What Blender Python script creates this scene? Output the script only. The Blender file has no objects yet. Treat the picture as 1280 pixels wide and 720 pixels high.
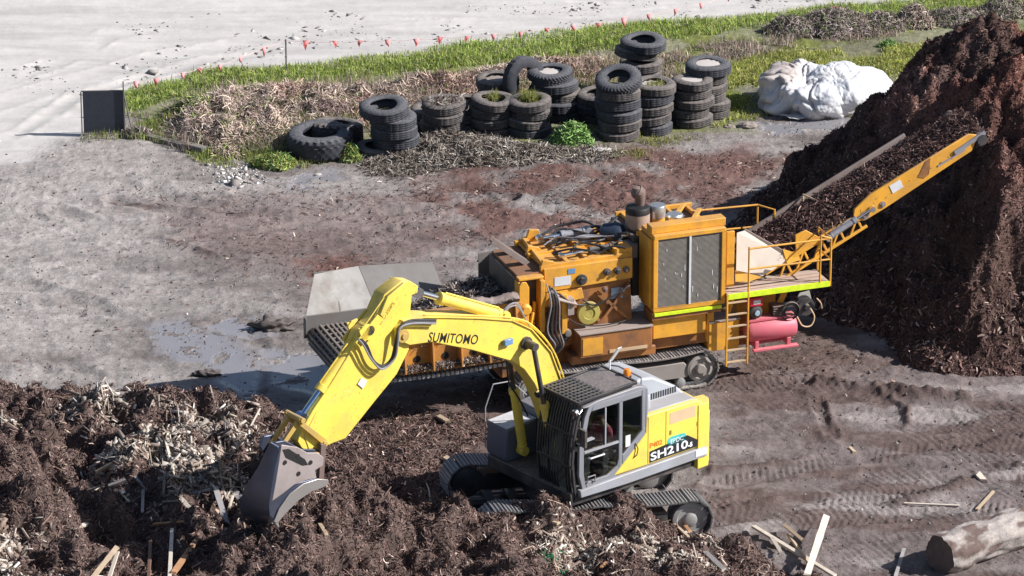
import bpy, bmesh, math, random
import numpy as np
from mathutils import Vector, Matrix
random.seed(7); RNG = np.random.default_rng(11)
scene = bpy.context.scene
COL = scene.collection
rad = math.radians
# ------------------------------------------------------------------ camera model (the photo's long lens, 38.6 m up)
FPX = 5900.0; PITCH = rad(21.4); CAM = np.array([0.0, -98.5, 38.6])
_U = np.array([0, math.sin(PITCH), math.cos(PITCH)]); _D = np.array([0, math.cos(PITCH), -math.sin(PITCH)])
def G(u, v, z=0.0):
    d = _D + np.array([1.0, 0, 0]) * (u - 640) / FPX + _U * (360 - v) / FPX
    p = CAM + d * ((z - CAM[2]) / d[2])
    return float(p[0]), float(p[1])
# ------------------------------------------------------------------ numpy noise
_T = np.random.default_rng(3).random((8, 256, 256))
def vn(x, y, s=0):
    x = np.asarray(x, float) + 37.3 * s; y = np.asarray(y, float) + 17.9 * s
    xi = np.floor(x).astype(np.int64); yi = np.floor(y).astype(np.int64)
    fx = x - xi; fy = y - yi; fx = fx * fx * fx * (fx * (fx * 6 - 15) + 10); fy = fy * fy * fy * (fy * (fy * 6 - 15) + 10)
    T = _T[s % 8]
    a = T[xi & 255, yi & 255]; b = T[(xi + 1) & 255, yi & 255]; c = T[xi & 255, (yi + 1) & 255]; d = T[(xi + 1) & 255, (yi + 1) & 255]
    return (a * (1 - fx) + b * fx) * (1 - fy) + (c * (1 - fx) + d * fx) * fy
def fbm(x, y, f=1.0, o=4, s=0, g=0.5):
    t = 0; a = 1; n = 0
    for i in range(o):
        ca, sa = math.cos(i * 1.3 + s), math.sin(i * 1.3 + s)
        t = t + a * vn((x * ca - y * sa) * f, (x * sa + y * ca) * f, s + i); n += a; a *= g; f *= 2.03
    return t / n
def rdg(x, y, f=1.0, o=4, s=0):
    t = 0; a = 1; n = 0
    for i in range(o):
        ca, sa = math.cos(i * 1.7 + s), math.sin(i * 1.7 + s)
        t = t + a * (1 - np.abs(2 * vn((x * ca - y * sa) * f, (x * sa + y * ca) * f, s + i) - 1)); n += a; a *= 0.55; f *= 2.1
    return t / n
def sst(a, b, x):
    t = np.clip((x - a) / (b - a), 0, 1); return t * t * (3 - 2 * t)
def pline(X, Y, pts):
    """distance to polyline, arc length and signed side"""
    best = np.full(X.shape, 1e9); arc = np.zeros(X.shape); acc = 0; side = np.zeros(X.shape)
    for (x0, y0), (x1, y1) in zip(pts[:-1], pts[1:]):
        dx, dy = x1 - x0, y1 - y0; L = math.hypot(dx, dy)
        t = np.clip(((X - x0) * dx + (Y - y0) * dy) / L / L, 0, 1)
        d = np.hypot(X - x0 - t * dx, Y - y0 - t * dy); m = d < best
        sd = ((X - x0) * dy - (Y - y0) * dx) / L
        best = np.where(m, d, best); arc = np.where(m, acc + t * L, arc); side = np.where(m, sd, side); acc += L
    return best, arc, side
def psd(X, Y, pts):
    """signed distance to polygon, positive inside"""
    d, _, _ = pline(X, Y, list(pts) + [pts[0]])
    ins = np.zeros(X.shape, bool); n = len(pts)
    for i in range(n):
        x0, y0 = pts[i]; x1, y1 = pts[(i + 1) % n]
        if y0 == y1: continue
        c = ((y0 > Y) != (y1 > Y)) & (X < (x1 - x0) * (Y - y0) / (y1 - y0) + x0); ins ^= c
    return np.where(ins, d, -d)
def gp(L): return [G(*p) for p in L]
# ------------------------------------------------------------------ tagging
def tag(o, label=None, cat=None, group=None, kind=None):
    if label: o['label'] = label
    if cat: o['category'] = cat
    if group: o['group'] = group
    if kind: o['kind'] = kind
    return o
def empty(name, loc=(0, 0, 0), rz=0, label=None, cat=None, group=None):
    o = bpy.data.objects.new(name, None); COL.objects.link(o); o.location = loc; o.rotation_euler = (0, 0, rz)
    o.empty_display_size = 0.2
    return tag(o, label, cat, group)
def copy_tree(o, parent=None):
    c = o.copy(); COL.objects.link(c)
    if parent: c.parent = parent
    for ch in list(o.children): copy_tree(ch, c)
    return c
# ------------------------------------------------------------------ mesh builder
class MB:
    def __init__(s): s.v = []; s.f = []; s.m = []; s.sm = []
    def add(s, V, F, m=0, smooth=False):
        b = len(s.v); s.v += [tuple(map(float, p)) for p in V]
        for f in F: s.f.append([b + i for i in f]); s.m.append(m); s.sm.append(smooth)
        return s
    def box(s, x0, x1, y0, y1, z0, z1, m=0, M=None):
        V = [(x, y, z) for z in (z0, z1) for x, y in ((x0, y0), (x1, y0), (x1, y1), (x0, y1))]
        if M is not None: V = [tuple(M @ Vector(p)) for p in V]
        return s.add(V, [(3, 2, 1, 0), (4, 5, 6, 7), (0, 1, 5, 4), (1, 2, 6, 5), (2, 3, 7, 6), (3, 0, 4, 7)], m)
    def prism(s, P, a, b, ax='y', m=0):
        """2D outline extruded along axis: y -> P=(x,z), x -> P=(y,z), z -> P=(x,y)"""
        def q(p, t):
            return (p[0], t, p[1]) if ax == 'y' else ((t, p[0], p[1]) if ax == 'x' else (p[0], p[1], t))
        n = len(P); V = [q(p, a) for p in P] + [q(p, b) for p in P]
        F = [tuple(range(n)), tuple(range(2 * n - 1, n - 1, -1))] + [(i, (i + 1) % n, n + (i + 1) % n, n + i) for i in range(n)]
        return s.add(V, F, m)
    def bar(s, p0, p1, w=.05, h=None, m=0, up=(0, 0, 1)):
        h = h or w; p0 = Vector(p0); p1 = Vector(p1); d = (p1 - p0); L = d.length; d.normalize()
        u = Vector(up); 
        if abs(d.dot(u)) > .98: u = Vector((1, 0, 0))
        sd = d.cross(u).normalized(); u = sd.cross(d).normalized()
        V = [p + sd * a * w / 2 + u * b * h / 2 for p in (p0, p1) for a, b in ((-1, -1), (1, -1), (1, 1), (-1, 1))]
        return s.add(V, [(0, 1, 2, 3), (7, 6, 5, 4), (0, 4, 5, 1), (1, 5, 6, 2), (2, 6, 7, 3), (3, 7, 4, 0)], m)
    def tube(s, P, r=.02, n=10, m=0, closed=False, cap=True):
        P = [Vector(p) for p in P]; N = len(P); rs = r if isinstance(r, (list, tuple)) else [r] * N
        rings = []; prev = None
        for i, p in enumerate(P):
            a = P[i - 1] if i else (P[-1] if closed else p); b = P[(i + 1) % N] if (i < N - 1 or closed) else p
            d = (b - a).normalized()
            if prev is None:
                u = Vector((0, 0, 1)) if abs(d.z) < .9 else Vector((1, 0, 0))
                u = (u - d * u.dot(d)).normalized()
            else:
                u = prev - d * prev.dot(d); u = u.normalized() if u.length > 1e-5 else d.orthogonal().normalized()
            prev = u; w = d.cross(u)
            rings.append([p + (u * math.cos(t) + w * math.sin(t)) * rs[i] for t in [2 * math.pi * k / n for k in range(n)]])
        V = [q for R_ in rings for q in R_]; F = []
        K = N if closed else N - 1
        for i in range(K):
            j = (i + 1) % N
            F += [(i * n + k, i * n + (k + 1) % n, j * n + (k + 1) % n, j * n + k) for k in range(n)]
        s.add(V, F, m, True)
        if cap and not closed: s.add(V[:n], [tuple(range(n))[::-1]], m); s.add(V[-n:], [tuple(range(n))], m)
        return s
    def cyl(s, p0, p1, r, r1=None, n=20, m=0):
        return s.tube([p0, p1], [r, r if r1 is None else r1], n, m)
    def lathe(s, prof, o=(0, 0, 0), ax=(0, 0, 1), n=24, m=0, smooth=True):
        """prof: list of (radius, height) along the axis"""
        a = Vector(ax).normalized(); u = a.orthogonal().normalized(); w = a.cross(u); o = Vector(o); V = []; F = []
        for r, h in prof:
            for k in range(n):
                t = 2 * math.pi * k / n; V.append(o + a * h + (u * math.cos(t) + w * math.sin(t)) * r)
        for i in range(len(prof) - 1):
            F += [(i * n + k, i * n + (k + 1) % n, (i + 1) * n + (k + 1) % n, (i + 1) * n + k) for k in range(n)]
        return s.add(V, F, m, smooth)
    def quad(s, pts, t=.01, m=0):
        """thick sheet through the corner points"""
        P = [Vector(p) for p in pts]; nrm = (P[1] - P[0]).cross(P[-1] - P[0]).normalized() * t / 2; n = len(P)
        V = [p + nrm for p in P] + [p - nrm for p in P]
        return s.add(V, [tuple(range(n)), tuple(range(2 * n - 1, n - 1, -1))] + [(i, (i + 1) % n, n + (i + 1) % n, n + i) for i in range(n)], m)
    def build(s, name, mats, parent=None, label=None, bevel=0, seg=2, loc=None, sharp=38):
        me = bpy.data.meshes.new(name); me.from_pydata(s.v, [], s.f)
        for m in (mats if isinstance(mats, (list, tuple)) else [mats]): me.materials.append(m)
        me.polygons.foreach_set('material_index', s.m)
        bm = bmesh.new(); bm.from_mesh(me)
        bmesh.ops.remove_doubles(bm, verts=bm.verts, dist=1e-5)
        bmesh.ops.recalc_face_normals(bm, faces=bm.faces); bm.to_mesh(me); bm.free()
        me.polygons.foreach_set('use_smooth', [True] * len(me.polygons))
        me.set_sharp_from_angle(angle=rad(sharp)); me.update()
        o = bpy.data.objects.new(name, me); COL.objects.link(o)
        if parent: o.parent = parent
        if loc is not None: o.location = loc
        if label: o['label'] = label
        if bevel:
            b = o.modifiers.new('bevel', 'BEVEL'); b.width = bevel; b.segments = seg; b.limit_method = 'ANGLE'; b.angle_limit = rad(40)
            b.harden_normals = False
        return o
def npmesh(name, V, F, mats, cols=None, parent=None, smooth=False, attrs=None):
    """fast mesh from arrays: V (n,3), F (m,k) constant k"""
    V = np.ascontiguousarray(V, dtype=np.float32); F = np.ascontiguousarray(F, dtype=np.int32)
    me = bpy.data.meshes.new(name); n, k = F.shape
    me.vertices.add(len(V)); me.vertices.foreach_set('co', V.ravel())
    me.loops.add(n * k); me.loops.foreach_set('vertex_index', F.ravel())
    me.polygons.add(n); me.polygons.foreach_set('loop_start', np.arange(0, n * k, k, dtype=np.int32))
    try: me.polygons.foreach_set('loop_total', np.full(n, k, dtype=np.int32))
    except Exception: pass
    for m in (mats if isinstance(mats, (list, tuple)) else [mats]): me.materials.append(m)
    me.update(calc_edges=True)
    if cols is not None:
        c = np.ones((len(V), 4), np.float32); c[:, :3] = cols
        a = me.color_attributes.new('Col', 'FLOAT_COLOR', 'POINT'); a.data.foreach_set('color', c.ravel())
    for nm, arr in (attrs or {}).items():
        a = me.attributes.new(nm, 'FLOAT', 'POINT'); a.data.foreach_set('value', np.asarray(arr, np.float32).ravel())
    if smooth: me.polygons.foreach_set('use_smooth', np.ones(n, bool))
    o = bpy.data.objects.new(name, me); COL.objects.link(o)
    if parent: o.parent = parent
    return o
def grid_faces(nx, ny):
    i = np.arange(nx * ny).reshape(ny, nx)
    return np.stack([i[:-1, :-1], i[:-1, 1:], i[1:, 1:], i[1:, :-1]], -1).reshape(-1, 4)
# ------------------------------------------------------------------ scatter of small pieces (baked into one mesh)
def rotm(n):
    q = RNG.normal(size=(n, 4)); q /= np.linalg.norm(q, axis=1)[:, None]; w, x, y, z = q.T
    return np.stack([1 - 2 * (y * y + z * z), 2 * (x * y - z * w), 2 * (x * z + y * w), 2 * (x * y + z * w), 1 - 2 * (x * x + z * z), 2 * (y * z - x * w),
                     2 * (x * z - y * w), 2 * (y * z + x * w), 1 - 2 * (x * x + y * y)], 1).reshape(n, 3, 3)
def rot_surf(nrm, tilt):
    """frames whose z is close to the surface normal, random spin and tilt"""
    n = len(nrm); z = nrm + RNG.normal(size=(n, 3)) * np.asarray(tilt).reshape(-1, 1); z /= np.linalg.norm(z, axis=1)[:, None]
    r = RNG.normal(size=(n, 3)); x = r - z * (r * z).sum(1)[:, None]; x /= np.linalg.norm(x, axis=1)[:, None]
    y = np.cross(z, x); return np.stack([x, y, z], 2)
def bake(T, TF, P, Rm, S, C=None):
    """template T (k,3), faces TF, positions P, rotation Rm, scale S (n,3)"""
    n, k = len(P), len(T)
    if T.ndim == 2: T = np.broadcast_to(T, (n, k, 3))
    else: k = T.shape[1]
    V = np.einsum('nij,nkj->nki', Rm, T * S[:, None, :]) + P[:, None, :]
    F = (np.asarray(TF)[None] + (np.arange(n) * k)[:, None, None]).reshape(-1, np.asarray(TF).shape[1])
    cc = None if C is None else np.repeat(C, k, 0)
    return V.reshape(-1, 3), F, cc
CHIP = np.array([(x, y, z) for z in (-.5, .5) for x, y in ((-.5, -.5), (.5, -.5), (.5, .5), (-.5, .5))], float)
CHIPF = [(3, 2, 1, 0), (4, 5, 6, 7), (0, 1, 5, 4), (1, 2, 6, 5), (2, 3, 7, 6), (3, 0, 4, 7)]
OCT = np.array([(1, 0, 0), (0, 1, 0), (-1, 0, 0), (0, -1, 0), (0, 0, 1), (0, 0, -1)], float)
OCTF = [(0, 1, 4), (1, 2, 4), (2, 3, 4), (3, 0, 4), (1, 0, 5), (2, 1, 5), (3, 2, 5), (0, 3, 5)]
def strands(P, nrm, L, W, tilt, C, curl=.25, seg=3):
    """bent fibres: triangular-section strips lying roughly on the surface"""
    n = len(P); t = np.linspace(-.5, .5, seg + 1)
    cy = RNG.normal(size=n) * curl; cz = np.abs(RNG.normal(size=n)) * curl * .8
    T = np.zeros((n, (seg + 1) * 2, 3))
    for i, s in enumerate(t):
        w = .5 * (1 - abs(s) * .7)
        for j, sg in enumerate((-1, 1)):
            T[:, i * 2 + j, 0] = s * L; T[:, i * 2 + j, 1] = sg * w * W + cy * L * (s * s * 4 - .5) * .5
            T[:, i * 2 + j, 2] = cz * L * (.25 - s * s) * 1.2
    F = [(i * 2, i * 2 + 2, i * 2 + 3, i * 2 + 1) for i in range(seg)]
    return bake(T, F, P, rot_surf(nrm, tilt), np.ones((n, 3)), C)
def blades(P, H, W, lean, C, seg=2, wind=(0, 0)):
    """upright grass blades, tapering and bending"""
    n = len(P); a = RNG.random(n) * 6.283; ca, sa = np.cos(a), np.sin(a)
    l = np.abs(RNG.normal(size=n)) * lean; b = RNG.random(n) * 6.283
    dx, dy = np.cos(b) * l + wind[0], np.sin(b) * l + wind[1]
    V = np.zeros((n, seg * 2 + 1, 3))
    for i in range(seg):
        s = i / seg; w = W * .5 * (1 - s * .6)
        for j, sg in enumerate((-1, 1)):
            V[:, i * 2 + j, 0] = P[:, 0] + ca * w * sg + dx * H * s * s; V[:, i * 2 + j, 1] = P[:, 1] + sa * w * sg + dy * H * s * s
            V[:, i * 2 + j, 2] = P[:, 2] + H * s * (1 - .15 * s * l)
    V[:, -1, 0] = P[:, 0] + dx * H; V[:, -1, 1] = P[:, 1] + dy * H; V[:, -1, 2] = P[:, 2] + H * np.clip(1 - .45 * l, .15, 1)
    k = seg * 2 + 1; fq = [(i * 2, i * 2 + 1, i * 2 + 3, i * 2 + 2) for i in range(seg - 1)] + [((seg - 1) * 2, (seg - 1) * 2 + 1, seg * 2, seg * 2)]
    tri = []
    for q in fq:
        tri.append((q[0], q[1], q[2]))
        if q[2] != q[3]: tri.append((q[0], q[2], q[3]))
    F = (np.array(tri)[None] + (np.arange(n) * k)[:, None, None]).reshape(-1, 3)
    return V.reshape(-1, 3), F, np.repeat(C, k, 0)
def merge(parts):
    V = []; F = []; C = []; b = 0
    for v, f, c in parts: V.append(v); F.append(f + b); C.append(c); b += len(v)
    return np.concatenate(V), np.concatenate(F), np.concatenate(C)
def pick(n, pal, var=.15):
    """random colours from a palette [(weight, rgb)] with brightness variation"""
    w = np.array([p[0] for p in pal], float); w /= w.sum(); c = np.array([p[1] for p in pal], float)[RNG.choice(len(pal), n, p=w)]
    return c * np.exp(RNG.normal(size=(n, 1)) * var)
# ------------------------------------------------------------------ materials
def mat(name): m = bpy.data.materials.new(name); m.use_nodes = True; nt = m.node_tree; return m, nt, nt.nodes['Principled BSDF']
def nd(nt, t, **k):
    n = nt.nodes.new(t)
    for a, b in k.items():
        if hasattr(n, a): setattr(n, a, b)
        else: n.inputs[a.replace('_', ' ')].default_value = b
    return n
def noise(nt, scale, detail=4, rough=.55, vec=None, dim=None):
    n = nt.nodes.new('ShaderNodeTexNoise'); n.inputs['Scale'].default_value = scale; n.inputs['Detail'].default_value = detail; n.inputs['Roughness'].default_value = rough
    if vec: nt.links.new(vec, n.inputs['Vector'])
    return n.outputs['Fac']
def ramp(nt, fac, a, b, c0=(0, 0, 0, 1), c1=(1, 1, 1, 1)):
    r = nt.nodes.new('ShaderNodeValToRGB'); r.color_ramp.elements[0].position = a; r.color_ramp.elements[1].position = b
    r.color_ramp.elements[0].color = c0; r.color_ramp.elements[1].color = c1; nt.links.new(fac, r.inputs[0]); return r.outputs[0]
def mix(nt, fac, a, b, mode='MIX'):
    n = nt.nodes.new('ShaderNodeMix'); n.data_type = 'RGBA'; n.blend_type = mode
    for s, i in ((fac, 0), (a, 6), (b, 7)):
        if isinstance(s, (int, float)): n.inputs[i].default_value = s
        elif isinstance(s, tuple): n.inputs[i].default_value = (*s[:3], 1)
        else: nt.links.new(s, n.inputs[i])
    return n.outputs[2]
def mth(nt, op, a, b=0.0):
    n = nt.nodes.new('ShaderNodeMath'); n.operation = op
    for s, i in ((a, 0), (b, 1)):
        if isinstance(s, (int, float)): n.inputs[i].default_value = s
        else: nt.links.new(s, n.inputs[i])
    return n.outputs[0]
def bump(nt, bs, h, st=.3, d=.02):
    b = nt.nodes.new('ShaderNodeBump'); b.inputs['Strength'].default_value = st; b.inputs['Distance'].default_value = d
    nt.links.new(h, b.inputs['Height']); nt.links.new(b.outputs[0], bs.inputs['Normal'])
def objco(nt): return nt.nodes.new('ShaderNodeTexCoord').outputs['Object']
def paint(name, col, rough=.45, dirt=.35, dcol=(.20, .15, .12), metal=0, wear=.0, wcol=(.16, .07, .035), scale=2.2, spec=.5, top=.5):
    """painted/worn metal: faded patches, grime from noise, dust settled on upward faces, scratches"""
    m, nt, b = mat(name); oc = objco(nt)
    n1 = noise(nt, scale, 6, .65, oc); n2 = noise(nt, scale * 7, 5, .7, oc); n3 = noise(nt, scale * .6, 2, .5, oc)
    c = mix(nt, ramp(nt, n3, .3, .75), tuple(x * .86 for x in col), tuple(min(1, x * 1.06) for x in col))
    g = mth(nt, 'MULTIPLY', ramp(nt, n1, .42, .72), dirt)
    c = mix(nt, g, c, dcol)
    geo = nt.nodes.new('ShaderNodeNewGeometry'); sx = nt.nodes.new('ShaderNodeSeparateXYZ'); nt.links.new(geo.outputs['Normal'], sx.inputs[0])
    up = mth(nt, 'MULTIPLY', mth(nt, 'MULTIPLY', ramp(nt, sx.outputs[2], .55, .95), ramp(nt, n2, .3, .65)), top)
    c = mix(nt, up, c, tuple(min(1, x * 1.5 + .04) for x in dcol))
    if wear:
        w = mth(nt, 'MULTIPLY', ramp(nt, n2, .60, .68), wear); c = mix(nt, w, c, wcol)
    nt.links.new(c, b.inputs['Base Color']); b.inputs['Metallic'].default_value = metal
    r = mix(nt, g, (rough,) * 3, (.85,) * 3); nt.links.new(mth(nt, 'ADD', r, mth(nt, 'MULTIPLY', up, .4)), b.inputs['Roughness'])
    b.inputs['Specular IOR Level'].default_value = spec
    bump(nt, b, n2, .12, .01); return m
def attrmat(name, rough=.9, nscale=25, amt=.35, bst=.5, bd=.02, spec=.2):
    m, nt, b = mat(name); a = nt.nodes.new('ShaderNodeAttribute'); a.attribute_name = 'Col'; oc = objco(nt)
    n = noise(nt, nscale, 8, .7, oc)
    k = ramp(nt, n, .25, .75, (1 - amt,) * 3 + (1,), (1 + amt,) * 3 + (1,))
    c = mix(nt, 1.0, a.outputs['Color'], k, 'MULTIPLY'); nt.links.new(c, b.inputs['Base Color'])
    b.inputs['Roughness'].default_value = rough; b.inputs['Specular IOR Level'].default_value = spec
    if bst: bump(nt, b, n, bst, bd)
    return m
def plain(name, col, rough=.5, metal=0, spec=.5):
    m, nt, b = mat(name); b.inputs['Base Color'].default_value = (*col, 1); b.inputs['Roughness'].default_value = rough
    b.inputs['Metallic'].default_value = metal; b.inputs['Specular IOR Level'].default_value = spec
    n = noise(nt, 9, 5, .6, objco(nt)); c = mix(nt, ramp(nt, n, .3, .7), tuple(x * .8 for x in col), tuple(min(1, x * 1.12) for x in col)); nt.links.new(c, b.inputs['Base Color'])
    return m
M = {}
# ================================================================== GROUND
sand = np.array([.50, .478, .458]); greyd = np.array([.305, .28, .268]); mud = np.array([.19, .167, .158]); redm = np.array([.165, .092, .078])
yard = np.array([.185, .152, .148]); soil = np.array([.18, .20, .06]); wetc = np.array([.27, .26, .285]); strawc = np.array([.34, .28, .23])
PZ = dict(
 sand=[(-1500, -900), (3000, -900), (1700, -45), (1210, -2), (1130, 6), (700, 44), (400, 88), (270, 95), (165, 120), (130, 168), (0, 200), (-1200, 300)],
 light=[(-400, 160), (120, 160), (200, 190), (250, 235), (200, 300), (60, 420), (-60, 480), (-400, 480)],
 red1=[(560, 212), (760, 196), (1000, 196), (990, 235), (930, 262), (840, 275), (720, 300), (600, 290), (520, 250)],
 red2=[(388, 322), (450, 318), (462, 338), (440, 350), (395, 347)],
 brown=[(180, 250), (460, 225), (560, 215), (640, 300), (460, 350), (240, 310)],
 grass=[(150, 150), (160, 118), (270, 93), (400, 86), (700, 42), (1130, 4), (1500, -25), (1500, 60), (1280, 60), (1150, 120), (1060, 150), (950, 120), (930, 160), (840, 160), (700, 190), (450, 200), (340, 200), (250, 190), (190, 170)],
 straw=[(215, 140), (240, 128), (340, 120), (500, 108), (740, 76), (780, 84), (640, 120), (480, 160), (340, 185), (240, 185), (200, 165)],
 bog=[(790, 92), (900, 72), (1000, 55), (1180, 42), (1200, 52), (1020, 75), (880, 92), (830, 112)],
 yard=[(880, 400), (1040, 400), (1100, 430), (1500, 440), (1500, 900), (900, 900), (850, 700), (860, 560)],
 pud1=[(195, 405), (250, 392), (300, 425), (335, 468), (330, 498), (285, 482), (230, 452)],
 pud2=[(280, 395), (330, 398), (345, 415), (335, 428), (300, 424)],
 pud3=[(338, 442), (398, 446), (430, 478), (400, 500), (345, 480)],
 pud4=[(355, 214), (408, 212), (412, 222), (365, 225)],
 pud5=[(960, 138), (1040, 140), (1080, 152), (1020, 168), (950, 160)],
 bark=[(560, 470), (700, 470), (700, 560), (640, 620), (520, 610), (430, 560), (460, 520)],
 under=[(930, 410), (1050, 420), (1110, 462), (990, 468), (900, 474)],
)
PW = {k: gp(v) for k, v in PZ.items()}
GROUS = [([(885, 486), (1000, 482), (1075, 497), (1180, 505), (1320, 522)], .62), ([(1000, 512), (1130, 522), (1320, 530)], .6), ([(895, 606), (1040, 575), (1160, 560), (1330, 548)], .6),
         ([(880, 650), (1010, 632), (1170, 612), (1330, 590)], .6), ([(950, 660), (1100, 650), (1330, 625)], .5), ([(1020, 500), (1040, 545)], .3)]
WHEEL = [([(70, 262), (190, 300), (260, 350), (330, 440)], .35), ([(-40, 330), (120, 380), (240, 440), (330, 500)], .35), ([(150, 232), (280, 262), (470, 285)], .4),
         ([(-60, 120), (60, 82), (140, 42), (300, 22), (700, 14), (1100, -12)], .5), ([(-30, 140), (65, 110), (200, 72), (330, 50), (640, 28), (1000, 4)], .5),
         ([(-60, 200), (30, 165), (100, 120), (250, 78), (380, 62), (640, 42)], .3), ([(300, 240), (560, 232), (760, 250)], .4), ([(0, 420), (120, 470)], .3), ([(140, 250), (280, 280), (440, 268), (640, 250)], .3),
         ([(880, 520), (1000, 530), (1100, 540)], .3), ([(880, 575), (1000, 560)], .3)]
BERM = [([(1000, 474), (1060, 482), (1100, 490), (1150, 497), (1210, 498), (1320, 474)], .2, .16), ([(885, 590), (960, 580), (1060, 574), (1150, 566), (1320, 536)], .12, .07), ([(1120, 632), (1180, 612), (1230, 596), (1320, 560)], .22, .12), ([(1112, 498), (1128, 512), (1130, 545)], .1, .10), ([(1035, 505), (1038, 545)], .06, .06), ([(885, 640), (960, 628), (1040, 622)], .12, .06), ([(900, 470), (960, 478), (1010, 492)], .1, .05), ([(180, 290), (250, 315), (310, 328)], .09, .07), ([(140, 252), (230, 262), (320, 270)], .08, .05)]
BERM = [(gp(a), w, h_) for a, w, h_ in BERM]
GROUS = [(gp(a), w) for a, w in GROUS]; WHEEL = [(gp(a), w) for a, w in WHEEL]
class Cache:
    """bilinear look-up of a height function on a grid"""
    def __init__(s, f, x0, x1, y0, y1, st):
        s.xs = np.arange(x0, x1, st); s.ys = np.arange(y0, y1, st); X, Y = np.meshgrid(s.xs, s.ys); s.Z = f(X, Y); s.a = (x0, y0, st)
    def __call__(s, X, Y):
        X = np.asarray(X, float); Y = np.asarray(Y, float); x0, y0, st = s.a; u = np.clip((X - x0) / st, 0, len(s.xs) - 1.001); v = np.clip((Y - y0) / st, 0, len(s.ys) - 1.001)
        i = u.astype(int); j = v.astype(int); fu = u - i; fv = v - j; Z = s.Z
        return (Z[j, i] * (1 - fu) + Z[j, i + 1] * fu) * (1 - fv) + (Z[j + 1, i] * (1 - fu) + Z[j + 1, i + 1] * fu) * fv
def ground_full(X, Y, full=False):
    X = np.asarray(X, float); Y = np.asarray(Y, float)
    inz = sst(60, 24, np.abs(X)) * sst(70, 30, np.abs(Y))
    wx = X + 1.6 * (fbm(X, Y, .35, 3, 2) - .5); wy = Y + 1.6 * (fbm(X, Y, .35, 3, 5) - .5)
    sd = {k: psd(wx, wy, v) for k, v in PW.items()}
    ms = sst(-.5, .6, sd['sand'])
    z = (fbm(X, Y, .22, 3, 1) - .5) * .22 * inz * (1 - .8 * ms)
    z += (fbm(X, Y * 1.3, 1.4, 6, 4, .62) - .5) * (.085 - .065 * ms) * inz
    rg = rdg(X * .7, Y * 1.5, 2.3, 4, 3)
    z += (rg - .6) * (.085 - .075 * ms) * inz
    mr = sst(-.6, .6, sd['red1']); mg = sst(-.5, .5, sd['grass'])
    z += mr * (fbm(X, Y, 3.2, 4, 6, .65) - .4) * .12 + mg * .03
    z += .10 * sst(-.3, 1.2, sd['straw'])
    gmask = np.zeros(X.shape)
    for pts, w in GROUS:
        for off in ((0,) if w < .4 else (0,)):
            d, s, sg = pline(X, Y, pts); e = sst(w * .62, w * .42, d + .06 * (fbm(X, Y, 3, 2, 9) - .5))
            ww = (.5 + .5 * np.cos(2 * math.pi * (s + .5 * sg) / .155)) ** 1.3
            fade = np.clip(.45 + 3.0 * (fbm(X, Y, .9, 3, 12) - .5), 0, 1.2)
            z += e * (-.032 + .036 * ww * fade) + .05 * np.exp(-((d - w * .62) / .09) ** 2) * fbm(X, Y, 2.5, 3, 7); gmask = np.maximum(gmask, e)
    bm_ = np.zeros(X.shape)
    for pts, w, hh in BERM:
        d, s, sg = pline(X + .3 * (fbm(X, Y, 1.2, 3, 23) - .5), Y + .3 * (fbm(X, Y, 1.2, 3, 24) - .5), pts); a_ = np.exp(-(d / w) ** 2) * sst(.3, .6, fbm(X, Y, 1.6, 3, 25)); z += hh * a_ * (.4 + 1.2 * fbm(X, Y, 5, 3, 26)); bm_ = np.maximum(bm_, a_)
    my = sst(-.5, 1.5, sd['yard']); z += my * .016 * np.cos(2 * math.pi * (X + .55 * Y + .3 * fbm(X, Y, .8, 2, 16)) / .17) * sst(.42, .62, fbm(X * .5, Y, 1.1, 3, 17)) + my * (fbm(X * .5, Y * 1.2, 2.6, 4, 18, .65) - .5) * .10
    wm = np.zeros(X.shape)
    for pts, w in WHEEL:
        d, s, sg = pline(X + .25 * (fbm(X, Y, .6, 2, 8) - .5), Y + .25 * (fbm(X, Y, .6, 2, 10) - .5), pts)
        amp = sst(.35, .6, fbm(X, Y, .5, 2, 14)) * (1 - .55 * ms)
        z += amp * (-.045 * np.exp(-(d / w * 1.6) ** 2) + .05 * np.exp(-((d - w) / .12) ** 2) * fbm(X, Y, 3.5, 3, 15) * 1.4); wm = np.maximum(wm, amp * np.exp(-(d / w) ** 2))
    br = fbm(X, Y * 1.6, 1.5, 4, 21) + .36 * (fbm(X, Y * 1.8, 5, 3, 22) - .5)
    wet = np.zeros(X.shape)
    for k, thr in (('pud1', .66), ('pud2', .66), ('pud3', .72), ('pud4', .62), ('pud5', .47)):
        inside = sst(-.45, .35, sd[k]); wet = np.maximum(wet, inside * sst(thr + .03, thr - .015, br + .25 * (1 - inside)))
    wet = np.clip(wet, 0, 1); lvl = -.02
    z = z * (1 - wet) + wet * (lvl - .02)
    z = np.where(inz < .02, z * 0, z)
    if not full: return z
    return z, sd, ms, mr, mg, gmask, wm, wet, rg, br, bm_
_gc = []
def ground_z(X, Y):
    if not _gc: _gc.append(Cache(ground_full, -16, 19, -21, 23, .09))
    return _gc[0](X, Y)
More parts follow.
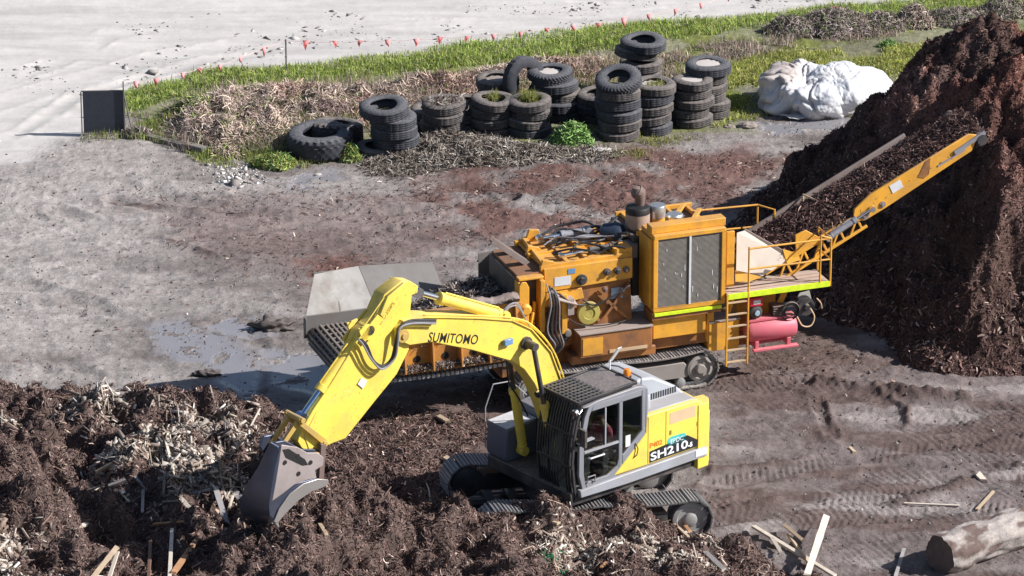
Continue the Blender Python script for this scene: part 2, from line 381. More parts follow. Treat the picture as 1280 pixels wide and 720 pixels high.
def build_ground():
    def axis(a, b, step):
        c = list(np.arange(a, b, step)); s = step; lo = [c[0]]; hi = [c[-1]]
        while hi[-1] < 2500: s *= 1.22; hi.append(hi[-1] + s)
        s = step
        while lo[-1] > -2500: s *= 1.22; lo.append(lo[-1] - s)
        return np.array(lo[:0:-1] + c + hi[1:])
    xs = axis(-13.8, 13.8, .035); ys = axis(-17, 22.5, .062)
    X, Y = np.meshgrid(xs, ys)
    z, sd, ms, mr, mg, gm, wm, wet, rg, br, bmk = ground_full(X, Y, True)
    n1 = fbm(X * .5, Y * 1.5, .6, 4, 31); n2 = fbm(X, Y, 1.1, 5, 32); n3 = fbm(X, Y, 5, 4, 33)
    def L(a, b, m): return a + (b - a) * m[..., None]
    c = L(mud[None, None] * np.ones(X.shape + (1,)), greyd, sst(.33, .62, n1))
    c = L(c, greyd * 1.22, sst(-2.5, 2.0, sd['light'] + 3 * (n2 - .5)))
    c = L(c, np.array([.19, .135, .125]), sst(-1.2, 1.5, sd['brown'] + 3 * (n2 - .5)) * .6)
    c = L(c, yard, sst(-1, 1.5, sd['yard']) * .85)
    c = L(c, np.array([.33, .295, .285]), sst(-1, 1.5, sd['yard']) * sst(.52, .68, n1) * .8)
    c = L(c, np.array([.125, .088, .08]), sst(-1, 1.5, sd['yard']) * sst(.5, .64, fbm(X * .45, Y * 1.3, 1.0, 4, 35)) * .8)
    c = L(c, redm, sst(-1.3, .8, sd['red1'] + 2.2 * (n2 - .5)) * sst(.28, .5, n2) * .9)
    c = L(c, redm * .95, sst(-.4, .4, sd['red2'] + 1.0 * (n3 - .5)))
    c = L(c, np.array([.12, .08, .068]), np.maximum(sst(-.8, .6, sd['bark'] + 1.6 * (n2 - .5)), sst(-.8, .6, sd['under'] + 1.6 * (n2 - .5))) * .85)
    c = L(c, sand, ms); c = L(c, sand * .86, ms * sst(.5, .66, n1) * .5)
    c = L(c, soil, sst(-.5, .5, sd['grass'] + .8 * (n2 - .5)) * (.55 + .45 * sst(.4, .6, n2)))
    c = L(c, strawc, sst(-.4, .4, sd['straw'])); c = L(c, np.array([.20, .19, .13]), sst(-.3, .4, sd['bog']) * .8)
    c = L(c, c * .72, gm * sst(.4, .7, n3) * .5 + wm * .35 * (1 - ms))
    c = L(c, np.array([.11, .08, .074]), np.clip(bmk * 1.2, 0, .85))
    c = c * (.80 + .40 * fbm(X * .35 + Y * .12, Y * 1.9, 1.3, 5, 37, .6))[..., None]
    c = c * (0.86 + .3 * (.5 + (n3[..., None] - .5) * (1 - .8 * ms[..., None]))) * (1.05 - .12 * sst(.72, .5, rg)[..., None] * (1 - .6 * ms[..., None]))
    near = sst(-.9, .2, np.maximum(np.maximum(sd['pud1'], sd['pud3']), sd['pud2'])) * sst(.66, .52, br)
    c = L(c, c * .62, near * (1 - wet) * .8)
    c = L(c, wetc, wet)
    rt = sst(.62, .25, np.hypot((X - 14) / 60, (Y + 5) / 60)) # far ground: drier paddock colour
    V = np.stack([X, Y, z], -1).reshape(-1, 3)
    o = npmesh('ground', V, grid_faces(len(xs), len(ys)), M['ground'], c.reshape(-1, 3), smooth=True, attrs={'wet': wet.ravel(), 'soft': ms.ravel()})
    tag(o, 'bare dirt yard with track marks, puddles and a pale sand road beyond', kind='structure'); return o
def m_ground():
    m, nt, b = mat('ground_dirt'); a = nt.nodes.new('ShaderNodeAttribute'); a.attribute_name = 'Col'; w = nt.nodes.new('ShaderNodeAttribute'); w.attribute_name = 'wet'
    oc = objco(nt); n = noise(nt, 9, 9, .72, oc); nf = noise(nt, 45, 4, .7, oc)
    k = ramp(nt, n, .28, .72, (.74, .73, .72, 1), (1.22, 1.22, 1.23, 1)); c = mix(nt, 1.0, a.outputs['Color'], k, 'MULTIPLY')
    k2 = ramp(nt, nf, .3, .7, (.84, .84, .84, 1), (1.14, 1.14, 1.14, 1)); c2 = mix(nt, 1.0, c, k2, 'MULTIPLY')
    nq = noise(nt, 26, 7, .75, oc); c2 = mix(nt, 1.0, c2, ramp(nt, nq, .33, .67, (.80, .79, .79, 1), (1.16, 1.16, 1.16, 1)), 'MULTIPLY')
    so_ = nt.nodes.new('ShaderNodeAttribute'); so_.attribute_name = 'soft'; c2 = mix(nt, mth(nt, 'MULTIPLY', so_.outputs['Fac'], .8), c2, a.outputs['Color'])
    c2 = mix(nt, w.outputs['Fac'], c2, (.255, .245, .26))
    nt.links.new(c2, b.inputs['Base Color'])
    wr = ramp(nt, w.outputs['Fac'], .45, .8, (.93, .93, .93, 1), (.06, .06, .06, 1)); nt.links.new(wr, b.inputs['Roughness'])
    sp = ramp(nt, w.outputs['Fac'], .45, .8, (.15, .15, .15, 1), (.9, .9, .9, 1)); nt.links.new(sp, b.inputs['Specular IOR Level'])
    h = mth(nt, 'MULTIPLY', mth(nt, 'ADD', n, mth(nt, 'MULTIPLY', nq, .6)), mth(nt, 'SUBTRACT', 1.0, w.outputs['Fac']))
    so = nt.nodes.new('ShaderNodeAttribute'); so.attribute_name = 'soft'; h = mth(nt, 'MULTIPLY', h, mth(nt, 'SUBTRACT', 1.0, mth(nt, 'MULTIPLY', so.outputs['Fac'], .85)))
    bump(nt, b, h, .8, .045); return m
# ================================================================== HEAPS
HC = [(-80, 470, 0), (0, 470, 0), (100, 474, 0), (200, 476, 0), (290, 482, 0), (345, 512, 0), (400, 520, 0), (470, 500, 0), (550, 500, 0),
      (-40, 514, .8), (40, 522, .7), (100, 514, 1.15), (200, 512, 1.25), (280, 520, 1.15), (335, 552, .95), (250, 540, 1.5), (380, 570, .6), (60, 560, 1.3),
      (0, 560, 1.9), (30, 620, 2.0), (0, 680, 1.8), (-60, 620, 2.0), (110, 570, 1.1), (110, 620, .95), (150, 660, 1.1), (170, 560, 1.5), (200, 600, 1.35), (250, 620, 1.15), (290, 600, 1.3), (60, 700, 1.6), (270, 660, 1.3),
      (322, 645, 1.9), (370, 636, 2.0), (420, 628, 1.85), (400, 660, 1.75), (460, 640, 1.5), (330, 690, 1.6), (240, 700, 1.3), (150, 710, 1.3), (430, 700, 1.6), (520, 625, 1.0), (520, 680, 1.3),
      (430, 575, .25), (480, 560, .12), (470, 595, .35), (560, 560, .08), (600, 530, .1), (640, 520, .05), (560, 610, .2), (600, 640, .2), (585, 655, 1.1), (615, 648, 1.2), (650, 640, 1.2), (700, 630, 1.15), (750, 624, 1.05), (800, 621, .95), (845, 632, .7), (875, 655, .4),
      (600, 690, 1.1), (680, 680, .85), (760, 680, .75), (820, 690, .7), (900, 690, .55), (620, 740, 1.3), (740, 740, 1.1), (860, 740, .9), (940, 720, .5), (1000, 735, .35), (500, 750, 1.5), (300, 760, 1.4), (100, 760, 1.5), (-60, 760, 1.6),
      (690, 655, .1), (760, 648, 0), (820, 645, 0), (640, 620, .1), (720, 640, 0), (760, 600, 0), (680, 560, 0), (870, 672, .02), (900, 660, 0), (945, 675, .02), (1000, 690, 0), (1060, 710, 0), (1120, 760, 0), (930, 640, 0), (820, 600, 0),
      (700, 500, 0), (850, 660, .2), (400, 480, 0), (600, 470, 0), (1040, 770, .1)]
FOOT = gp([(-400, 458), (0, 462), (290, 474), (340, 500), (420, 505), (480, 496), (610, 498), (660, 540), (650, 610), (700, 662), (860, 668), (905, 672), (960, 684), (1060, 722), (1200, 1100), (-800, 1100)])
_HP = np.array([(*G(u, v, z), z) for u, v, z in HC])
def heap_z(X, Y, noisy=True):
    X = np.asarray(X, float); Y = np.asarray(Y, float); wx = X + .5 * (fbm(X, Y, .8, 2, 41) - .5); wy = Y + .5 * (fbm(X, Y, .8, 2, 42) - .5)
    num = 0; den = 1e-9
    for x, y, z in _HP:
        d2 = (wx - x) ** 2 + ((wy - y) * .8) ** 2; w = 1 / (d2 + .05) ** 2.2; num = num + w * z; den = den + w
    h = num / den; fm = sst(-.5, .6, psd(wx, wy, FOOT)); h = h * fm - .25 * (1 - fm)
    if noisy:
        k = sst(.05, 1.1, h) * .85 + .15; lump = fbm(X, Y, 1.3, 3, 43); fine = fbm(X, Y, 4.5, 4, 44, .6); rr = rdg(X, Y, 2.2, 3, 45)
        h = h - .06 + k * (1.25 * (lump - .47) + .42 * (fine - .5) + .34 * (rr - .6) + .5 * (fbm(X, Y, .6, 2, 47) - .5)) + (1 - k) * .10 * (fine - .35)
    return h - .03
TIPW = (9.63, -2.6)
def pile_z(X, Y, noisy=True):
    X = np.asarray(X, float); Y = np.asarray(Y, float)
    wx = X + 1.3 * (fbm(X, Y, .45, 4, 51) - .5); wy = Y + 1.3 * (fbm(X, Y, .45, 4, 52) - .5)
    def cone(cx, cy, h, sl, slf, ry=1.0):
        dx = wx - cx; dy = (wy - cy) * ry; r = np.hypot(dx, dy); s = np.where(dy < 0, sl + (slf - sl) * (np.abs(dy) / (r + 1e-6)) ** 2, sl)
        return h + .25 - np.sqrt((r * s) ** 2 + .06)
    hs = [cone(10.6, 2.4, 5.6, 1.0, 1.05), cone(12.4, 1.8, 5.75, .9, 1.0), cone(11.0, -1.5, 4.3, 1.3, 1.2), cone(12.9, -1.0, 4.7, .9, 1.12), cone(11.0, .3, 5.1, 1.2, 1.1), cone(15.5, 2.5, 5.3, .8, .9)]
    h = hs[0]
    for q in hs[1:]:
        k = .35; t = np.clip(.5 + .5 * (h - q) / k, 0, 1); h = q * (1 - t) + h * t + k * t * (1 - t)
    if noisy:
        k = sst(0, .8, h); lump = fbm(X, Y, .9, 3, 53); fine = fbm(X, Y, 3.6, 4, 54, .62); rr = rdg(X, Y, 1.6, 3, 55)
        h = h + k * (.9 * (lump - .5) + .55 * (fine - .5) + .6 * (rr - .62)) + (1 - k) * .15 * (fine - .4)
    return h
def normals(f, x, y, e=.06):
    z = f(x, y); zx = (f(x + e, y) - z) / e; zy = (f(x, y + e) - z) / e
    n = np.stack([-zx, -zy, np.ones_like(zx)], -1); return z, n / np.linalg.norm(n, axis=-1)[..., None]
BARK = [(4, (.108, .074, .067)), (3, (.15, .105, .094)), (2, (.062, .044, .041)), (1.0, (.21, .155, .14)), (.25, (.36, .29, .25)), (.08, (.55, .48, .42))]
BARKR = [(4, (.118, .068, .060)), (3, (.16, .094, .082)), (2, (.068, .042, .039)), (.8, (.23, .15, .13)), (.1, (.42, .33, .28))]
PALE = [(3, (.42, .36, .31)), (1.6, (.54, .49, .43)), (3, (.31, .25, .21)), (3, (.20, .145, .12)), (.8, (.64, .61, .56))]
GREY = [(3, (.33, .285, .25)), (2, (.46, .41, .36)), (2, (.22, .18, .15)), (1, (.6, .55, .48))]
def surf_mesh(name, f, x0, x1, y0, y1, st, colf, m, cut=-.02):
    xs, ys = f.xs, f.ys; X, Y = np.meshgrid(xs, ys)
    h = f.Z; gz = ground_z(X, Y); keep = h > gz - .05
    Z = np.where(keep, h, gz - .12); F = grid_faces(len(xs), len(ys)); kk = keep.ravel(); F = F[kk[F].any(1)]
    used = np.unique(F); mp = -np.ones(X.size, np.int64); mp[used] = np.arange(len(used))
    V = np.stack([X, Y, Z], -1).reshape(-1, 3)[used]; C = colf(X, Y, h).reshape(-1, 3)[used]
    return npmesh(name, V, mp[F], m, C, smooth=True)
def sample(f, x0, x1, y0, y1, n, dens=None, minh=.0):
    """n points on surface f where it stands above the ground, density function dens(x,y) in 0..1"""
    out = []; got = 0
    for _ in range(30):
        x = RNG.uniform(x0, x1, n); y = RNG.uniform(y0, y1, n); z = f(x, y); ok = z > ground_z(x, y) + minh
        if dens is not None: ok &= RNG.random(n) < dens(x, y)
        out.append(np.stack([x, y], 1)[ok]); got += ok.sum()
        if got >= n: break
    p = np.concatenate(out)[:n]; z, nr = normals(f, p[:, 0], p[:, 1]); return np.column_stack([p, z]), nr
def build_heaps():
    global pile_z, heap_z
    pile_z = Cache(pile_z, 4.2, 18, -7.5, 9.5, .055); heap_z = Cache(heap_z, -14, 8.5, -21.5, -3.2, .052)
    def pc(X, Y, h):
        n = fbm(X, Y, 1.2, 4, 61)[..., None]; n2 = fbm(X, Y, 5, 3, 62)[..., None]
        c = np.array([.055, .035, .031]) * (1 - n) * 1.1 + np.array([.12, .074, .062]) * n; return c * (.6 + .8 * n2)
    _pc = pc
    def pc(X, Y, h):
        k = (sst(2.6, 4.6, h) * sst(.35, .6, fbm(X, Y, .7, 3, 66)))[..., None]; g_ = sst(.56, .7, fbm(X, Y * .6, .9, 4, 67))[..., None]; c = _pc(X, Y, h); return c * (1 + k * np.array([.75, .35, .25])) * (1 + g_ * np.array([.35, .4, .45]))
    pile = surf_mesh('mulch_pile', pile_z, 4.6, 18, -7, 9.5, .055, pc, M['mulch'])
    tag(pile, 'tall steep pile of dark brown mulch under the end of the discharge conveyor', 'mulch pile')
    P, N = sample(pile_z, 4.8, 14.5, -6.5, 7, 80000)
    n = len(P); v, f, c = strands(P + N * .015, N, RNG.uniform(.03, .13, n), RNG.uniform(.012, .03, n), .6, pick(n, BARKR, .28) * .72 * (1 + (sst(2.6, 4.6, P[:, 2]) * sst(.35, .6, fbm(P[:, 0], P[:, 1], .7, 3, 66)))[:, None] * np.array([.75, .35, .25])) * (1 + sst(.56, .7, fbm(P[:, 0], P[:, 1] * .6, .9, 4, 67))[:, None] * np.array([.35, .4, .45])), .35)
    q = npmesh('mulch_shreds', v, f, M['fibre'], c, pile); q['kind'] = 'stuff'
    P, N = sample(pile_z, 4.8, 14.5, -6.5, 7, 9000, lambda x, y: sst(2.4, .3, pile_z(x, y)) + .05); n = len(P); P = P[:5000]; N = N[:5000]; n = len(P)   # coarse bark rolled to the foot
    v, f, c = strands(P + N * .03, N, RNG.uniform(.07, .22, n), RNG.uniform(.02, .05, n), .4, pick(n, BARKR + [(1, (.33, .25, .21))], .3), .15); q = npmesh('coarse_bark', v, f, M['fibre'], c, pile); q['kind'] = 'stuff'
    P, N = sample(pile_z, 4.8, 14.5, -6.5, 7, 9000); n = len(P)      # clods
    T = OCT[None] * RNG.uniform(.6, 1.25, (n, 6, 1)); s = RNG.lognormal(-3.7, .35, (n, 1)) * RNG.uniform(.7, 1.3, (n, 3))
    v, f, c = bake(T, OCTF, P, rotm(n), s, pick(n, BARKR, .25)); q = npmesh('mulch_clods', v, f, M['fibre'], c, pile, smooth=True); q['kind'] = 'stuff'
    # ---- near heap across the bottom of the picture
    ax, ay = G(215, 560, 1.4); bx, by = G(790, 690, .8); lx, ly = G(60, 505, 1.1); gx, gy = G(40, 540, 1.6)
    def wpale(X, Y):
        w = fbm(X, Y, 1.2, 3, 63)
        a = np.exp(-(((X - ax) / 1.5) ** 2 + ((Y - ay) / 2.2) ** 2)); a2 = np.exp(-(((X - lx) / 1.5) ** 2 + ((Y - ly) / .6) ** 2)) * .7; b_ = np.exp(-(((X - bx) / 1.6) ** 2 + ((Y - by) / .9) ** 2))
        cx_, cy_ = G(30, 700, 1.6); cc = np.exp(-(((X - cx_) / 1.2) ** 2 + ((Y - cy_) / .8) ** 2))
        return np.clip(np.maximum.reduce([a * .9, a2 * .9, b_, cc * .9]) * sst(.40, .60, w) * 1.3 - .08, 0, 1)
    def hc(X, Y, h):
        n = fbm(X, Y, 1.2, 4, 64)[..., None]; n2 = fbm(X, Y, 5, 3, 65)[..., None]
        c = np.array([.078, .055, .050]) * (1 - n) + np.array([.165, .118, .105]) * n; c = c * (.65 + .7 * n2); w = wpale(X, Y)[..., None] * .7
        return c * (1 - w) + np.array([.38, .31, .25]) * w
    heap = surf_mesh('bark_heap', heap_z, -13.5, 8.5, -18.5, -3.2, .05, hc, M['mulch'])
    tag(heap, 'long rough heap of shredded bark and timber scraps across the foreground', 'bark heap')
    P, N = sample(heap_z, -12, 7.5, -20.5, -3.5, 125000, lambda x, y: 1 - .6 * wpale(x, y)); n = len(P)
    v, f, c = strands(P + N * .02, N, RNG.uniform(.04, .2, n), RNG.uniform(.01, .028, n), .6, pick(n, BARK, .3) * np.array([1.16, 1.08, 1.05]), .4)
    q = npmesh('bark_shreds', v, f, M['fibre'], c, heap); q['kind'] = 'stuff'
    P, N = sample(heap_z, -12, 7.5, -20.5, -3.5, 12000, wpale); n = len(P)
    s = np.column_stack([RNG.lognormal(-2.35, .65, n), RNG.lognormal(-3.55, .5, n), RNG.uniform(.006, .03, n)])
    v, f, c = bake(CHIP, CHIPF, P + N * .03, rot_surf(N, .45), s, pick(n, PALE, .2)); q = npmesh('timber_chips', v, f, M['fibre'], c, heap); q['kind'] = 'stuff'
    P, N = sample(heap_z, -12, 7.5, -20.5, -3.5, 1500, lambda x, y: .12 + .88 * wpale(x, y)); n = len(P)   # longer broken sticks
    v, f, c = strands(P + N * .03, N, RNG.lognormal(-1.3, .45, n), RNG.uniform(.012, .035, n), .3, pick(n, [(3, (.24, .16, .12)), (2, (.36, .27, .21)), (1, (.5, .42, .34)), (2, (.16, .11, .09))], .2), .15)
    q = npmesh('broken_sticks', v, f, M['fibre'], c, heap); q['kind'] = 'stuff'
    P, N = sample(heap_z, -12, 7.5, -20.5, -3.5, 1800, lambda x, y: wpale(x, y) * (x < -3)); n = len(P)
    s = np.column_stack([RNG.lognormal(-1.1, .4, n), RNG.lognormal(-3.0, .4, n), RNG.uniform(.006, .03, n)]); v, f, c = bake(CHIP, CHIPF, P + N * .05, rot_surf(N, .5), s, pick(n, GREY + PALE, .2)); q = npmesh('long_splinters', v, f, M['fibre'], c, heap); q['kind'] = 'stuff'
    P, N = sample(heap_z, -12, 7.5, -20.5, -3.5, 16000); n = len(P)
    T = OCT[None] * RNG.uniform(.6, 1.25, (n, 6, 1)); s = RNG.lognormal(-3.7, .35, (n, 1)) * RNG.uniform(.7, 1.3, (n, 3))
    v, f, c = bake(T, OCTF, P, rotm(n), s, pick(n, BARK, .25)); q = npmesh('bark_clods', v, f, M['fibre'], c, heap, smooth=True); q['kind'] = 'stuff'
def build_litter():
    def gpts(n, x0=-13, x1=13, y0=-16, y1=21, dens=None):
        x = RNG.uniform(x0, x1, n); y = RNG.uniform(y0, y1, n)
        if dens is not None: k = RNG.random(n) < dens(x, y); x, y = x[k], y[k]
        return np.column_stack([x, y, ground_z(x, y)])
    def inp(k, soft=.8): return lambda x, y: sst(-soft, soft, psd(x, y, PW[k]))
    parts = []
    P = gpts(42000, dens=lambda x, y: np.clip(.25 + .9 * fbm(x, y, .7, 3, 71) - .35, 0, 1) * (1 - sst(-.5, .5, psd(x, y, PW['sand']))) * (1 - sst(-.5, .5, psd(x, y, PW['grass'])))); n = len(P)
    T = OCT[None] * RNG.uniform(.55, 1.25, (n, 6, 1)); s = np.minimum(RNG.lognormal(-4.15, .5, (n, 1)), .05) * RNG.uniform(.7, 1.3, (n, 3))
    parts.append(bake(T, OCTF, P, rotm(n), s, pick(n, [(3, tuple(mud * .8)), (1.5, tuple(greyd)), (2, (.10, .075, .068)), (.15, (.55, .52, .48))], .2)))
    v, f, c = merge(parts); o = npmesh('clods', v, f, M['clod'], c, smooth=True); tag(o, 'loose clods and stones on the dirt yard', kind='stuff')
    # dark clods along the wheel lines on the sand road
    PP = []
    for pts, w in WHEEL[3:6]:
        for (a, b) in zip(pts[:-1], pts[1:]):
            L = math.hypot(b[0] - a[0], b[1] - a[1]); k = int(L * 30); t = RNG.random(k)
            x = a[0] + (b[0] - a[0]) * t + RNG.normal(size=k) * .3; y = a[1] + (b[1] - a[1]) * t + RNG.normal(size=k) * .45
            kk = RNG.random(k) < sst(.42, .68, fbm(x, y, .8, 2, 72)); PP.append(np.column_stack([x, y])[kk])
    q = np.concatenate(PP); q = q[psd(q[:, 0], q[:, 1], PW['sand']) > .2]; P = np.column_stack([q, ground_z(q[:, 0], q[:, 1])]); n = len(P)
    T = OCT[None] * RNG.uniform(.5, 1.3, (n, 6, 1)); s = RNG.lognormal(-3.3, .55, (n, 1)) * RNG.uniform(.7, 1.5, (n, 3)) * np.array([1.6, .9, .5]) * .75
    v, f, c = bake(T, OCTF, P, rot_surf(np.tile([0, 0, 1.], (n, 1)), .2), s, pick(n, [(3, (.30, .28, .27)), (2, (.18, .165, .16)), (1, (.45, .42, .40))], .2))
    o = npmesh('road_clods', v, f, M['clod'], c, smooth=True); tag(o, 'dark clods of mud dropped along the sand road', kind='stuff')
    # bark litter over the yard
    P = gpts(60000, -12, 12, -14, 9, dens=lambda x, y: np.clip(.05 + .8 * sst(-1.2, .6, psd(x, y, PW['red1'])) + .8 * sst(-.8, .4, psd(x, y, PW['bark'])) + .45 * sst(-.8, .4, psd(x, y, PW['under'])) + .6 * sst(-.5, .5, psd(x, y, PW['red2'])) + .28 * sst(-2, 1.0, psd(x, y, PW['brown'])), 0, 1) * sst(.3, .6, fbm(x, y, 1.1, 3, 73))); n = len(P)
    up = np.tile([0, 0, 1.], (n, 1)); v, f, c = strands(P + [0, 0, .02], up, RNG.uniform(.04, .16, n), RNG.uniform(.012, .035, n), .35, pick(n, BARKR + [(.5, (.5, .42, .34))], .3), .3)
    o = npmesh('bark_litter', v, f, M['fibre'], c); tag(o, 'thin scatter of reddish bark litter over the yard', kind='stuff')
    # dry grey cut vegetation piled in front of the tyre stacks
    cv = gp([(450, 205), (500, 180), (545, 160), (600, 170), (660, 185), (740, 190), (770, 197), (700, 205), (600, 213), (500, 215)])
    P = gpts(90000, -4.5, 4.5, 5, 12, dens=lambda x, y: sst(-.35, .4, psd(x, y, cv) + .9 * (fbm(x, y, 1.2, 3, 74) - .5))); n = len(P)
    hump = .32 * sst(0, 1.0, psd(P[:, 0], P[:, 1], cv)) * fbm(P[:, 0], P[:, 1], 1.3, 3, 75) * 1.5; P[:, 2] += hump * RNG.random(n) ** .5 + .02
    v, f, c = strands(P, np.tile([0, 0, 1.], (n, 1)), RNG.uniform(.1, .4, n), RNG.uniform(.012, .03, n), .7, pick(n, GREY + [(4, (.15, .12, .10))], .25) * .8, .4)
    o = npmesh('cut_vegetation', v, f, M['fibre'], c); tag(o, 'dry grey cut vegetation strewn at the foot of the tyre stacks', kind='stuff')
    # white rubble
    wr = gp([(262, 205), (300, 203), (322, 215), (318, 230), (280, 228), (270, 218)])
    P = gpts(16000, -8.2, -4.8, 5, 9, dens=lambda x, y: sst(-.45, .5, psd(x, y, wr)) * .22); n = len(P)
    T = OCT[None] * RNG.uniform(.5, 1.3, (n, 6, 1)); s = RNG.lognormal(-3.9, .6, (n, 1)) * RNG.uniform(.6, 2.4, (n, 3)) * [1, 1, .5]
    v, f, c = bake(T, OCTF, P + [0, 0, .01], rot_surf(np.tile([0, 0, 1.], (n, 1)), .3), s, pick(n, [(2, (.66, .64, .62)), (2, (.42, .40, .38)), (1.5, (.22, .2, .19))], .2))
    o = npmesh('white_rubble', v, f, M['clod'], c); tag(o, 'small scatter of broken white rubble left of the big tyre', kind='stuff')
def build_grass():
    GREEN = [(3, (.20, .27, .06)), (3, (.27, .33, .08)), (1.5, (.12, .18, .05)), (1.5, (.36, .38, .14)), (.9, (.42, .37, .24))]
    YEL = [(3, (.31, .33, .08)), (3, (.25, .28, .08)), (2, (.42, .38, .18)), (1, (.14, .17, .05))]
    STR = [(3, (.52, .41, .35)), (3, (.42, .32, .275)), (2, (.62, .53, .45)), (1.5, (.22, .16, .14)), (.7, (.24, .29, .10))]
    DARK = [(3, (.30, .25, .23)), (2, (.2, .16, .15)), (1, (.42, .36, .32)), (1, (.14, .2, .06))]
    band = gp([(155, 140), (165, 118), (270, 92), (400, 84), (700, 42), (1130, 4), (1320, -10), (1320, 22), (1200, 22), (960, 33), (850, 52), (740, 62), (500, 92), (330, 108), (240, 118), (180, 140)])
    right = gp([(850, 160), (880, 90), (1000, 68), (1180, 52), (1320, 50), (1320, 70), (1180, 80), (1110, 96), (1060, 90), (960, 90), (945, 125), (920, 145), (890, 160)])
    low = gp([(110, 175), (160, 172), (215, 190), (300, 205), (370, 205), (440, 195), (452, 165), (380, 165), (345, 180), (240, 178), (165, 150), (150, 160)])
    mid = gp([(430, 165), (520, 130), (640, 110), (760, 80), (860, 70), (860, 110), (760, 140), (560, 170)])
    foot = gp([(700, 200), (740, 170), (830, 175), (940, 130), (960, 135), (880, 170), (800, 195)])
    straw = gp([(200, 175), (215, 148), (250, 132), (340, 122), (500, 108), (740, 78), (765, 86), (640, 118), (520, 135), (430, 168), (345, 188), (260, 196)])
    bogb = gp([(800, 88), (840, 70), (960, 52), (1000, 40), (1100, 38), (1110, 45), (1000, 60), (900, 80), (830, 100)])
    brush = gp([(955, 50), (965, 30), (1030, 20), (1110, 22), (1120, 38), (1030, 47)])
    brush2 = gp([(1110, 30), (1170, 22), (1230, 20), (1320, 8), (1320, 18), (1240, 30), (1180, 33), (1120, 40)])
    def field(name, poly, n, h, w, lean, pal, label, soft=.35, cl=(.3, .5), f0=1.1, s=80, extra=None):
        xs = [p[0] for p in poly]; ys = [p[1] for p in poly]
        x = RNG.uniform(min(xs) - .3, max(xs) + .3, n); y = RNG.uniform(min(ys) - .3, max(ys) + .3, n)
        nz = fbm(x, y, f0, 3, s); d = psd(x, y, poly); k = RNG.random(n) < sst(-soft, soft, d + .9 * (nz - .5)) * sst(cl[0], cl[1], nz); x, y, nz = x[k], y[k], nz[k]; n = len(x)
        hh = h * RNG.uniform(.5, 1.2, n) * (.55 + .9 * fbm(x, y, f0 * .8, 2, s + 1))
        P = np.column_stack([x, y, ground_z(x, y) - .01]); tint = .8 + .45 * fbm(x, y, f0 * 1.7, 2, s + 2)[:, None]
        v, f, c = blades(P, hh, w, lean, pick(n, pal, .2) * tint, 2); o = npmesh(name, v, f, M['grass'], c); tag(o, label, kind='stuff'); return o
    field('roadside_grass', band, 190000, .19, .028, .75, [(w_, tuple(q_ * 1.35 for q_ in c_)) for w_, c_ in GREEN], 'bright green grass band along the edge of the sand road', cl=(.12, .35))
    field('marsh_grass', right, 110000, .14, .028, .6, [(w_, tuple(q_ * 1.35 for q_ in c_)) for w_, c_ in YEL], 'short yellow-green grass around the white plastic bundle', cl=(.25, .45))
    field('weedy_grass', low, 26000, .2, .02, .6, GREEN + [(3, (.36, .36, .14)), (2, (.34, .27, .2))], 'patchy weeds and grass in front of the dry reeds', cl=(.35, .55))
    field('tyre_side_grass', mid, 30000, .18, .022, .6, YEL + STR, 'thin grass growing between and behind the tyre stacks', cl=(.35, .6))
    field('footing_grass', foot, 12000, .14, .02, .7, YEL, 'sparse grass at the foot of the right tyre stacks', cl=(.42, .6))
    n = 150000; xs = [p[0] for p in straw]; ys = [p[1] for p in straw]; x = RNG.uniform(min(xs), max(xs), n); y = RNG.uniform(min(ys), max(ys), n); nz = fbm(x, y, .8, 3, 90); d = psd(x, y, straw)
    k = RNG.random(n) < sst(-.3, .4, d + .9 * (nz - .5)) * sst(.2, .45, nz); x, y, nz, d = x[k], y[k], nz[k], d[k]; n = len(x)
    hump = sst(-.2, 1.0, d) * (.10 + .55 * rdg(x, y, .9, 3, 91) ** 2); P = np.column_stack([x, y, ground_z(x, y) + hump * RNG.random(n) ** .4]); e = .05
    gx_ = (rdg(x + e, y, .9, 3, 91) - rdg(x, y, .9, 3, 91)) / e * .4; gy_ = (rdg(x, y + e, .9, 3, 91) - rdg(x, y, .9, 3, 91)) / e * .4; N = np.column_stack([-gx_, -gy_, np.ones(n)]); N /= np.linalg.norm(N, axis=1)[:, None]
    tint = .7 + .75 * fbm(x, y, 1.3, 3, 92)[:, None]; red = sst(.52, .66, fbm(x, y, .9, 2, 93))[:, None]; c = pick(n, STR, .22) * tint; c = c * (1 - .45 * red) + c * np.array([.62, .42, .42]) * .45 * red
    v, f, c = strands(P, N, RNG.uniform(.12, .45, n), RNG.uniform(.014, .03, n), .75, c, .5); o = npmesh('dry_reeds', v, f, M['fibre'], c); tag(o, 'bank of lodged pinkish dry reeds behind the tyres', kind='stuff')
    field('standing_reeds', straw, 26000, .42, .02, .7, STR + DARK, 'thin dry stems standing up from the reed bank', f0=.9, s=97, cl=(.4, .6))
    field('reed_bank_weeds', straw, 60000, .36, .024, .5, GREEN, 'green shoots coming up through the dry reeds', f0=.7, s=103, cl=(.46, .6))
    field('dry_bog_grass', bogb, 26000, .22, .022, .9, DARK + STR, 'low dry tussocks along the wet strip', s=95)
    # distinct dead bushes
    def bush(name, u, v, w, h, n, pal, label, cat, lean=.9, bw=.02, group=None, flat=.6):
        x0, y0 = G(u, v); r = np.sqrt(RNG.random(n)); a = RNG.random(n) * 6.283; t = RNG.random(n)
        zz = h * (1 - r ** 2 * .85) * t ** .6
        P = np.column_stack([r * np.cos(a) * w, r * np.sin(a) * w * flat, zz * .8]); P[:, :2] *= (1 + .35 * (vn(P[:, 0] * 3, P[:, 1] * 3 + u, 2) - .5))[:, None]
        nrm = P / (np.linalg.norm(P, axis=1)[:, None] + 1e-6) + [0, 0, .4]; nrm /= np.linalg.norm(nrm, axis=1)[:, None]
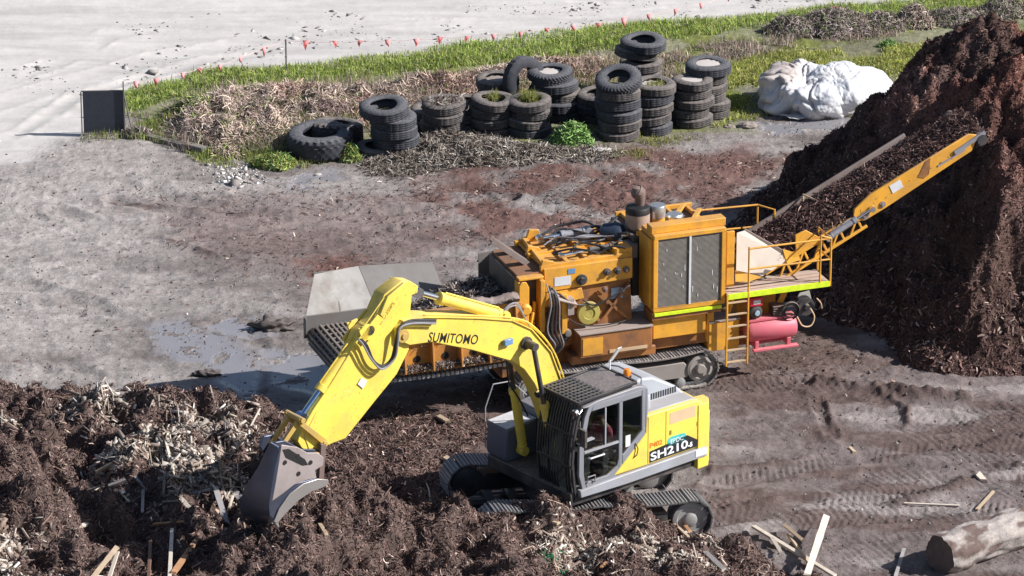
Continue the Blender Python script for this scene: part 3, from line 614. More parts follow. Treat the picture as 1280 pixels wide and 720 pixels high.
        v1, f1, c1 = strands(P, nrm, RNG.uniform(.08, .3, n), RNG.uniform(.6, 1.3, n) * bw, .9, pick(n, pal, .28), .5)
        o = npmesh(name, v1, f1, M['fibre'], c1); o.location = (x0, y0, float(ground_z(np.array([x0]), np.array([y0]))[0])); tag(o, label, cat, group); return o
    bush('dead_bush', 988, 44, .75, .55, 4500, DARK, 'rounded grey dead bush at the left end of the row beyond the white bundle', 'bush', group='dead bushes by the sand road')
    bush('dead_bush', 1042, 40, 1.2, .7, 9000, DARK + [(1, (.36, .29, .27))], 'widest tangled grey dead bush beyond the white plastic bundle', 'bush', group='dead bushes by the sand road')
    bush('dead_bush', 1100, 36, .8, .55, 4500, DARK, 'low grey dead bush just behind the orange ground flag', 'bush', group='dead bushes by the sand road')
    bush('dead_bush', 1142, 34, .55, .75, 3500, DARK + STR, 'upright brown dead bush with a tall dry stalk', 'bush', group='dead bushes by the sand road')
    bush('dead_bush', 1200, 26, 1.1, .35, 5000, DARK, 'long low mat of dead brush above the mulch pile', 'bush', group='dead bushes by the sand road')
    bush('dead_bush', 1255, 20, .8, .5, 4500, DARK, 'dead bush at the top right corner above the pile', 'bush', group='dead bushes by the sand road')
    bush('dead_bush', 405, 152, .9, .6, 8000, [(3, (.25, .17, .16)), (2, (.36, .27, .25)), (1, (.15, .1, .1))], 'dense purplish dry bush behind the big tyre', 'bush')
    bush('dead_bush', 250, 150, .8, .55, 5000, DARK + GREEN, 'grey green scrubby bush right of the dark board', 'bush')
    bush('dead_bush', 172, 172, .35, .3, 1500, DARK, 'small dark dry tuft at the foot of the board post', 'bush')
    WEED = [(3, (.14, .25, .06)), (2, (.22, .36, .12)), (1, (.32, .42, .2)), (1, (.08, .15, .04))]
    bush('leafy_weed', 715, 182, .5, .66, 4200, WEED, 'bushy green leafy weed growing between two tyre stacks', 'weed', bw=.035, flat=.8)
    bush('leafy_weed', 345, 205, .5, .35, 2500, WEED + YEL, 'green grass clump against the left side of the big tyre', 'weed', bw=.022)
    bush('leafy_weed', 438, 198, .22, .55, 900, WEED + YEL, 'tall green weed just right of the big tyre', 'weed', bw=.022)
    bush('leafy_weed', 1110, 60, .25, .2, 300, WEED, 'tiny green weed tuft in the marsh grass', 'weed', bw=.022)
    return bush, GREEN, YEL
# ================================================================== shared machine helpers
class Frame:
    """a vertical machine plane: turns measured photo points into machine coordinates (x, lateral, z)"""
    def __init__(s, x, y, deg): s.o = np.array([x, y, 0.]); a = rad(deg); s.ex = np.array([math.cos(a), math.sin(a), 0]); s.ey = np.array([-s.ex[1], s.ex[0], 0]); s.loc = (x, y, 0); s.rz = a
    def __call__(s, u, v, l=0.0):
        d = _D + np.array([1.0, 0, 0]) * (u - 640) / FPX + _U * (360 - v) / FPX; q = s.o + s.ey * l - CAM
        p = CAM + d * ((q @ s.ey) / (d @ s.ey)) - s.o; return (float(p @ s.ex), l, float(p[2]))
def rz2(pts, l=None): return [(p[0], p[2]) for p in pts]
def text_mesh(name, s, size, m, parent, M4, off=.0, sx=1.0, shear=0.0, ext=.002, sp=1.0, label=None):
    cu = bpy.data.curves.new(name, 'FONT'); cu.body = s; cu.size = size; cu.offset = off; cu.shear = shear; cu.extrude = ext; cu.space_character = sp; cu.resolution_u = 4
    o = bpy.data.objects.new(name, cu); COL.objects.link(o); dg = bpy.context.evaluated_depsgraph_get(); me = bpy.data.meshes.new_from_object(o.evaluated_get(dg))
    bpy.data.objects.remove(o); me.name = name; me.transform(Matrix.Diagonal((sx, 1, 1, 1))); me.transform(M4); me.materials.clear(); me.materials.append(m)
    q = bpy.data.objects.new(name, me); COL.objects.link(q); q.parent = parent
    if label: q['label'] = label
    return q
def basis(o, x, y):
    x = Vector(x).normalized(); y = Vector(y); y = (y - x * y.dot(x)).normalized(); z = x.cross(y); return Matrix((( x.x, y.x, z.x, o[0]), (x.y, y.y, z.y, o[1]), (x.z, y.z, z.z, o[2]), (0, 0, 0, 1)))
def track_loop(xr, xf, r, zc, sag=.05, n=48, r2=None):
    """closed list of (x, z, tangent angle) evenly spaced round a crawler"""
    P = []; r2 = r2 or r
    for i in range(40): t = i / 40; P.append((xr + (xf - xr) * t, zc - r))
    for i in range(30): a = -math.pi / 2 + math.pi * i / 30; P.append((xf + r2 * math.cos(a), zc + r2 * math.sin(a)))
    for i in range(40): t = i / 40; P.append((xf + (xr - xf) * t, zc + r - sag * (1 - (2 * ((t * 2) % 1) - 1) ** 2)))
    for i in range(30): a = math.pi / 2 + math.pi * i / 30; P.append((xr + r * math.cos(a), zc + r * math.sin(a)))
    P = np.array(P); Q = np.vstack([P, P[:1]]); L = np.r_[0, np.cumsum(np.hypot(*np.diff(Q, axis=0).T))]; out = []
    for i in range(n):
        s = L[-1] * i / n; x = np.interp(s, L, Q[:, 0]); z = np.interp(s, L, Q[:, 1]); s2 = (s + .05) % L[-1]
        x2 = np.interp(s2, L, Q[:, 0]); z2 = np.interp(s2, L, Q[:, 1]); out.append((x, z, math.atan2(z2 - z, x2 - x)))
    return out, L[-1] / n
def crawler(parent, y, w, xr, xf, r, zc, Mx, n, mats, frame_m, hub_m, y_out, grouser=2, sag=.05):
    """one track with shoes, frame, rollers, idler, sprocket; y = centre, y_out = +1/-1 outer side"""
    pts, pit = track_loop(xr, xf, r, zc, sag, n); b = MB()
    for x, z, a in pts:
        Mr = Mx @ Matrix.Translation((x, y, z)) @ Matrix.Rotation(-a, 4, 'Y')
        b.box(-pit * .47, pit * .47, -w / 2, w / 2, -.012, .018, 0, Mr)
        for g in (-.36, -.02, .32):
            b.box(g * pit - .007, g * pit + .007, -w / 2 + .01, w / 2 - .01, -.030, -.01, 1, Mr)
        b.box(-pit * .5, pit * .5, -.11, -.07, .018, .085, 1, Mr); b.box(-pit * .5, pit * .5, .07, .11, .018, .085, 1, Mr)
    tr = b.build('track', mats, parent)
    f = MB(); f.prism([(xr + r * 1.0, zc - .18), (xf - r * .7, zc - .18), (xf - r * .5, zc + .02), (xf - r * .9, zc + .17), (xr + r * 1.1, zc + .17)], y - .17, y + .17, 'y')
    M4 = Mx
    f.v = [tuple(M4 @ Vector(p)) for p in f.v]; f.build('track_frame', frame_m, tr, bevel=.015)
    def whl(nm, x, rr, m, hub=True):
        q = MB(); ax = (0, y_out, 0)
        q.lathe([(0, -.2), (rr * .8, -.2), (rr, -.16), (rr, -.1), (rr * .93, -.09), (rr * .93, .12), (rr, .13), (rr, .2), (rr * .78, .22), (rr * .7, .19), (rr * .42, .19), (rr * .38, .26), (rr * .3, .28), (0, .28)], (x, y, zc), ax, 28)
        q.v = [tuple(M4 @ Vector(p)) for p in q.v]; return q.build(nm, m, tr)
    whl('sprocket', xr, r - .07, hub_m); whl('idler', xf, r - .11, frame_m)
    k = 7
    for i in range(k):
        x = xr + (xf - xr) * (i + .9) / (k + .8); q = MB(); q.lathe([(0, -.2), (.1, -.2), (.11, -.12), (.085, -.1), (.085, .1), (.11, .12), (.1, .21), (.04, .23), (0, .23)], (x, y, zc - r + .13), (0, y_out, 0), 16)
        q.v = [tuple(M4 @ Vector(p)) for p in q.v]; q.build('roller', hub_m, tr)
    return tr
def hydraulic(parent, p0, p1, r, frac, m_barrel, m_rod, name='cylinder', rr=None):
    """barrel from p0 covering frac of the way to p1, rod beyond, eyes at both ends"""
    p0 = Vector(p0); p1 = Vector(p1); q = p0.lerp(p1, frac); d = (p1 - p0).normalized()
    b = MB(); b.cyl(p0, q, r); b.cyl(q - d * r * 1.0, q + d * .03, r * 1.22); b.cyl(p0 + d * r * 1.1, p0 + d * r * 1.7, r * 1.18)
    sd = Vector((0, 1, 0)); b.cyl(p0 - sd * r * 1.1, p0 + sd * r * 1.1, r * 1.15)
    off = d.cross(sd).normalized(); b.tube([p0 + d * r * 1.5 + off * r * 1.25, q - d * r + off * r * 1.25], r * .2, 8)
    o = b.build(name, m_barrel, parent, bevel=.006)
    c = MB(); c.cyl(q, p1, rr or r * .55); c.cyl(p1 - sd * r * .95, p1 + sd * r * .95, r * .95); c.build('rod', m_rod, o); return o
def build_excavator():
    F = Frame(1.2263, -12.7059, 219)
    root = empty('excavator', F.loc, F.rz, 'yellow crawler excavator with its arm reaching down into the bark heap', 'excavator')
    Y, GR, DK, ST = M['exc_yellow'], M['exc_grey'], M['exc_dark'], M['track_steel']
    # ---- undercarriage turned 22 degrees and nosing up the heap
    Mu = Matrix.Translation((0, 0, .04)) @ Matrix.Rotation(rad(-22), 4, 'Z') @ Matrix.Rotation(rad(-4.0), 4, 'Y')
    for s in (1, -1): crawler(root, s * 1.2, .62, -1.93, 1.93, .43, .47, Mu, 47, [M['track_steel'], M['track_bright']], DK, M['wheel_steel'], s)
    b = MB(); b.prism([(-.9, .42), (.9, .42), (.75, .82), (-.75, .82)], -1.0, 1.0); b.lathe([(0, .8), (.66, .8), (.66, 1.02), (0, 1.02)], n=36)
    b.v = [tuple(Mu @ Vector(p)) for p in b.v]; b.build('undercarriage', DK, root, bevel=.02)
    # ---- revolving deck
    b = MB(); b.prism([(1.15, -1.3), (1.15, 1.28), (-2.1, 1.28), (-2.1, -1.3)], 1.06, 1.32, 'z'); b.build('deck', DK, root, bevel=.02)
    b = MB(); b.prism([(.98, 1.24), (1.0, 1.40), (-.1, 1.44), (-2.28, 1.47), (-2.28, 1.26), (-.2, 1.22)], 1.28, 1.40); b.build('side_sill', M['exc_sill'], root, bevel=.02)
    b = MB(); b.prism([(.9, 1.24), (.9, 1.44), (-2.2, 1.46), (-2.2, 1.25)], -1.40, -1.30); b.build('side_sill', M['exc_sill'], root, bevel=.02)
    b = MB(); b.box(-2.28, -1.97, 1.404, 1.409, 1.31, 1.45); b.build('white_panel', M['white_paint'], root, 'white plate at the tail end of the sill')
    # ---- yellow side bodies
    def side(y0, y1, nm):
        b = MB(); b.prism([(.14, 1.46), (-.70, 2.16), (-.72, 2.53), (-2.0, 2.51), (-2.18, 2.44), (-2.24, 1.49), (-.7, 1.455)] if y0 > 0 else [(-.1, 1.46), (-.1, 2.2), (-.72, 2.2), (-2.2, 2.12), (-2.24, 1.49)], y0, y1)
        return b.build(nm, Y, root, bevel=.035, seg=3)
    side(.62, 1.36, 'side_body'); side(-1.37, -.35, 'side_body')
    b = MB()
    for x in (-.76, -1.22): b = MB(); b.box(x - .008, x + .008, 1.358, 1.364, 1.5, 2.48); b.build('door_seam', M['seam'], root)
    b = MB(); b.tube([(-.38, 1.365, 1.72), (-.44, 1.40, 1.78), (-.47, 1.40, 1.9), (-.44, 1.365, 2.02)], .014, 8)
    b.build('door_handle', M['seam'], root)
    for x in (-1.34, -2.05): b = MB(); b.box(x - .02, x + .02, 1.358, 1.372, 1.96, 2.05); b.build('latch', M['seam'], root)
    b = MB(); b.box(-1.98, -1.32, 1.359, 1.364, 2.18, 2.42); b.build('faded_panel', M['exc_tan'], root, 'faded tan patch where a decal was removed')
    # counterweight
    prof = [(-2.05, 1.38), (-2.34, 1.36), (-2.52, 1.18), (-2.66, .8), (-2.73, .35), (-2.75, 0), (-2.73, -.35), (-2.66, -.8), (-2.52, -1.18), (-2.34, -1.36), (-2.05, -1.38)]
    b = MB(); b.prism([(x * 1, y) for x, y in prof], 1.02, 2.12, 'z'); b.prism([(x, y) for x, y in [(-2.05, 1.38), (-2.34, 1.36), (-2.48, 1.18), (-2.5, 1.0), (-2.1, .95)]], 2.12, 2.40, 'z'); b.prism([(x * .97, y * .97) for x, y in prof], 2.12, 2.16, 'z', 1)
    b.build('counterweight', [Y, M['exc_sill']], root, bevel=.07, seg=3)
    # engine hood
    b = MB(); b.prism([(-.77, 2.2), (-.78, 3.04), (-1.0, 3.08), (-1.3, 3.03), (-1.92, 2.68), (-2.12, 2.50), (-2.14, 2.2)], -.22, .86); b.build('engine_hood', M['exc_hood'], root, bevel=.05, seg=3)
    b = MB(); b.prism([(-.72, 2.40), (-.72, 2.548), (-2.0, 2.528), (-2.14, 2.46), (-2.14, 2.40)], .1, 1.26); b.build('hood_deck', M['exc_sill'], root, bevel=.01)
    b = MB()
    for i in range(13):
        x = -1.14 - i * .062; b.box(x - .018, x + .018, .858, .866, 2.56, 2.69)
    b.build('hood_vent', M['black'], root)
    b = MB(); b.lathe([(0, 0), (.1, 0), (.11, .03), (.11, .26), (.09, .3), (0, .3)], (-.93, 1.05, 2.54), (0, 0, 1)); b.build('air_precleaner', M['exc_hood'], root)
    b = MB(); b.tube([(-1.5, -.5, 2.1), (-1.5, -.5, 2.55), (-1.55, -.5, 2.62), (-1.68, -.5, 2.66)], .05, 14); b.build('exhaust_pipe', M['exc_dark'], root)
    # ---- cab (left side)
    cabx = lambda z: np.interp(z, [1.38, 1.7, 2.3, 2.9, 3.1], [.90, 1.0, .99, .86, .74])
    y0, y1 = .30, 1.35; cab = MB()
    def panel(P, ya, yb, m=0): cab.prism(P, ya, yb, 'y', m)
    for ya, yb in ((1.28, 1.352), (.302, .36)):
        panel([(.90, 1.36), (.80, 1.36), (.87, 1.7), (.87, 2.3), (.74, 2.9), (.70, 2.97), (.62, 3.12), (.74, 3.12), (.86, 2.9), (.99, 2.3), (1.0, 1.7)], ya, yb)
        panel([(.795, 1.36), (.83, 1.52), (.26, 1.52), (.02, 1.66), (-.02, 1.80), (-.02, 1.52), (.18, 1.36)], ya, yb)
        panel([(.17, 1.37), (-.11, 1.62), (-.11, 3.02), (-.02, 3.02), (-.02, 1.60)], ya, yb)
        panel([(-.11, 1.625), (-.70, 2.13), (-.70, 2.30), (-.62, 2.24), (-.14, 1.86), (-.11, 1.86)], ya, yb)
        panel([(-.62, 2.245), (-.70, 2.305), (-.70, 3.12), (-.60, 3.12), (-.60, 2.245)], ya, yb)
        panel([(-.595, 2.98), (-.595, 3.12), (.615, 3.12), (.69, 2.98)], ya, yb)
    cab.prism([(.90, 3.10), (.5, 3.17), (-.5, 3.20), (-.74, 3.13), (-.74, 3.08), (.74, 3.08)], y0, y1)
    cab.box(-.74, .88, y0, y1, 1.30, 1.36); cab.box(-.76, -.70, y0, y1, 1.36, 3.1)
    cabo = cab.build('cab', GR, root, bevel=.018, seg=2)
    def glass(nm, pts, t=.006): g = MB(); g.quad(pts, t); return g.build(nm, M['glass'], cabo)
    glass('window', [(.83, 1.318, 1.53), (.86, 1.318, 2.3), (.70, 1.318, 2.97), (-.01, 1.318, 2.97), (-.01, 1.318, 1.66), (.26, 1.318, 1.53)])
    glass('window', [(-.13, 1.318, 1.90), (-.13, 1.318, 2.97), (-.59, 1.318, 2.97), (-.59, 1.318, 2.27)])
    glass('window', [(.84, .33, 1.53), (.86, .33, 2.3), (.70, .33, 2.97), (-.59, .33, 2.97), (-.59, .33, 1.6)])
    zz = [1.42, 1.8, 2.3, 2.75, 3.02]; wv = [(float(cabx(z)) - .035, z) for z in zz]; g = MB(); g.prism(wv + [(x - .01, z) for x, z in wv[::-1]], .37, 1.27); g.build('windscreen', M['glass'], cabo)
    b = MB(); b.bar((-.01, 1.34, 2.16), (.86, 1.34, 2.16), .03, .045); b.bar((.32, 1.335, 2.14), (.32, 1.335, 2.97), .025, .03); b.build('window_rail', M['exc_sill'], cabo)
    b = MB(); b.tube([(.40, 1.37, 2.03), (.40, 1.41, 2.03), (.76, 1.41, 2.03), (.76, 1.37, 2.03)], .018, 8); b.build('door_handle', M['white_paint'], cabo)
    b = MB(); b.tube([(.62, 1.36, 1.50), (.62, 1.39, 1.50), (.62, 1.39, 1.64), (.80, 1.39, 1.64), (.80, 1.36, 1.50)], .014, 8); b.build('step_handle', GR, cabo)
    b = MB(); b.box(-.33, -.21, 1.322, 1.327, 1.98, 2.22); b.build('sticker', M['white_paint'], cabo, 'pale blue and white notice stuck in the rear cab window')
    b = MB(); b.box(-.20, .30, .62, 1.08, 1.40, 1.72); b.box(-.20, .30, .60, 1.10, 1.72, 1.86); b.box(-.34, -.18, .62, 1.08, 1.8, 2.50); b.box(-.31, -.20, .72, .98, 2.51, 2.72); b.build('operator_seat', M['black'], cabo, bevel=.04)
    b = MB(); b.box(.55, .72, .5, 1.15, 1.36, 2.0); b.box(.15, .3, 1.12, 1.24, 1.4, 2.02); b.box(.15, .3, .44, .56, 1.4, 2.02); b.tube([(.28, 1.18, 2.0), (.3, 1.18, 2.16)], .02); b.tube([(.28, .5, 2.0), (.3, .5, 2.16)], .02); b.build('console', M['exc_dark'], cabo, bevel=.02)
    # roof and front guards
    b = MB(); X0, X1, Y0, Y1, Z = 1.02, -.47, .26, 1.33, 3.26
    for y in (Y0, Y1): b.bar((X0, y, Z - .03), (X1, y, Z + .03), .05, .06)
    b.bar((X0, Y0, Z - .03), (X0, Y1, Z - .03), .05, .06); b.bar((X1, Y0, Z + .03), (X1, Y1, Z + .03), .05, .06)
    for i in range(1, 9): y = Y0 + (Y1 - Y0) * i / 9; b.bar((X0, y, Z - .02), (.28, y, Z), .035, .05)
    for i in range(1, 8): x = X0 - (X0 - .28) * i / 7.5; b.bar((x, Y0, Z - .02), (x, Y1, Z - .02), .045, .04)
    for x in (.9, .3, -.4):
        for y in (.4, 1.2): b.box(x - .03, x + .03, y - .03, y + .03, 3.1, 3.24)
    b.build('roof_guard', M['guard'], root, bevel=.006)
    b = MB(); b.prism([(.29, 3.235), (.29, 3.25), (-.46, 3.30), (-.46, 3.285)], Y0 + .03, Y1 - .03); b.build('roof_plate', M['exc_dark2'], root)
    b = MB(); fr = lambda z: float(cabx(z)) + .13; zs = [1.22, 1.55, 2.0, 2.45, 2.85, 3.22]
    for i in range(15):
        y = .24 + (1.30 - .24) * i / 14
        w = .045 if i in (0, 14) else .022
        for za, zb in zip(zs[:-1], zs[1:]): b.bar((fr(max(za, 1.38)), y, za), (fr(max(zb, 1.38)), y, zb), w, .045)
    for z in (1.23, 1.9, 2.55, 3.2): b.bar((fr(max(z, 1.38)) + .01, .22, z), (fr(max(z, 1.38)) + .01, 1.32, z), .04, .05)
    for z in (1.5, 2.9):
        for y in (.3, 1.25): b.bar((fr(z) - .02, y, z), (float(cabx(z)) - .02, y, z), .04)
    b.build('front_guard', M['guard'], root)
    b = MB(); b.tube([(.95, 1.38, 3.10), (1.06, 1.42, 3.05)], .012); b.lathe([(0, -.05), (.06, -.04), (.075, .02), (.07, .05), (0, .05)], (1.10, 1.36, 3.08), (1, .15, -.3), 16); b.build('work_light', M['chrome'], root)
    b = MB(); b.tube([(.95, .28, 3.10), (1.08, .26, 3.12)], .012); b.lathe([(0, -.05), (.06, -.04), (.075, .02), (.07, .05), (0, .05)], (1.12, .26, 3.12), (1, .15, -.3), 16); b.build('work_light', M['chrome'], root)
    b = MB(); b.tube([(.98, 1.36, 2.85), (1.12, 1.52, 2.82), (1.12, 1.52, 2.6)], .013, 8); b.box(1.05, 1.11, 1.44, 1.66, 2.42, 2.78); b.build('mirror', M['exc_dark'], root, bevel=.02)
    b = MB(); b.bar((1.0, 1.38, 2.5), (1.08, 1.5, 2.47), .05, .03); b.bar((.7, 1.42, 2.46), (1.12, 1.47, 2.46), .09, .025); b.build('mirror_bracket', M['exc_sill'], root)
    b = MB(); b.lathe([(.09, 0), (.09, .04), (0, .04)], (-.55, .95, 3.25), n=20); bs = b.build('beacon', M['exc_dark'], root)
    b = MB(); b.lathe([(.075, .0), (.075, .08), (.055, .14), (0, .155)], (-.55, .95, 3.29), n=20); b.build('lens', M['orange_lens'], bs)
    b = MB(); b.bar((-.45, .55, 3.26), (-.45, .55, 3.52), .02); b.quad([(-.45, .50, 3.46), (-.50, .72, 3.80), (-.62, .70, 3.80), (-.57, .48, 3.46)], .02); b.build('antenna_panel', M['white_paint'], root)
    b = MB(); b.tube([(-.62, 1.3, 3.2), (-.62, 1.3, 3.34), (-.62, .6, 3.36), (-.62, .35, 3.3)], .018, 8); b.build('roof_rail', GR, root)
    # right front boxes
    b = MB(); b.prism([(.35, 1.33), (1.12, 1.33), (1.16, 1.45), (1.12, 2.02), (.35, 2.06)], -1.34, -.72); b.build('tool_box', M['exc_shaded'], root, bevel=.03)  # box blue puts the shade of this side into the base colour
    b = MB(); b.prism([(-.1, 1.33), (.34, 1.33), (.34, 2.25), (-.1, 2.28)], -1.36, -.5); b.build('fuel_tank', M['exc_shaded'], root, bevel=.04)
    b = MB(); b.quad([(.36, -1.33, 2.075), (1.11, -1.33, 2.035), (1.11, -.74, 2.035), (.36, -.74, 2.075)], .012); b.build('box_lid', M['white_paint'], root, 'pale lid of the right front tool box')
    b = MB(); b.tube([(1.16, -1.36, 1.45), (1.14, -1.38, 2.3), (.95, -1.37, 2.75), (.5, -1.37, 2.7), (.1, -1.37, 2.3)], .013, 8); b.build('handrail', M['exc_sill'], root)
    # ---- boom
    bp = [F(u, v, .1) for u, v in [(705, 566), (690, 536), (680, 508), (668, 480), (655, 462), (640, 452), (590, 438), (540, 428), (512, 432)]]
    bt = [F(u, v, .1) for u, v in [(496, 425), (495, 411), (503, 402), (530, 397), (560, 397), (600, 398), (640, 401), (664, 412), (688, 440), (702, 478), (716, 530), (722, 560)]]
    P = rz2(bp + bt); b = MB(); b.prism(P, -.30, .10); boom = b.build('boom', Y, root, bevel=.02, seg=2, sharp=50)
    b = MB()
    for i in range(3, 11): # plate edge weld lip along the top
        p, q = bt[i - 1], bt[i]; b.bar((p[0], -.10, p[2] + .012), (q[0], -.10, q[2] + .012), .46, .022)
    b.build('boom_top_plate', Y, boom)
    jx, jz = F(504, 420, .1)[0], F(504, 420, .1)[2]; b = MB(); b.lathe([(0, .0), (.05, .0), (.06, -.03), (.13, -.03), (.15, -.06), (.15, -.36), (.13, -.40), (0, -.40)], (jx, .15, jz), (0, 1, 0), 24); b.build('pivot_pin', M['exc_tan2'], boom)
    px = F(665, 432, .3); b = MB(); b.cyl((px[0], .34, px[2]), (px[0], -.56, px[2]), .085); b.lathe([(.13, -.02), (.13, .06), (0, .06)], (px[0], .10, px[2]), (0, 1, 0)); b.build('pivot_pin', M['exc_dark'], boom)
    tx = F(527, 441, .1)
    Mt = basis((F(533, 427.5, .1)[0], .104, F(533, 427.5, .1)[2]), (-1, 0, -.22), (.0, 0, 1)); # reads left to right from the left side
    p0 = Vector(F(534, 427, .1)); p1 = Vector(F(598, 430.5, .1)); dx = p1 - p0; Mt = basis((p0.x, .103, p0.z), dx, (0, 0, 1)); Mt = Matrix.Translation((0, 0, 0)) @ Mt
    t = text_mesh('lettering', 'SUMITOMO', .275, M['black'], root, Mt, off=.0018, sx=.86, sp=1.04, label='SUMITOMO in dark letters on the boom')
    w = max(v.co.x for v in t.data.vertices) - min(v.co.x for v in t.data.vertices)
    b = MB(); lp = F(634, 427, .14); b.box(lp[0] - .1, lp[0] + .1, .13, .20, lp[2] - .06, lp[2] + .06); b.bar((lp[0] + .02, .1, lp[2] - .02), (lp[0], .15, lp[2]), .03); b.build('boom_light', M['blue_lens'], boom, bevel=.01)
    # ---- arm
    ap = [(515, 369), (522, 366), (523, 358), (514, 352), (503, 351), (481, 368), (471, 392), (458, 408), (450, 415), (446, 424), (436, 444), (414, 480), (392, 512), (376, 540), (372, 552), (377, 560), (388, 567), (396, 569), (403, 563), (409, 557), (432, 548), (470, 500), (496, 468), (511, 438), (513, 420), (512, 400)]
    A = rz2([F(u, v, .02) for u, v in ap]); b = MB(); b.prism(A, -.25, .02); arm = b.build('arm', Y, root, bevel=.015, sharp=50)
    a0, a1 = F(513, 362, .02), F(470, 395, .02)
    top = [F(u, v, .02) for u, v in [(503, 352), (482, 369), (472, 392)]]; b = MB(); b.prism(rz2(top + [F(476, 396, .02), F(486, 374, .02), F(505, 357, .02)]), -.33, .10); b.build('arm_head', Y, arm, bevel=.012)
    b = MB()
    for yy in (.06, -.30):
        b.prism(rz2([F(*q, .02) for q in [(470, 392), (440, 430), (446, 436), (477, 398)]]), yy - .02, yy + .02)
        b.prism(rz2([F(*q, .02) for q in [(459, 404), (446, 410), (450, 424), (462, 424)]]), yy - .02, yy + .02); b.build('arm_bracket', Y, arm, bevel=.006); b = MB()
    b.prism(rz2([F(*q, .02) for q in [(395, 515), (380, 545), (386, 562), (402, 552), (424, 520), (440, 490), (430, 488)]]), .021, .035)
    b.build('arm_plate', Y, arm, bevel=.006)
    b = MB(); b.prism(rz2([F(*q, .04) for q in [(447, 480), (452, 472), (459, 476), (454, 486)]]), .038, .042); b.build('sticker', M['white_paint'], arm, 'small white notice on the arm')
    p0 = Vector(F(476.5, 406.5, .04)); p1 = Vector(F(496, 377, .04)); Mt = basis((p0.x, .024, p0.z), p1 - p0, (1, 0, 1)); text_mesh('lettering', 'LPC-350P5', .11, M['brown_ink'], arm, Mt, off=.0, label='faint LPC lettering up the arm')
    # arm cylinder on top of boom
    c0 = F(628, 396, -.10); c1 = F(521, 365, -.10); hydraulic(root, (c0[0], -.10, c0[2] + .02), (c1[0], -.10, c1[2]), .105, .74, Y, M['chrome'], 'arm_cylinder')
    b = MB()
    for yy in (-.24, .04): b.prism([(c0[0] - .1, c0[2] - .32), (c0[0] + .2, c0[2] - .3), (c0[0] + .05, c0[2] + .12), (c0[0] - .06, c0[2] + .12)], yy - .015, yy + .015)
    b.build('cylinder_bracket', Y, boom)
    # bucket cylinder along the front of the arm
    d0 = F(456, 413, -.10); d1 = F(377, 521, -.10); hydraulic(root, (d0[0], -.11, d0[2] + .05), (d1[0], -.11, d1[2]), .095, .70, Y, M['chrome_blue'], 'bucket_cylinder')
    b = MB(); b.cyl((d0[0], .08, d0[2] + .05), (d0[0], -.32, d0[2] + .05), .1); b.build('pivot_pin', M['exc_dark'], arm)
    # linkage
    lk = F(373, 523, .0); am = F(401, 552, .0); bk = F(350, 558, .0); tip = F(391, 566, .0); b = MB()
    for yy in (.10, -.32):
        b.prism([(lk[0] + .07, lk[2] + .05), (lk[0] + .05, lk[2] - .10), (am[0] - .02, am[2] - .07), (am[0] - .06, am[2] + .06)], yy - .025, yy + .025)
    for yy in (.03, -.25):
        b.prism([(lk[0] + .08, lk[2] - .02), (lk[0] - .06, lk[2] - .02), (bk[0] - .06, bk[2]), (bk[0] + .08, bk[2])], yy - .03, yy + .03)
    for (x, z) in ((lk[0], lk[2]), (am[0], am[2]), (bk[0], bk[2]), (tip[0], tip[2])): b.cyl((x, .16, z), (x, -.38, z), .055)
    b.build('bucket_linkage', M['exc_tan2'], root, bevel=.006)
    # thumb strut
    t0 = F(406, 556, .2); t1 = F(401, 606, .2); b = MB(); b.bar((t0[0], .12, t0[2]), (t1[0], .16, t1[2]), .10, .12); b.bar((t0[0], -.34, t0[2]), (t1[0], -.38, t1[2]), .10, .12); b.bar((t1[0], -.4, t1[2]), (t1[0], .18, t1[2]), .09); b.build('thumb_strut', M['rust_steel'], root, bevel=.008)
    # ---- bucket
    hw = .44; yc = -.12; yn = yc + hw
    sp = [F(u, v, yn) for u, v in [(352, 556), (372, 559), (384, 566), (397, 566), (405, 572), (404, 582), (394, 588), (396, 598), (385, 600), (368, 606), (354, 617), (340, 627), (345, 600), (349, 575)]]
    SP = rz2(sp); b = MB()
    b.prism(SP, yn - .03, yn)
    x_, z_ = zip(*SP)
    shell = [F(u, v, yn) for u, v in [(349, 560), (341, 578), (334, 602), (331, 622), (333, 640), (337, 648), (343, 652)]]
    S = rz2(shell); cxm = sum(p[0] for p in S) / len(S); inner = [(x + (F(375, 600, yn)[0] - x) * .07, z + (F(375, 600, yn)[2] - z) * .07) for x, z in S]
    nearp = [(349, 560), (343, 588), (338, 615), (336, 635), (338, 645), (343, 652)]; farp = [(337, 553), (323, 583), (305, 611), (298, 632), (303, 646), (330, 656)]; tt = [.12, .45, .8, 1, 1, .9]; K = 7; VV = []
    for side_ in (0, 1):
        for k in range(K + 1):
            s_ = k / K
            for (nu, nvv), (fu_, fv_), q_ in zip(nearp, farp, tt):
                pn = Vector(F(nu, nvv, yn - .03)); pf = Vector(F(fu_, fv_, yn - .03 - 2 * hw * q_)); p_ = pn.lerp(pf, s_); 
                if side_: p_ += Vector((-.035, 0, .01))
                VV.append(tuple(p_))
    m6 = 6; off = (K + 1) * m6; FF = []
    for k in range(K):
        for j in range(m6 - 1):
            a_ = k * m6 + j; FF += [(a_, a_ + 1, a_ + m6 + 1, a_ + m6), (off + a_, off + a_ + m6, off + a_ + m6 + 1, off + a_ + 1)]
    for k in range(K): FF += [(k * m6, k * m6 + m6, off + k * m6 + m6, off + k * m6), (k * m6 + 5, off + k * m6 + 5, off + k * m6 + m6 + 5, k * m6 + m6 + 5)]
    for j in range(m6 - 1): FF += [(j, off + j, off + j + 1, j + 1), (K * m6 + j, K * m6 + j + 1, off + K * m6 + j + 1, off + K * m6 + j)]
    b.add(VV, FF, 1, True)
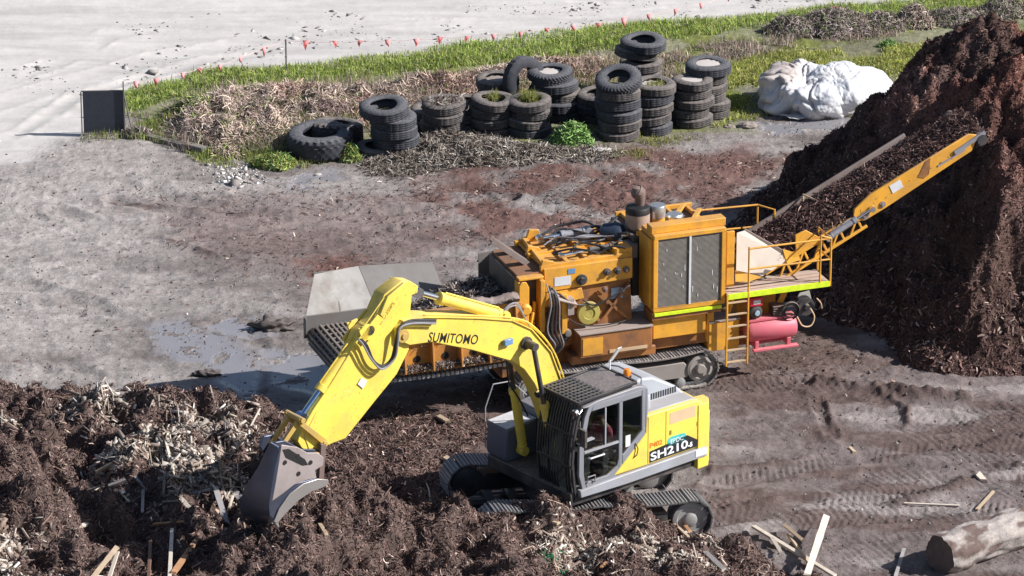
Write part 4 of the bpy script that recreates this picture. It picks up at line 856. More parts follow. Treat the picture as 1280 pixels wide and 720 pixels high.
    fill = [F(u, v, yn) for u, v in [(350, 562), (352, 600), (372, 604), (396, 598), (385, 610), (362, 630), (348, 648), (342, 650), (337, 645), (336, 632), (339, 612), (344, 585)]]
    b.prism(rz2(fill), yn - .036, yn - .006, 'y', 1)
    bk_o = b.build('bucket', [M['bucket'], M['bucket_shaded']], root, bevel=.012)
    b = MB(); dark = [F(u, v, yn) for u, v in [(353, 562), (361, 561), (381, 574), (385, 581), (378, 582), (357, 572)]]; b.prism(rz2(dark), yn, yn + .006); b.build('stiffener_slot', M['black'], bk_o)
    b = MB()
    for u, v in [(356, 578), (372, 570), (388, 578), (373, 592)]: p = F(u, v, yn); b = MB(); b.lathe([(0, 0), (.045, 0), (.045, .012), (0, .012)], (p[0], yn, p[2]), (0, 1, 0), 14); b.build('bolt_hole', M['black'], bk_o)
    b = MB(); hn = [F(u, v, yn) for u, v in [(409, 599), (396, 598), (378, 604), (361, 617), (348, 635), (341, 652), (346, 653), (357, 640), (372, 625), (388, 614), (402, 609), (410, 604)]]; b.prism(rz2(hn), yn + .001, yn + .035)
    b.build('cutting_edge', M['bucket_light'], bk_o, bevel=.008)
    tp = F(343, 651, yn)
    for i in range(5):
        y = yc - hw + .08 + i * (2 * hw - .16) / 4; b = MB(); b.prism([(tp[0] + .05, tp[2] + .06), (tp[0] - .09, tp[2] + .05), (tp[0] - .14, tp[2] - .18), (tp[0] - .10, tp[2] - .18)], y - .05, y + .05); b.build('tooth', M['bucket_light'], bk_o, bevel=.01)
    b = MB()
    for y in (-.30, .06):
        b.prism(rz2([F(*q, .1) for q in [(340, 566), (345, 553), (357, 551), (378, 562), (398, 562), (400, 572), (372, 582), (350, 585)]]), y - .03, y + .03)
    b.build('bucket_ear', M['bucket_shaded'], bk_o, bevel=.01)
    # ---- boom cylinders
    for y in (.42, -.60):
        q = F(665, 432, .3); hydraulic(root, (.82, y, 1.55), (q[0], y + (-.08 if y > 0 else .08), q[2]), .085, .52, Y, M['exc_dark'], 'boom_cylinder', .05)
    # ---- hoses
    def hose(nm, pts, l, r=.022, m='hose'):
        Q = [F(u, v, l) if len((u, v)) == 2 else None for u, v in pts]; Q = [Vector(q) for q in Q]
        out = []
        for i in range(len(Q) - 1):       # Catmull-Rom
            p0, p1, p2, p3 = Q[max(i - 1, 0)], Q[i], Q[i + 1], Q[min(i + 2, len(Q) - 1)]
            for k in range(6):
                t = k / 6; out.append(.5 * ((2 * p1) + (p2 - p0) * t + (2 * p0 - 5 * p1 + 4 * p2 - p3) * t * t + (3 * p1 - p0 - 3 * p2 + p3) * t ** 3))
        out.append(Q[-1]); b = MB(); b.tube(out, r, 8); return b.build(nm, M[m], root)
    for k in range(3):
        o_ = k * 2.2; hose('hose', [(545, 400 + o_), (515, 400 + o_), (500, 408 + o_ * .6), (494 + o_ * .8, 428), (489 + o_, 448), (478, 457 + o_), (467 - o_ * .5, 450), (459 - o_, 432), (452 - o_, 424)], .13 + k * .035, .02, 'hose' if k < 2 else 'hose_grey')
    for k in range(2): hose('hose', [(625, 394), (637, 384 - k * 3), (647, 383 - k * 3), (655, 395), (662, 408)], -.05 - k * .08, .017, 'hose_grey')
    for k, l in enumerate((.13, -.02, -.16)):
        hose('hydraulic_line', [(530, 393.5 + k), (600, 394.5 + k), (644, 398 + k), (667, 408 + k), (691, 437), (706, 476), (716, 508)], l - .05, .016, 'exc_yellow')
    hose('hose', [(632, 430), (634, 462), (637, 480), (648, 497), (660, 520)], -.45, .018)
    hose('hydraulic_line', [(480, 372), (462, 398), (452, 412)], .12, .014, 'exc_yellow')
    # ---- side graphics
    zb, zt = 1.50, 1.93; b = MB(); b.prism([(-.80, zb + .0), (-2.18, zb + .02), (-2.18, zb + .08), (-1.78, zb + .33), (-.80, zb + .24)], 1.3625, 1.3665); b.build('decal_band', M['black'], root)
    Mt = basis((-.82, 1.369, zb + .035), (-1, 0, 0.035), (0, 0, 1)); text_mesh('lettering', 'SH210', .235, M['white_ink'], root, Mt, off=.005, sx=1.55, label='SH210 in white letters on the side body')
    Mt = basis((-1.80, 1.369, zb + .06), (-1, 0, 0.035), (0, 0, 1)); text_mesh('lettering', '-5', .13, M['white_ink'], root, Mt, off=.006, sx=1.1)
    Mt = basis((-.80, 1.366, zb + .31), (-1, 0, 0.02), (0, 0, 1)); text_mesh('lettering', 'P402', .15, M['orange_ink'], root, Mt, off=.003, sx=1.1, label='small orange fleet number P402')
    e = MB(); n = 26; cx, cz = F(846, 549, 1.36)[0], F(846, 549, 1.36)[2]
    e.prism([(cx + .24 * math.copysign(abs(math.cos(t)) ** .5, math.cos(t)), cz + .095 * math.copysign(abs(math.sin(t)) ** .6, math.sin(t))) for t in [2 * math.pi * i / n for i in range(n)]], 1.3625, 1.3665); e.build('sticker', M['teal'], root, 'teal company sticker with white letters on the side body')
    Mt = basis((cx + .18, 1.369, cz - .05), (-1, 0, 0), (0, 0, 1)); text_mesh('lettering', 'EPDC', .13, M['white_ink'], root, Mt, off=.0, sx=1.1)
    return root, F
def smooth_path(P, k=5):
    Q = [Vector(p) for p in P]; out = []
    for i in range(len(Q) - 1):
        p0, p1, p2, p3 = Q[max(i - 1, 0)], Q[i], Q[i + 1], Q[min(i + 2, len(Q) - 1)]
        for j in range(k): t = j / k; out.append(.5 * ((2 * p1) + (p2 - p0) * t + (2 * p0 - 5 * p1 + 4 * p2 - p3) * t * t + (3 * p1 - p0 - 3 * p2 + p3) * t ** 3))
    out.append(Q[-1]); return out
def build_grinder():
    F = Frame(4.0282, -5.9204, 20)
    root = empty('wood_grinder', F.loc, F.rz, 'orange tracked horizontal wood grinder with tall radiator, walkway and raised discharge conveyor', 'wood grinder')
    O, OD, DK, ST = M['gr_orange'], M['gr_brown'], M['exc_dark'], M['steel']
    I4 = Matrix.Identity(4)
    for y, s in ((.30, -1), (2.05, 1)): crawler(root, y, .5, -3.75, 0.0, .40, .45, I4, 50, [M['track_dusty'], M['track_bright']], M['gr_dust'], M['wheel_steel'], s, 3, .06)
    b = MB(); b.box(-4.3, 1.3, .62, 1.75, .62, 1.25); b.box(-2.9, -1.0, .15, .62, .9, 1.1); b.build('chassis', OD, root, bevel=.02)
    b = MB(); b.box(-2.75, -1.13, .02, .62, 1.08, 1.60); tb = b.build('tool_box', OD, root, bevel=.02)
    b = MB(); b.box(-2.78, -1.12, -.01, .66, 1.602, 1.635); b.build('lid', M['gr_lid'], tb, bevel=.006)
    b = MB(); b.box(-2.70, -2.25, .008, .018, 1.14, 1.52); b.build('panel', O, tb, 'brighter orange painting sunlight on the left end of the tool box')  # orange overlay paints the sunlit left end of the box
    b = MB(); b.box(-2.1, -1.25, .004, .016, 1.13, 1.20); b.build('sticker', M['exc_tan'], tb)
    # ---- mill body
    zt = 3.02; body = MB()
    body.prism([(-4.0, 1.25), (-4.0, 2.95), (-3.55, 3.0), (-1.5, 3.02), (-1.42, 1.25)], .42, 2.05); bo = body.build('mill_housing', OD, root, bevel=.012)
    b = MB(); b.prism([(-3.42, 2.55), (-3.45, 3.06), (-1.47, 3.08), (-1.47, 2.62)], .34, .415); b.prism([(-3.42, 2.2), (-3.42, 2.54), (-2.6, 2.54), (-2.55, 2.3)], .36, .415); b.build('upper_plate', O, bo, bevel=.01)
    b = MB(); b.prism([(-4.08, 1.5), (-3.90, 1.5), (-3.86, 2.1), (-3.86, 2.8), (-3.92, 2.92), (-4.02, 2.93), (-4.08, 2.86)], .12, .17); b.box(-4.08, -4.03, .17, .42, 1.5, 2.9); b.box(-3.60, -3.50, .14, .42, 1.75, 2.9); b.box(-4.05, -3.5, .22, .42, 2.92, 2.97); b.box(-3.1, -2.98, .2, .42, 1.62, 2.5); b.bar((-3.9, .14, 1.5), (-3.75, .2, 2.2), .06, .05); b.bar((-3.72, .3, 1.6), (-3.68, .3, 2.4), .08, .05); b.build('bearing_frame', O, bo, bevel=.01)
    b = MB(); b.box(-2.99, -2.85, .14, .42, 2.05, 2.4); b.quad([(-3.22, .08, 2.44), (-2.80, .08, 2.28), (-2.80, .42, 2.36), (-3.22, .42, 2.52)], .02); b.build('guard_plate', M['gr_lid'], bo)
    b = MB()
    for x, z, r in ((-3.5, 2.72, .07), (-3.36, 2.05, .07), (-3.76, 1.62, .08), (-2.62, 2.74, .12), (-2.05, 2.84, .08), (-1.82, 2.84, .08), (-1.62, 2.84, .07), (-3.0, 1.5, .09), (-2.1, 2.45, .06), (-1.7, 2.4, .05)):
        b = MB(); b.lathe([(0, .10), (r * .45, .10), (r * .5, .06), (r, .05), (r, 0)], (x, .34, z), (0, -1, 0), 18); b.build('bearing', M['exc_dark'] if r > .07 else M['rust_steel'], bo)
    b = MB(); b.lathe([(0, .03), (.05, .05), (.12, .04), (.13, .06), (.24, .05), (.25, .03), (.25, -.04), (0, -.04)], (-2.47, .30, 1.98), (0, -1, 0), 30); b.build('pulley_cover', M['gr_olive'], bo, 'round yellow green pulley cover')
    b = MB(); b.box(-3.22, -2.86, .33, .336, 2.66, 2.86); b.build('sticker', M['white_paint'], bo, 'white notice on the mill housing'); b = MB(); b.box(-2.92, -2.76, .33, .336, 2.90, 3.01); b.build('sticker', M['blue_lens'], bo); b = MB(); b.box(-1.92, -1.66, .405, .413, 2.18, 2.42); b.build('sticker', M['pale_blue'], bo)
    for i in range(4):
        x = -3.45 + .06 * i; P = [(x, .2, 2.8 - .05 * i), (x + .05, .05, 2.4), (x - .02 + .03 * i, .08, 1.8), (x + .15, .05, 1.45), (x + .1, .25, 1.2)]; b = MB(); b.tube(smooth_path(P), .016 + .005 * (i % 3), 8); b.build('hose', M['hose'] if i % 3 else M['hose_grey'], bo)
    hydraulic(bo, (-3.42, .16, 1.75), (-3.36, .16, 2.62), .05, .6, M['exc_dark'], M['chrome_dull'], 'tension_cylinder')
    b = MB(); b.lathe([(0, .05), (.07, .04), (.08, 0), (.08, -.1)], (-2.96, .22, 1.62), (0, -1, 0), 18); b.build('hub', M['steel'], bo)
    for i_, (xa, za, xb, zb) in enumerate(((-3.9, 2.1, -3.2, 1.5), (-3.3, 2.6, -2.5, 2.2), (-2.9, 1.9, -1.6, 1.72), (-2.6, 2.3, -1.5, 2.5), (-3.8, 1.6, -3.0, 2.0))):
        b = MB(); b.tube(smooth_path([(xa, .3, za), (xa + .2, .2, za - .12), ((xa + xb) / 2, .17, (za + zb) / 2 - .1), (xb - .1, .22, zb), (xb, .38, zb)]), .014 + .004 * (i_ % 2), 8); b.build('hose', M['hose'], bo)
    b = MB(); b.box(-3.98, -3.56, .40, .417, 1.3, 2.9); b.build('gap_shade', M['exc_dark'], bo); b = MB(); b.lathe([(0, .10), (.08, .10), (.10, .06), (.13, .04), (.13, 0)], (-3.95, .12, 2.32), (0, -1, 0), 20); b.build('bearing', O, bo)  # dark sheet paints the shade of the gap by the bearing frame
    # brace diagonals low on the mill side
    b = MB()
    for x0, z0, x1, z1 in ((-3.0, 2.35, -2.2, 1.75), (-2.25, 2.4, -1.55, 1.7), (-1.55, 2.5, -2.1, 1.8), (-3.4, 1.3, -2.9, 1.9)): b.bar((x0, .36, z0), (x1, .36, z1), .05, .06)
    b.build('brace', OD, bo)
    # top frame with cylinders and hoses
    b = MB()
    for y in (.45, 1.2, 2.0): b.bar((-3.5, y, 3.06), (-1.5, y, 3.12), .10, .12)
    for x in (-3.4, -2.9, -2.45, -1.9, -1.6): b.bar((x, .45, 3.10), (x + .1, 2.0, 3.14), .09, .10)
    b.box(-1.85, -1.45, .42, .8, 3.03, 3.28); b.prism([(-3.5, 3.03), (-3.45, 3.24), (-3.2, 3.18), (-3.1, 3.03)], .42, .5); b.prism([(-3.5, 3.03), (-3.45, 3.24), (-3.2, 3.18), (-3.1, 3.03)], 1.3, 1.38); b.prism([(-3.3, 3.1), (-3.2, 3.36), (-3.0, 3.34), (-2.9, 3.1)], 1.9, 1.98)
    b.quad([(-3.45, .5, 3.07), (-1.6, .5, 3.10), (-1.6, 1.95, 3.10), (-3.45, 1.95, 3.07)], .02); b.build('top_frame', O, bo, bevel=.008)
    hydraulic(root, (-1.75, .75, 3.24), (-2.95, .65, 3.20), .06, .45, M['exc_dark'], M['chrome'], 'feed_cylinder'); hydraulic(root, (-2.0, 1.6, 3.30), (-3.1, 1.55, 3.28), .08, .55, M['hose_grey'], M['chrome'], 'feed_cylinder')
    for i in range(14):
        r_ = random.Random(i); x = -3.2 + r_.random() * .5; y = .7 + r_.random() * 1.2; P = [(x, y, 3.2)]
        for k in range(5): x += .25 + .12 * r_.random(); y += r_.uniform(-.22, .22); P.append((x, y, 3.22 + r_.uniform(0, .16)))
        b = MB(); 
        Q = []
        Q = smooth_path(P)
        b.tube(Q, .016 + .008 * (i % 3), 7); b.build('hose', M['hose'] if i % 3 else M['hose_grey'], root)
    for l in (1.0, 1.7):
        p, q = F(614, 302, l), F(663, 332, l); b = MB(); b.bar((p[0], l, p[2]), (q[0] + .1, l, q[2] - .05), .16, .05); b.bar((p[0], l - .08, p[2] + .05), (q[0], l - .08, q[2]), .02, .12); b.bar((p[0], l + .08, p[2] + .05), (q[0], l + .08, q[2]), .02, .12); b.build('swing_arm', M['gr_rustgrey'], root, bevel=.005)
    b = MB(); b.quad([F(598, 317, 2.35), F(640, 308, 2.35), F(652, 360, 2.35), F(598, 366, 2.35)], .03); b.build('hopper_back', M['hopper_grey'], root)
    b = MB(); b.box(-4.06, -4.01, .45, 2.04, 1.3, 2.9); b.build('infeed_shade', M['exc_dark'], root)  # dark sheet puts shade on the unlit infeed side of the mill
    n_ = 26; V = []
    for i in range(n_ + 1):
        s = -5.25 + 1.1 * i / n_
        for j in range(10): a_ = 2 * math.pi * j / 10; r_ = .10 * (1 + .25 * math.sin(i * 1.7 + j * 2.1) * math.sin(i * .6)); V.append((s, .04 + 1.3 * r_ * math.cos(a_), 2.66 + r_ * .8 * math.sin(a_) + .03 * math.sin(i * .35)))
    b = MB(); b.add(V, [(i * 10 + j, i * 10 + (j + 1) % 10, (i + 1) * 10 + (j + 1) % 10, (i + 1) * 10 + j) for i in range(n_) for j in range(10)] + [tuple(range(10))[::-1], tuple(n_ * 10 + k for k in range(10))], 0, True); b.build('wall_rail', M['gr_rustgrey'], root, 'rough weathered rail with wood caught on top of the infeed wall')
    # ---- radiator housing
    A = F(819, 294); x0, x1, z0, z1 = -1.12, .50, 1.90, 3.62
    b = MB(); f = .09
    b.box(x0, x1, 0, .75, z0, z0 + f); b.box(x0, x1, 0, .75, z1 - f, z1); b.box(x0, x0 + f, 0, .75, z0 + f, z1 - f); b.box(x1 - f, x1, 0, .75, z0 + f, z1 - f); b.box(x0 + f, x1 - f, .6, .75, z0 + f, z1 - f)
    b.box(x0 - .02, x1 + .04, .12, .40, z1 + .002, z1 + .17); b.box(x0 - .06, x0 - .001, .1, .72, z0 + .1, z1 - .1)
    b.box(x1 + .08, x1 + .26, .14, .22, 2.2, 3.45); b.box(x1 + .02, x1 + .08, .3, .75, 2.2, 3.5)
    ra = b.build('radiator_housing', O, root, bevel=.012)
    b = MB(); b.box(x0 + f, x1 - f, .05, .09, z0 + f, z1 - f); b.build('radiator_core', M['radiator'], ra)
    b = MB()
    for i in range(58): z = z0 + f + .015 + i * (z1 - z0 - 2 * f - .03) / 57; b.box(x0 + f, x1 - f, .030, .046, z - .004, z + .004)
    b.build('grille', M['grille'], ra)
    b = MB(); xc = -.30; b.box(xc - .022, xc + .022, .005, .03, z0 + f, z1 - f); b.build('center_bar', M['white_paint'], ra)
    b = MB()
    for i in range(16):
        rr = random.Random(40 + i); x = rr.uniform(-.95, .35); z = rr.uniform(2.1, 3.3); h = rr.uniform(.03, .16); b.box(x, x + .014, .024, .029, z, z + h)
    b.build('torn_fins', M['white_paint'], ra)
    b = MB(); b.box(x0 + .02, .42, -.02, .02, 1.815, 1.88); b.build('hazard_strip', M['lime'], root, 'fluorescent lime strip below the radiator'); b = MB(); b.box(x0 - .02, .42, .022, .5, 1.72, 1.895); b.build('support_beam', OD, root)
    b = MB(); b.box(-1.08, .12, .12, .6, 1.25, 1.72); b.box(.18, .34, .2, .6, 1.0, 1.75); b.build('side_box', O, root, bevel=.015)
    b = MB(); b.box(-1.08, .6, .3, .7, .95, 1.24); b.build('lower_beam', OD, root)
    b = MB(); b.box(.22, .92, .18, .60, .76, 1.42); sb = b.build('battery_box', O, root, bevel=.015); b = MB(); b.box(.20, .94, .16, .62, 1.422, 1.45); b.build('lid', M['gr_lid'], sb)
    # ---- engine deck behind the radiator
    b = MB(); b.box(-1.3, .5, .8, 2.1, 2.0, 3.35); b.box(-1.45, -1.3, .9, 1.7, 2.3, 3.0); b.build('engine_block', M['exc_dark'], root, bevel=.03)
    b = MB(); b.box(-1.2, .55, .76, .84, 3.37, 3.46); b.box(-1.2, .55, 2.02, 2.10, 3.37, 3.46)
    for x in (-1.1, -.6, -.1, .35): b.box(x, x + .08, .84, 2.02, 3.38, 3.45)
    b.bar((-.4, .9, 3.5), (.3, 1.9, 3.5), .1, .06); b.bar((.1, .9, 3.5), (.5, 1.5, 3.5), .1, .06); b.build('engine_frame', O, root, bevel=.008)
    ex = MB(); e = F(797, 275, 1.2); ex.lathe([(.10, -.45), (.12, -.26), (.16, -.22), (.26, -.12), (.26, .17)], (e[0], 1.2, e[2]), n=28); eo = ex.build('exhaust_silencer', M['burnt'], root)
    ex = MB(); ex.lathe([(.262, .17), (.262, .27), (.24, .31), (.1, .34), (0, .34)], (e[0], 1.2, e[2]), n=28); ex.build('cap', M['black'], eo)
    ex = MB(); ex.tube([(e[0] + .05, 1.2, e[2] + .3), (e[0] + .05, 1.2, e[2] + .48), (e[0] + .03, 1.2, e[2] + .60), (e[0] - .04, 1.2, e[2] + .66)], [.09, .11, .15, .15], 18); ex.lathe([(0, .15), (.11, .11), (.155, 0), (.11, -.11), (0, -.15)], (e[0] - .0, 1.2, e[2] + .62), (0, 0, 1), 18); ex.build('exhaust_pipe', M['rust_steel'], eo)
    b = MB(); e2 = F(822, 263, 1.2); b.lathe([(.17, -.14), (.175, .10), (.16, .13), (0, .14)], (e2[0], 1.2, e2[2]), n=26); ac = b.build('air_cleaner', M['chrome_dull'], root); b = MB(); b.lathe([(.16, -.42), (.16, -.142)], (e2[0], 1.2, e2[2])); b.build('housing', O, ac)
    b = MB(); e3 = F(843, 272, 1.2); b.lathe([(.18, -.12), (.185, .06), (.16, .09), (0, .10)], (e3[0], 1.2, e3[2]), n=26); b.build('air_cleaner', M['chrome_dull'], root)
    b = MB(); e4 = F(766, 294, 1.3); b.lathe([(0, -.25), (.15, -.25), (.21, -.18), (.22, .12), (.17, .22), (0, .24)], (e4[0], 1.3, e4[2] + .06), (.6, -.5, .15), 24); b.build('turbo_intake', M['navy'], root)
    b = MB(); b.tube([(e4[0], 1.2, e4[2] + .02), (e4[0] + .25, 1.1, e4[2] + .06), (e4[0] + .6, 1.05, e4[2] - .03), (x0 + .1, .9, e4[2] - .1)], .06, 12); b.build('intake_pipe', M['exc_tan'], root)
    b = MB(); b.box(-1.55, -1.2, .7, 1.05, 2.9, 3.22); b.build('coolant_tank', M['steel'], root, bevel=.03)
    # ---- walkway
    pz = 2.14; yn = -.12; b = MB(); b.box(.52, 2.84, yn, .62, pz - .05, pz); wk = b.build('walkway', M['gr_deck'], root)
    b = MB(); b.box(.52, 2.85, yn - .03, yn - .001, pz - .11, pz + .01); b.build('hazard_strip', M['lime'], wk, 'fluorescent lime edge of the walkway')
    b = MB()
    for y in (.02, .2, .38): b.box(.54, 2.8, y, y + .012, pz + .001, pz + .006)
    b.build('deck_seam', M['gr_brown'], wk)
    b = MB(); b.box(.55, 2.8, .05, .13, pz - .19, pz - .052); b.bar((2.05, .2, pz - .05), (1.85, .3, pz - .6), .1, .12); b.bar((.8, .2, pz - .05), (.7, .3, pz - .6), .08, .1); b.box(1.0, 1.9, .55, .75, 1.0, 2.05); b.build('walkway_support', O, root, bevel=.008)
    r_ = .022; b = MB()
    L = yn - .01; zt_ = pz + 1.0; zm = pz + .52
    b.tube([(.98, L, .62), (.98, L, zt_ + .02)], r_); b.tube([(.98, L, zt_ - .02), (2.86, L, zt_ - .03), (2.86, .55, zt_ - .03)], r_); b.tube([(.98, L, zm), (2.86, L, zm - .02), (2.86, .55, zm - .02)], r_)
    b.tube([(2.62, L, pz), (2.62, L, zt_ + .06)], r_); b.tube([(2.86, L, pz - .1), (2.86, L, zt_ - .03)], r_); b.tube([(2.86, .55, pz), (2.86, .55, zt_ - .03)], r_); b.tube([(2.62, L, zt_ + .06), (2.86, L, zt_ - .03)], r_)
    b.build('handrail', O, root)
    b = MB(); f0 = F(853, 265, 2.35); f1 = F(947, 256, 2.35); f2 = F(961, 261, 2.0)
    b.tube([f0, f1, (f1[0] + .25, 2.0, f1[2] - .02), (f1[0] + .25, 2.0, f1[2] - .75)], r_); b.tube([(f0[0], 2.35, f0[2] - .5), (f1[0], 2.35, f1[2] - .5), (f1[0] + .25, 2.0, f1[2] - .5)], r_); b.tube([f1, (f1[0], 2.35, f1[2] - 1.1)], r_); b.tube([f0, (f0[0], 2.35, f0[2] - 1.0)], r_)
    b.build('handrail', O, root)
    b = MB(); b.box(.5, 2.6, 1.9, 2.45, pz - .06, pz); b.build('walkway', M['gr_deck'], root)
    b = MB()
    for x in (.50, .98): b.bar((x, L, .52), (x, L, pz if x < .6 else pz), .05, .03)
    lad = b.build('ladder', O, root)
    for i in range(6): b = MB(); z = .60 + i * .27; b.bar((.50, L, z), (.98, L, z), .035, .03); b.build('rung', M['exc_tan'], lad)
    # ---- discharge conveyor
    c0 = Vector(F(952, 346, .5)); c1 = Vector((F(1228, 178, .5)[0], .5, F(1228, 178, .5)[2])); dv = (c1 - c0); Lc = dv.length; dv.normalize(); nv = Vector((-dv.z, 0, dv.x)); YN, YF = .5, 2.0
    def C(s, h, y): p = c0 + dv * s + nv * h; return (p.x, y, p.z)
    cv = MB(); 
    a = 2.55
    cv.prism([(C(s, h, 0)[0], C(s, h, 0)[2]) for s, h in ((a, -.12), (a - .25, .02), (a - .1, .25), (a + .35, .36), (Lc - .2, .36), (Lc - .02, .22), (Lc - .3, -.02), (a + .5, -.12))], YN - .04, YN + .02)
    cv.prism([(C(s, h, 0)[0], C(s, h, 0)[2]) for s, h in ((.1, -.02), (a + .1, -.02), (a + .1, .10), (.1, .14))], YN - .03, YN + .03)
    cv.prism([(C(s, h, 0)[0], C(s, h, 0)[2]) for s, h in ((.15, -.36), (a, -.30), (a, -.24), (.15, -.28))], YN - .03, YN + .03)
    for s in (.3, .75, 1.2, 1.65, 2.1): cv.bar(C(s, -.3, YN), C(s + .32, .02, YN), .04, .05); cv.bar(C(s + .32, -.3, YN), C(s + .32, .05, YN), .04, .05)
    cv.prism([(C(s, h, 0)[0], C(s, h, 0)[2]) for s, h in ((.9, .1), (1.5, .1), (1.3, .42), (1.05, .45))], YN - .02, YN + .02)
    co = cv.build('conveyor_frame', O, root, bevel=.01)
    b = MB()
    for s, r1 in ((a + .05, .10), (a + .5, .07)): p = C(s, -.0, YN - .05); b.lathe([(0, .03), (r1 * .5, .03), (r1 * .55, .01), (r1, .01), (r1, -.05)], p, (0, -1, 0), 20)
    b.build('pivot', M['gr_rustgrey'], co)
    b = MB(); b.prism([(C(s, h, 0)[0], C(s, h, 0)[2]) for s, h in ((4.0, .12), (4.3, .36), (4.42, .36), (4.25, .04), (4.12, .02))], YN - .052, YN - .041); b.build('fold_shadow', M['gr_brown'], co)  # brown patch paints the shadow pocket where the conveyor folds
    b = MB(); b.prism([(C(s, h, 0)[0], C(s, h, 0)[2]) for s, h in ((3.35, .10), (3.62, .10), (3.62, .30), (3.35, .30))], YN - .052, YN - .041); b.build('sticker', M['white_paint'], co, 'white square notice on the conveyor frame')
    b = MB(); b.bar(C(4.95, .17, YN - .06), C(5.75, .22, YN - .06), .05, .09); b.bar(C(4.5, .10, YN - .05), C(5.2, .10, YN - .05), .012, .04); b.build('tension_arm', M['hose_grey'], co)
    b = MB(); b.prism([(C(s, h, 0)[0], C(s, h, 0)[2]) for s, h in ((.0, .10), (Lc - 1.1, .10), (Lc - 1.1, .34), (.0, .30))], YF, YF + .06); b.build('conveyor_side', M['gr_rustgrey'], root, 'weathered grey far side of the conveyor', bevel=.008)
    b = MB()
    for y in (YN, YF): b.cyl(C(Lc + .0, .10, y - .1), C(Lc + .0, .10, y + .1), .12)
    b.cyl(C(Lc - .04, .04, YN), C(Lc - .04, .04, YF), .10); b.build('head_roller', M['exc_dark'], root)
    b = MB(); b.bar(C(0, .06, (YN + YF) / 2), C(Lc, .16, (YN + YF) / 2), YF - YN - .04, .03); b.bar(C(.2, -.22, (YN + YF) / 2), C(Lc - .1, -.05, (YN + YF) / 2), YF - YN - .2, .02)
    b.build('conveyor_belt', M['rubber'], root)
    h0, h1 = F(1046, 289, YN - .08), F(1090, 261, YN - .08); hydraulic(root, (h0[0] - .2, YN - .08, h0[2] - .12), (h1[0], YN - .08, h1[2]), .065, .62, M['hose_grey'], M['chrome'], 'lift_cylinder')
    h0, h1 = F(948, 292, YF + .12), F(1027, 236, YF + .12); hydraulic(root, (h0[0], YF + .12, h0[2]), (h1[0], YF + .12, h1[2]), .055, .55, M['hose_grey'], M['chrome'], 'lift_cylinder')
    b = MB(); g0, g1, g2 = F(1004, 246, YF), F(1045, 262, YN + .3), F(1051, 279, YN); b.tube([(g0[0], YF, g0[2] - .3), (g0[0], YF, g0[2] + .05), g1, g2], .022); b.build('guard_hoop', M['exc_tan'], root)
    # mulch riding on the belt
    n, m_ = 150, 34; S_, W_ = np.meshgrid(np.linspace(.15, Lc + .16, n), np.linspace(0, 1, m_)); crown = np.sin(np.pi * W_) ** .6
    hh = .12 + crown * (.15 + .16 * (fbm(S_ * 2, W_ * 3, 1.5, 4, 81) - .3)) ; V = np.stack([c0.x + dv.x * S_ + nv.x * hh, YN + .03 + W_ * (YF - YN - .05), c0.z + dv.z * S_ + nv.z * hh], -1).reshape(-1, 3)
    col = np.array([.10, .062, .05]) * (.6 + .9 * fbm(S_ * 3, W_ * 5, 2, 3, 82))[..., None].reshape(-1, 1)
    ld = npmesh('mulch_load', V, grid_faces(n, m_), M['mulch'], col, smooth=True); ld.location = F.loc; ld.rotation_euler = (0, 0, F.rz); tag(ld, 'dark mulch riding up the discharge conveyor belt', 'mulch')
    k = 11000; idx = RNG.integers(0, len(V), k); P = V[idx] + RNG.normal(size=(k, 3)) * .03; N = np.tile(np.array([nv.x, 0, nv.z]), (k, 1)); v, f, c = strands(P + N * .02, N, RNG.uniform(.05, .18, k), RNG.uniform(.012, .03, k), .6, pick(k, BARKR + [(.4, (.5, .36, .3))], .3), .3)
    q = npmesh('shreds', v, f, M['fibre'], c, ld); q['kind'] = 'stuff'
    # beige flare plate beside the belt inlet
    pl = [F(u, v, .55) for u, v in [(919, 292), (927, 289)]] + [F(983, 322, .45), F(984, 326, .42), F(952, 345, .35), F(920, 338, .4)]
    b = MB(); b.quad([F(921, 291, .62), F(931, 288, .66), F(983, 320, .5), F(984, 326, .47), F(953, 345, .36), F(920, 338, .36)], .02); b.build('flare_plate', M['beige'], root, 'pale beige sloping plate beside the conveyor inlet')
    b = MB(); b.bar(F(930, 287.5, .68), F(979, 315, .52), .06, .07); b.build('flare_edge', M['gr_rustgrey'], root)
    b = MB(); b.quad([F(919, 338, .3), F(953, 346, .3), F(936, 352, .25), F(919, 352, .25)], .02); b.build('gusset', O, root); b = MB(); b.quad([F(978, 311, .5), F(998, 317, .5), F(1000, 325, .45), F(984, 330, .45)], .02); b.build('gusset', O, root)
    # ---- infeed
    w0, w1 = -6.75, -4.05; nb = .08; inf = MB(); inf.box(w0, w1, nb, nb + .05, 1.34, 2.52); inf.box(w0, -5.2, nb - .06, nb + .08, 2.522, 2.60); inf.box(w0, w1, nb - .10, nb + .05, 1.28, 1.338)
    for i in range(5):
        x = w0 + .06 + i * .62; inf.prism([(nb - .001, 1.34), (nb - .24, 1.34), (nb - .06, 2.50), (nb - .001, 2.50)], x, x + .04, 'x')
    inf.box(w0, w1, nb - .05, nb - .001, 1.88, 1.96); io = inf.build('infeed_wall', M['gr_mid'], root, bevel=.008)
    for i in range(4): x = w0 + .4 + i * .62; b = MB(); b.lathe([(0, .012), (.075, .012), (.075, 0)], (x, nb - .002, 1.56), (0, -1, 0), 18); b.build('port_hole', M['black'], io)
    b = MB(); b.box(-6.5, -5.9, nb - .10, nb - .06, 1.97, 2.03); b.build('hazard_strip', M['lime'], io)
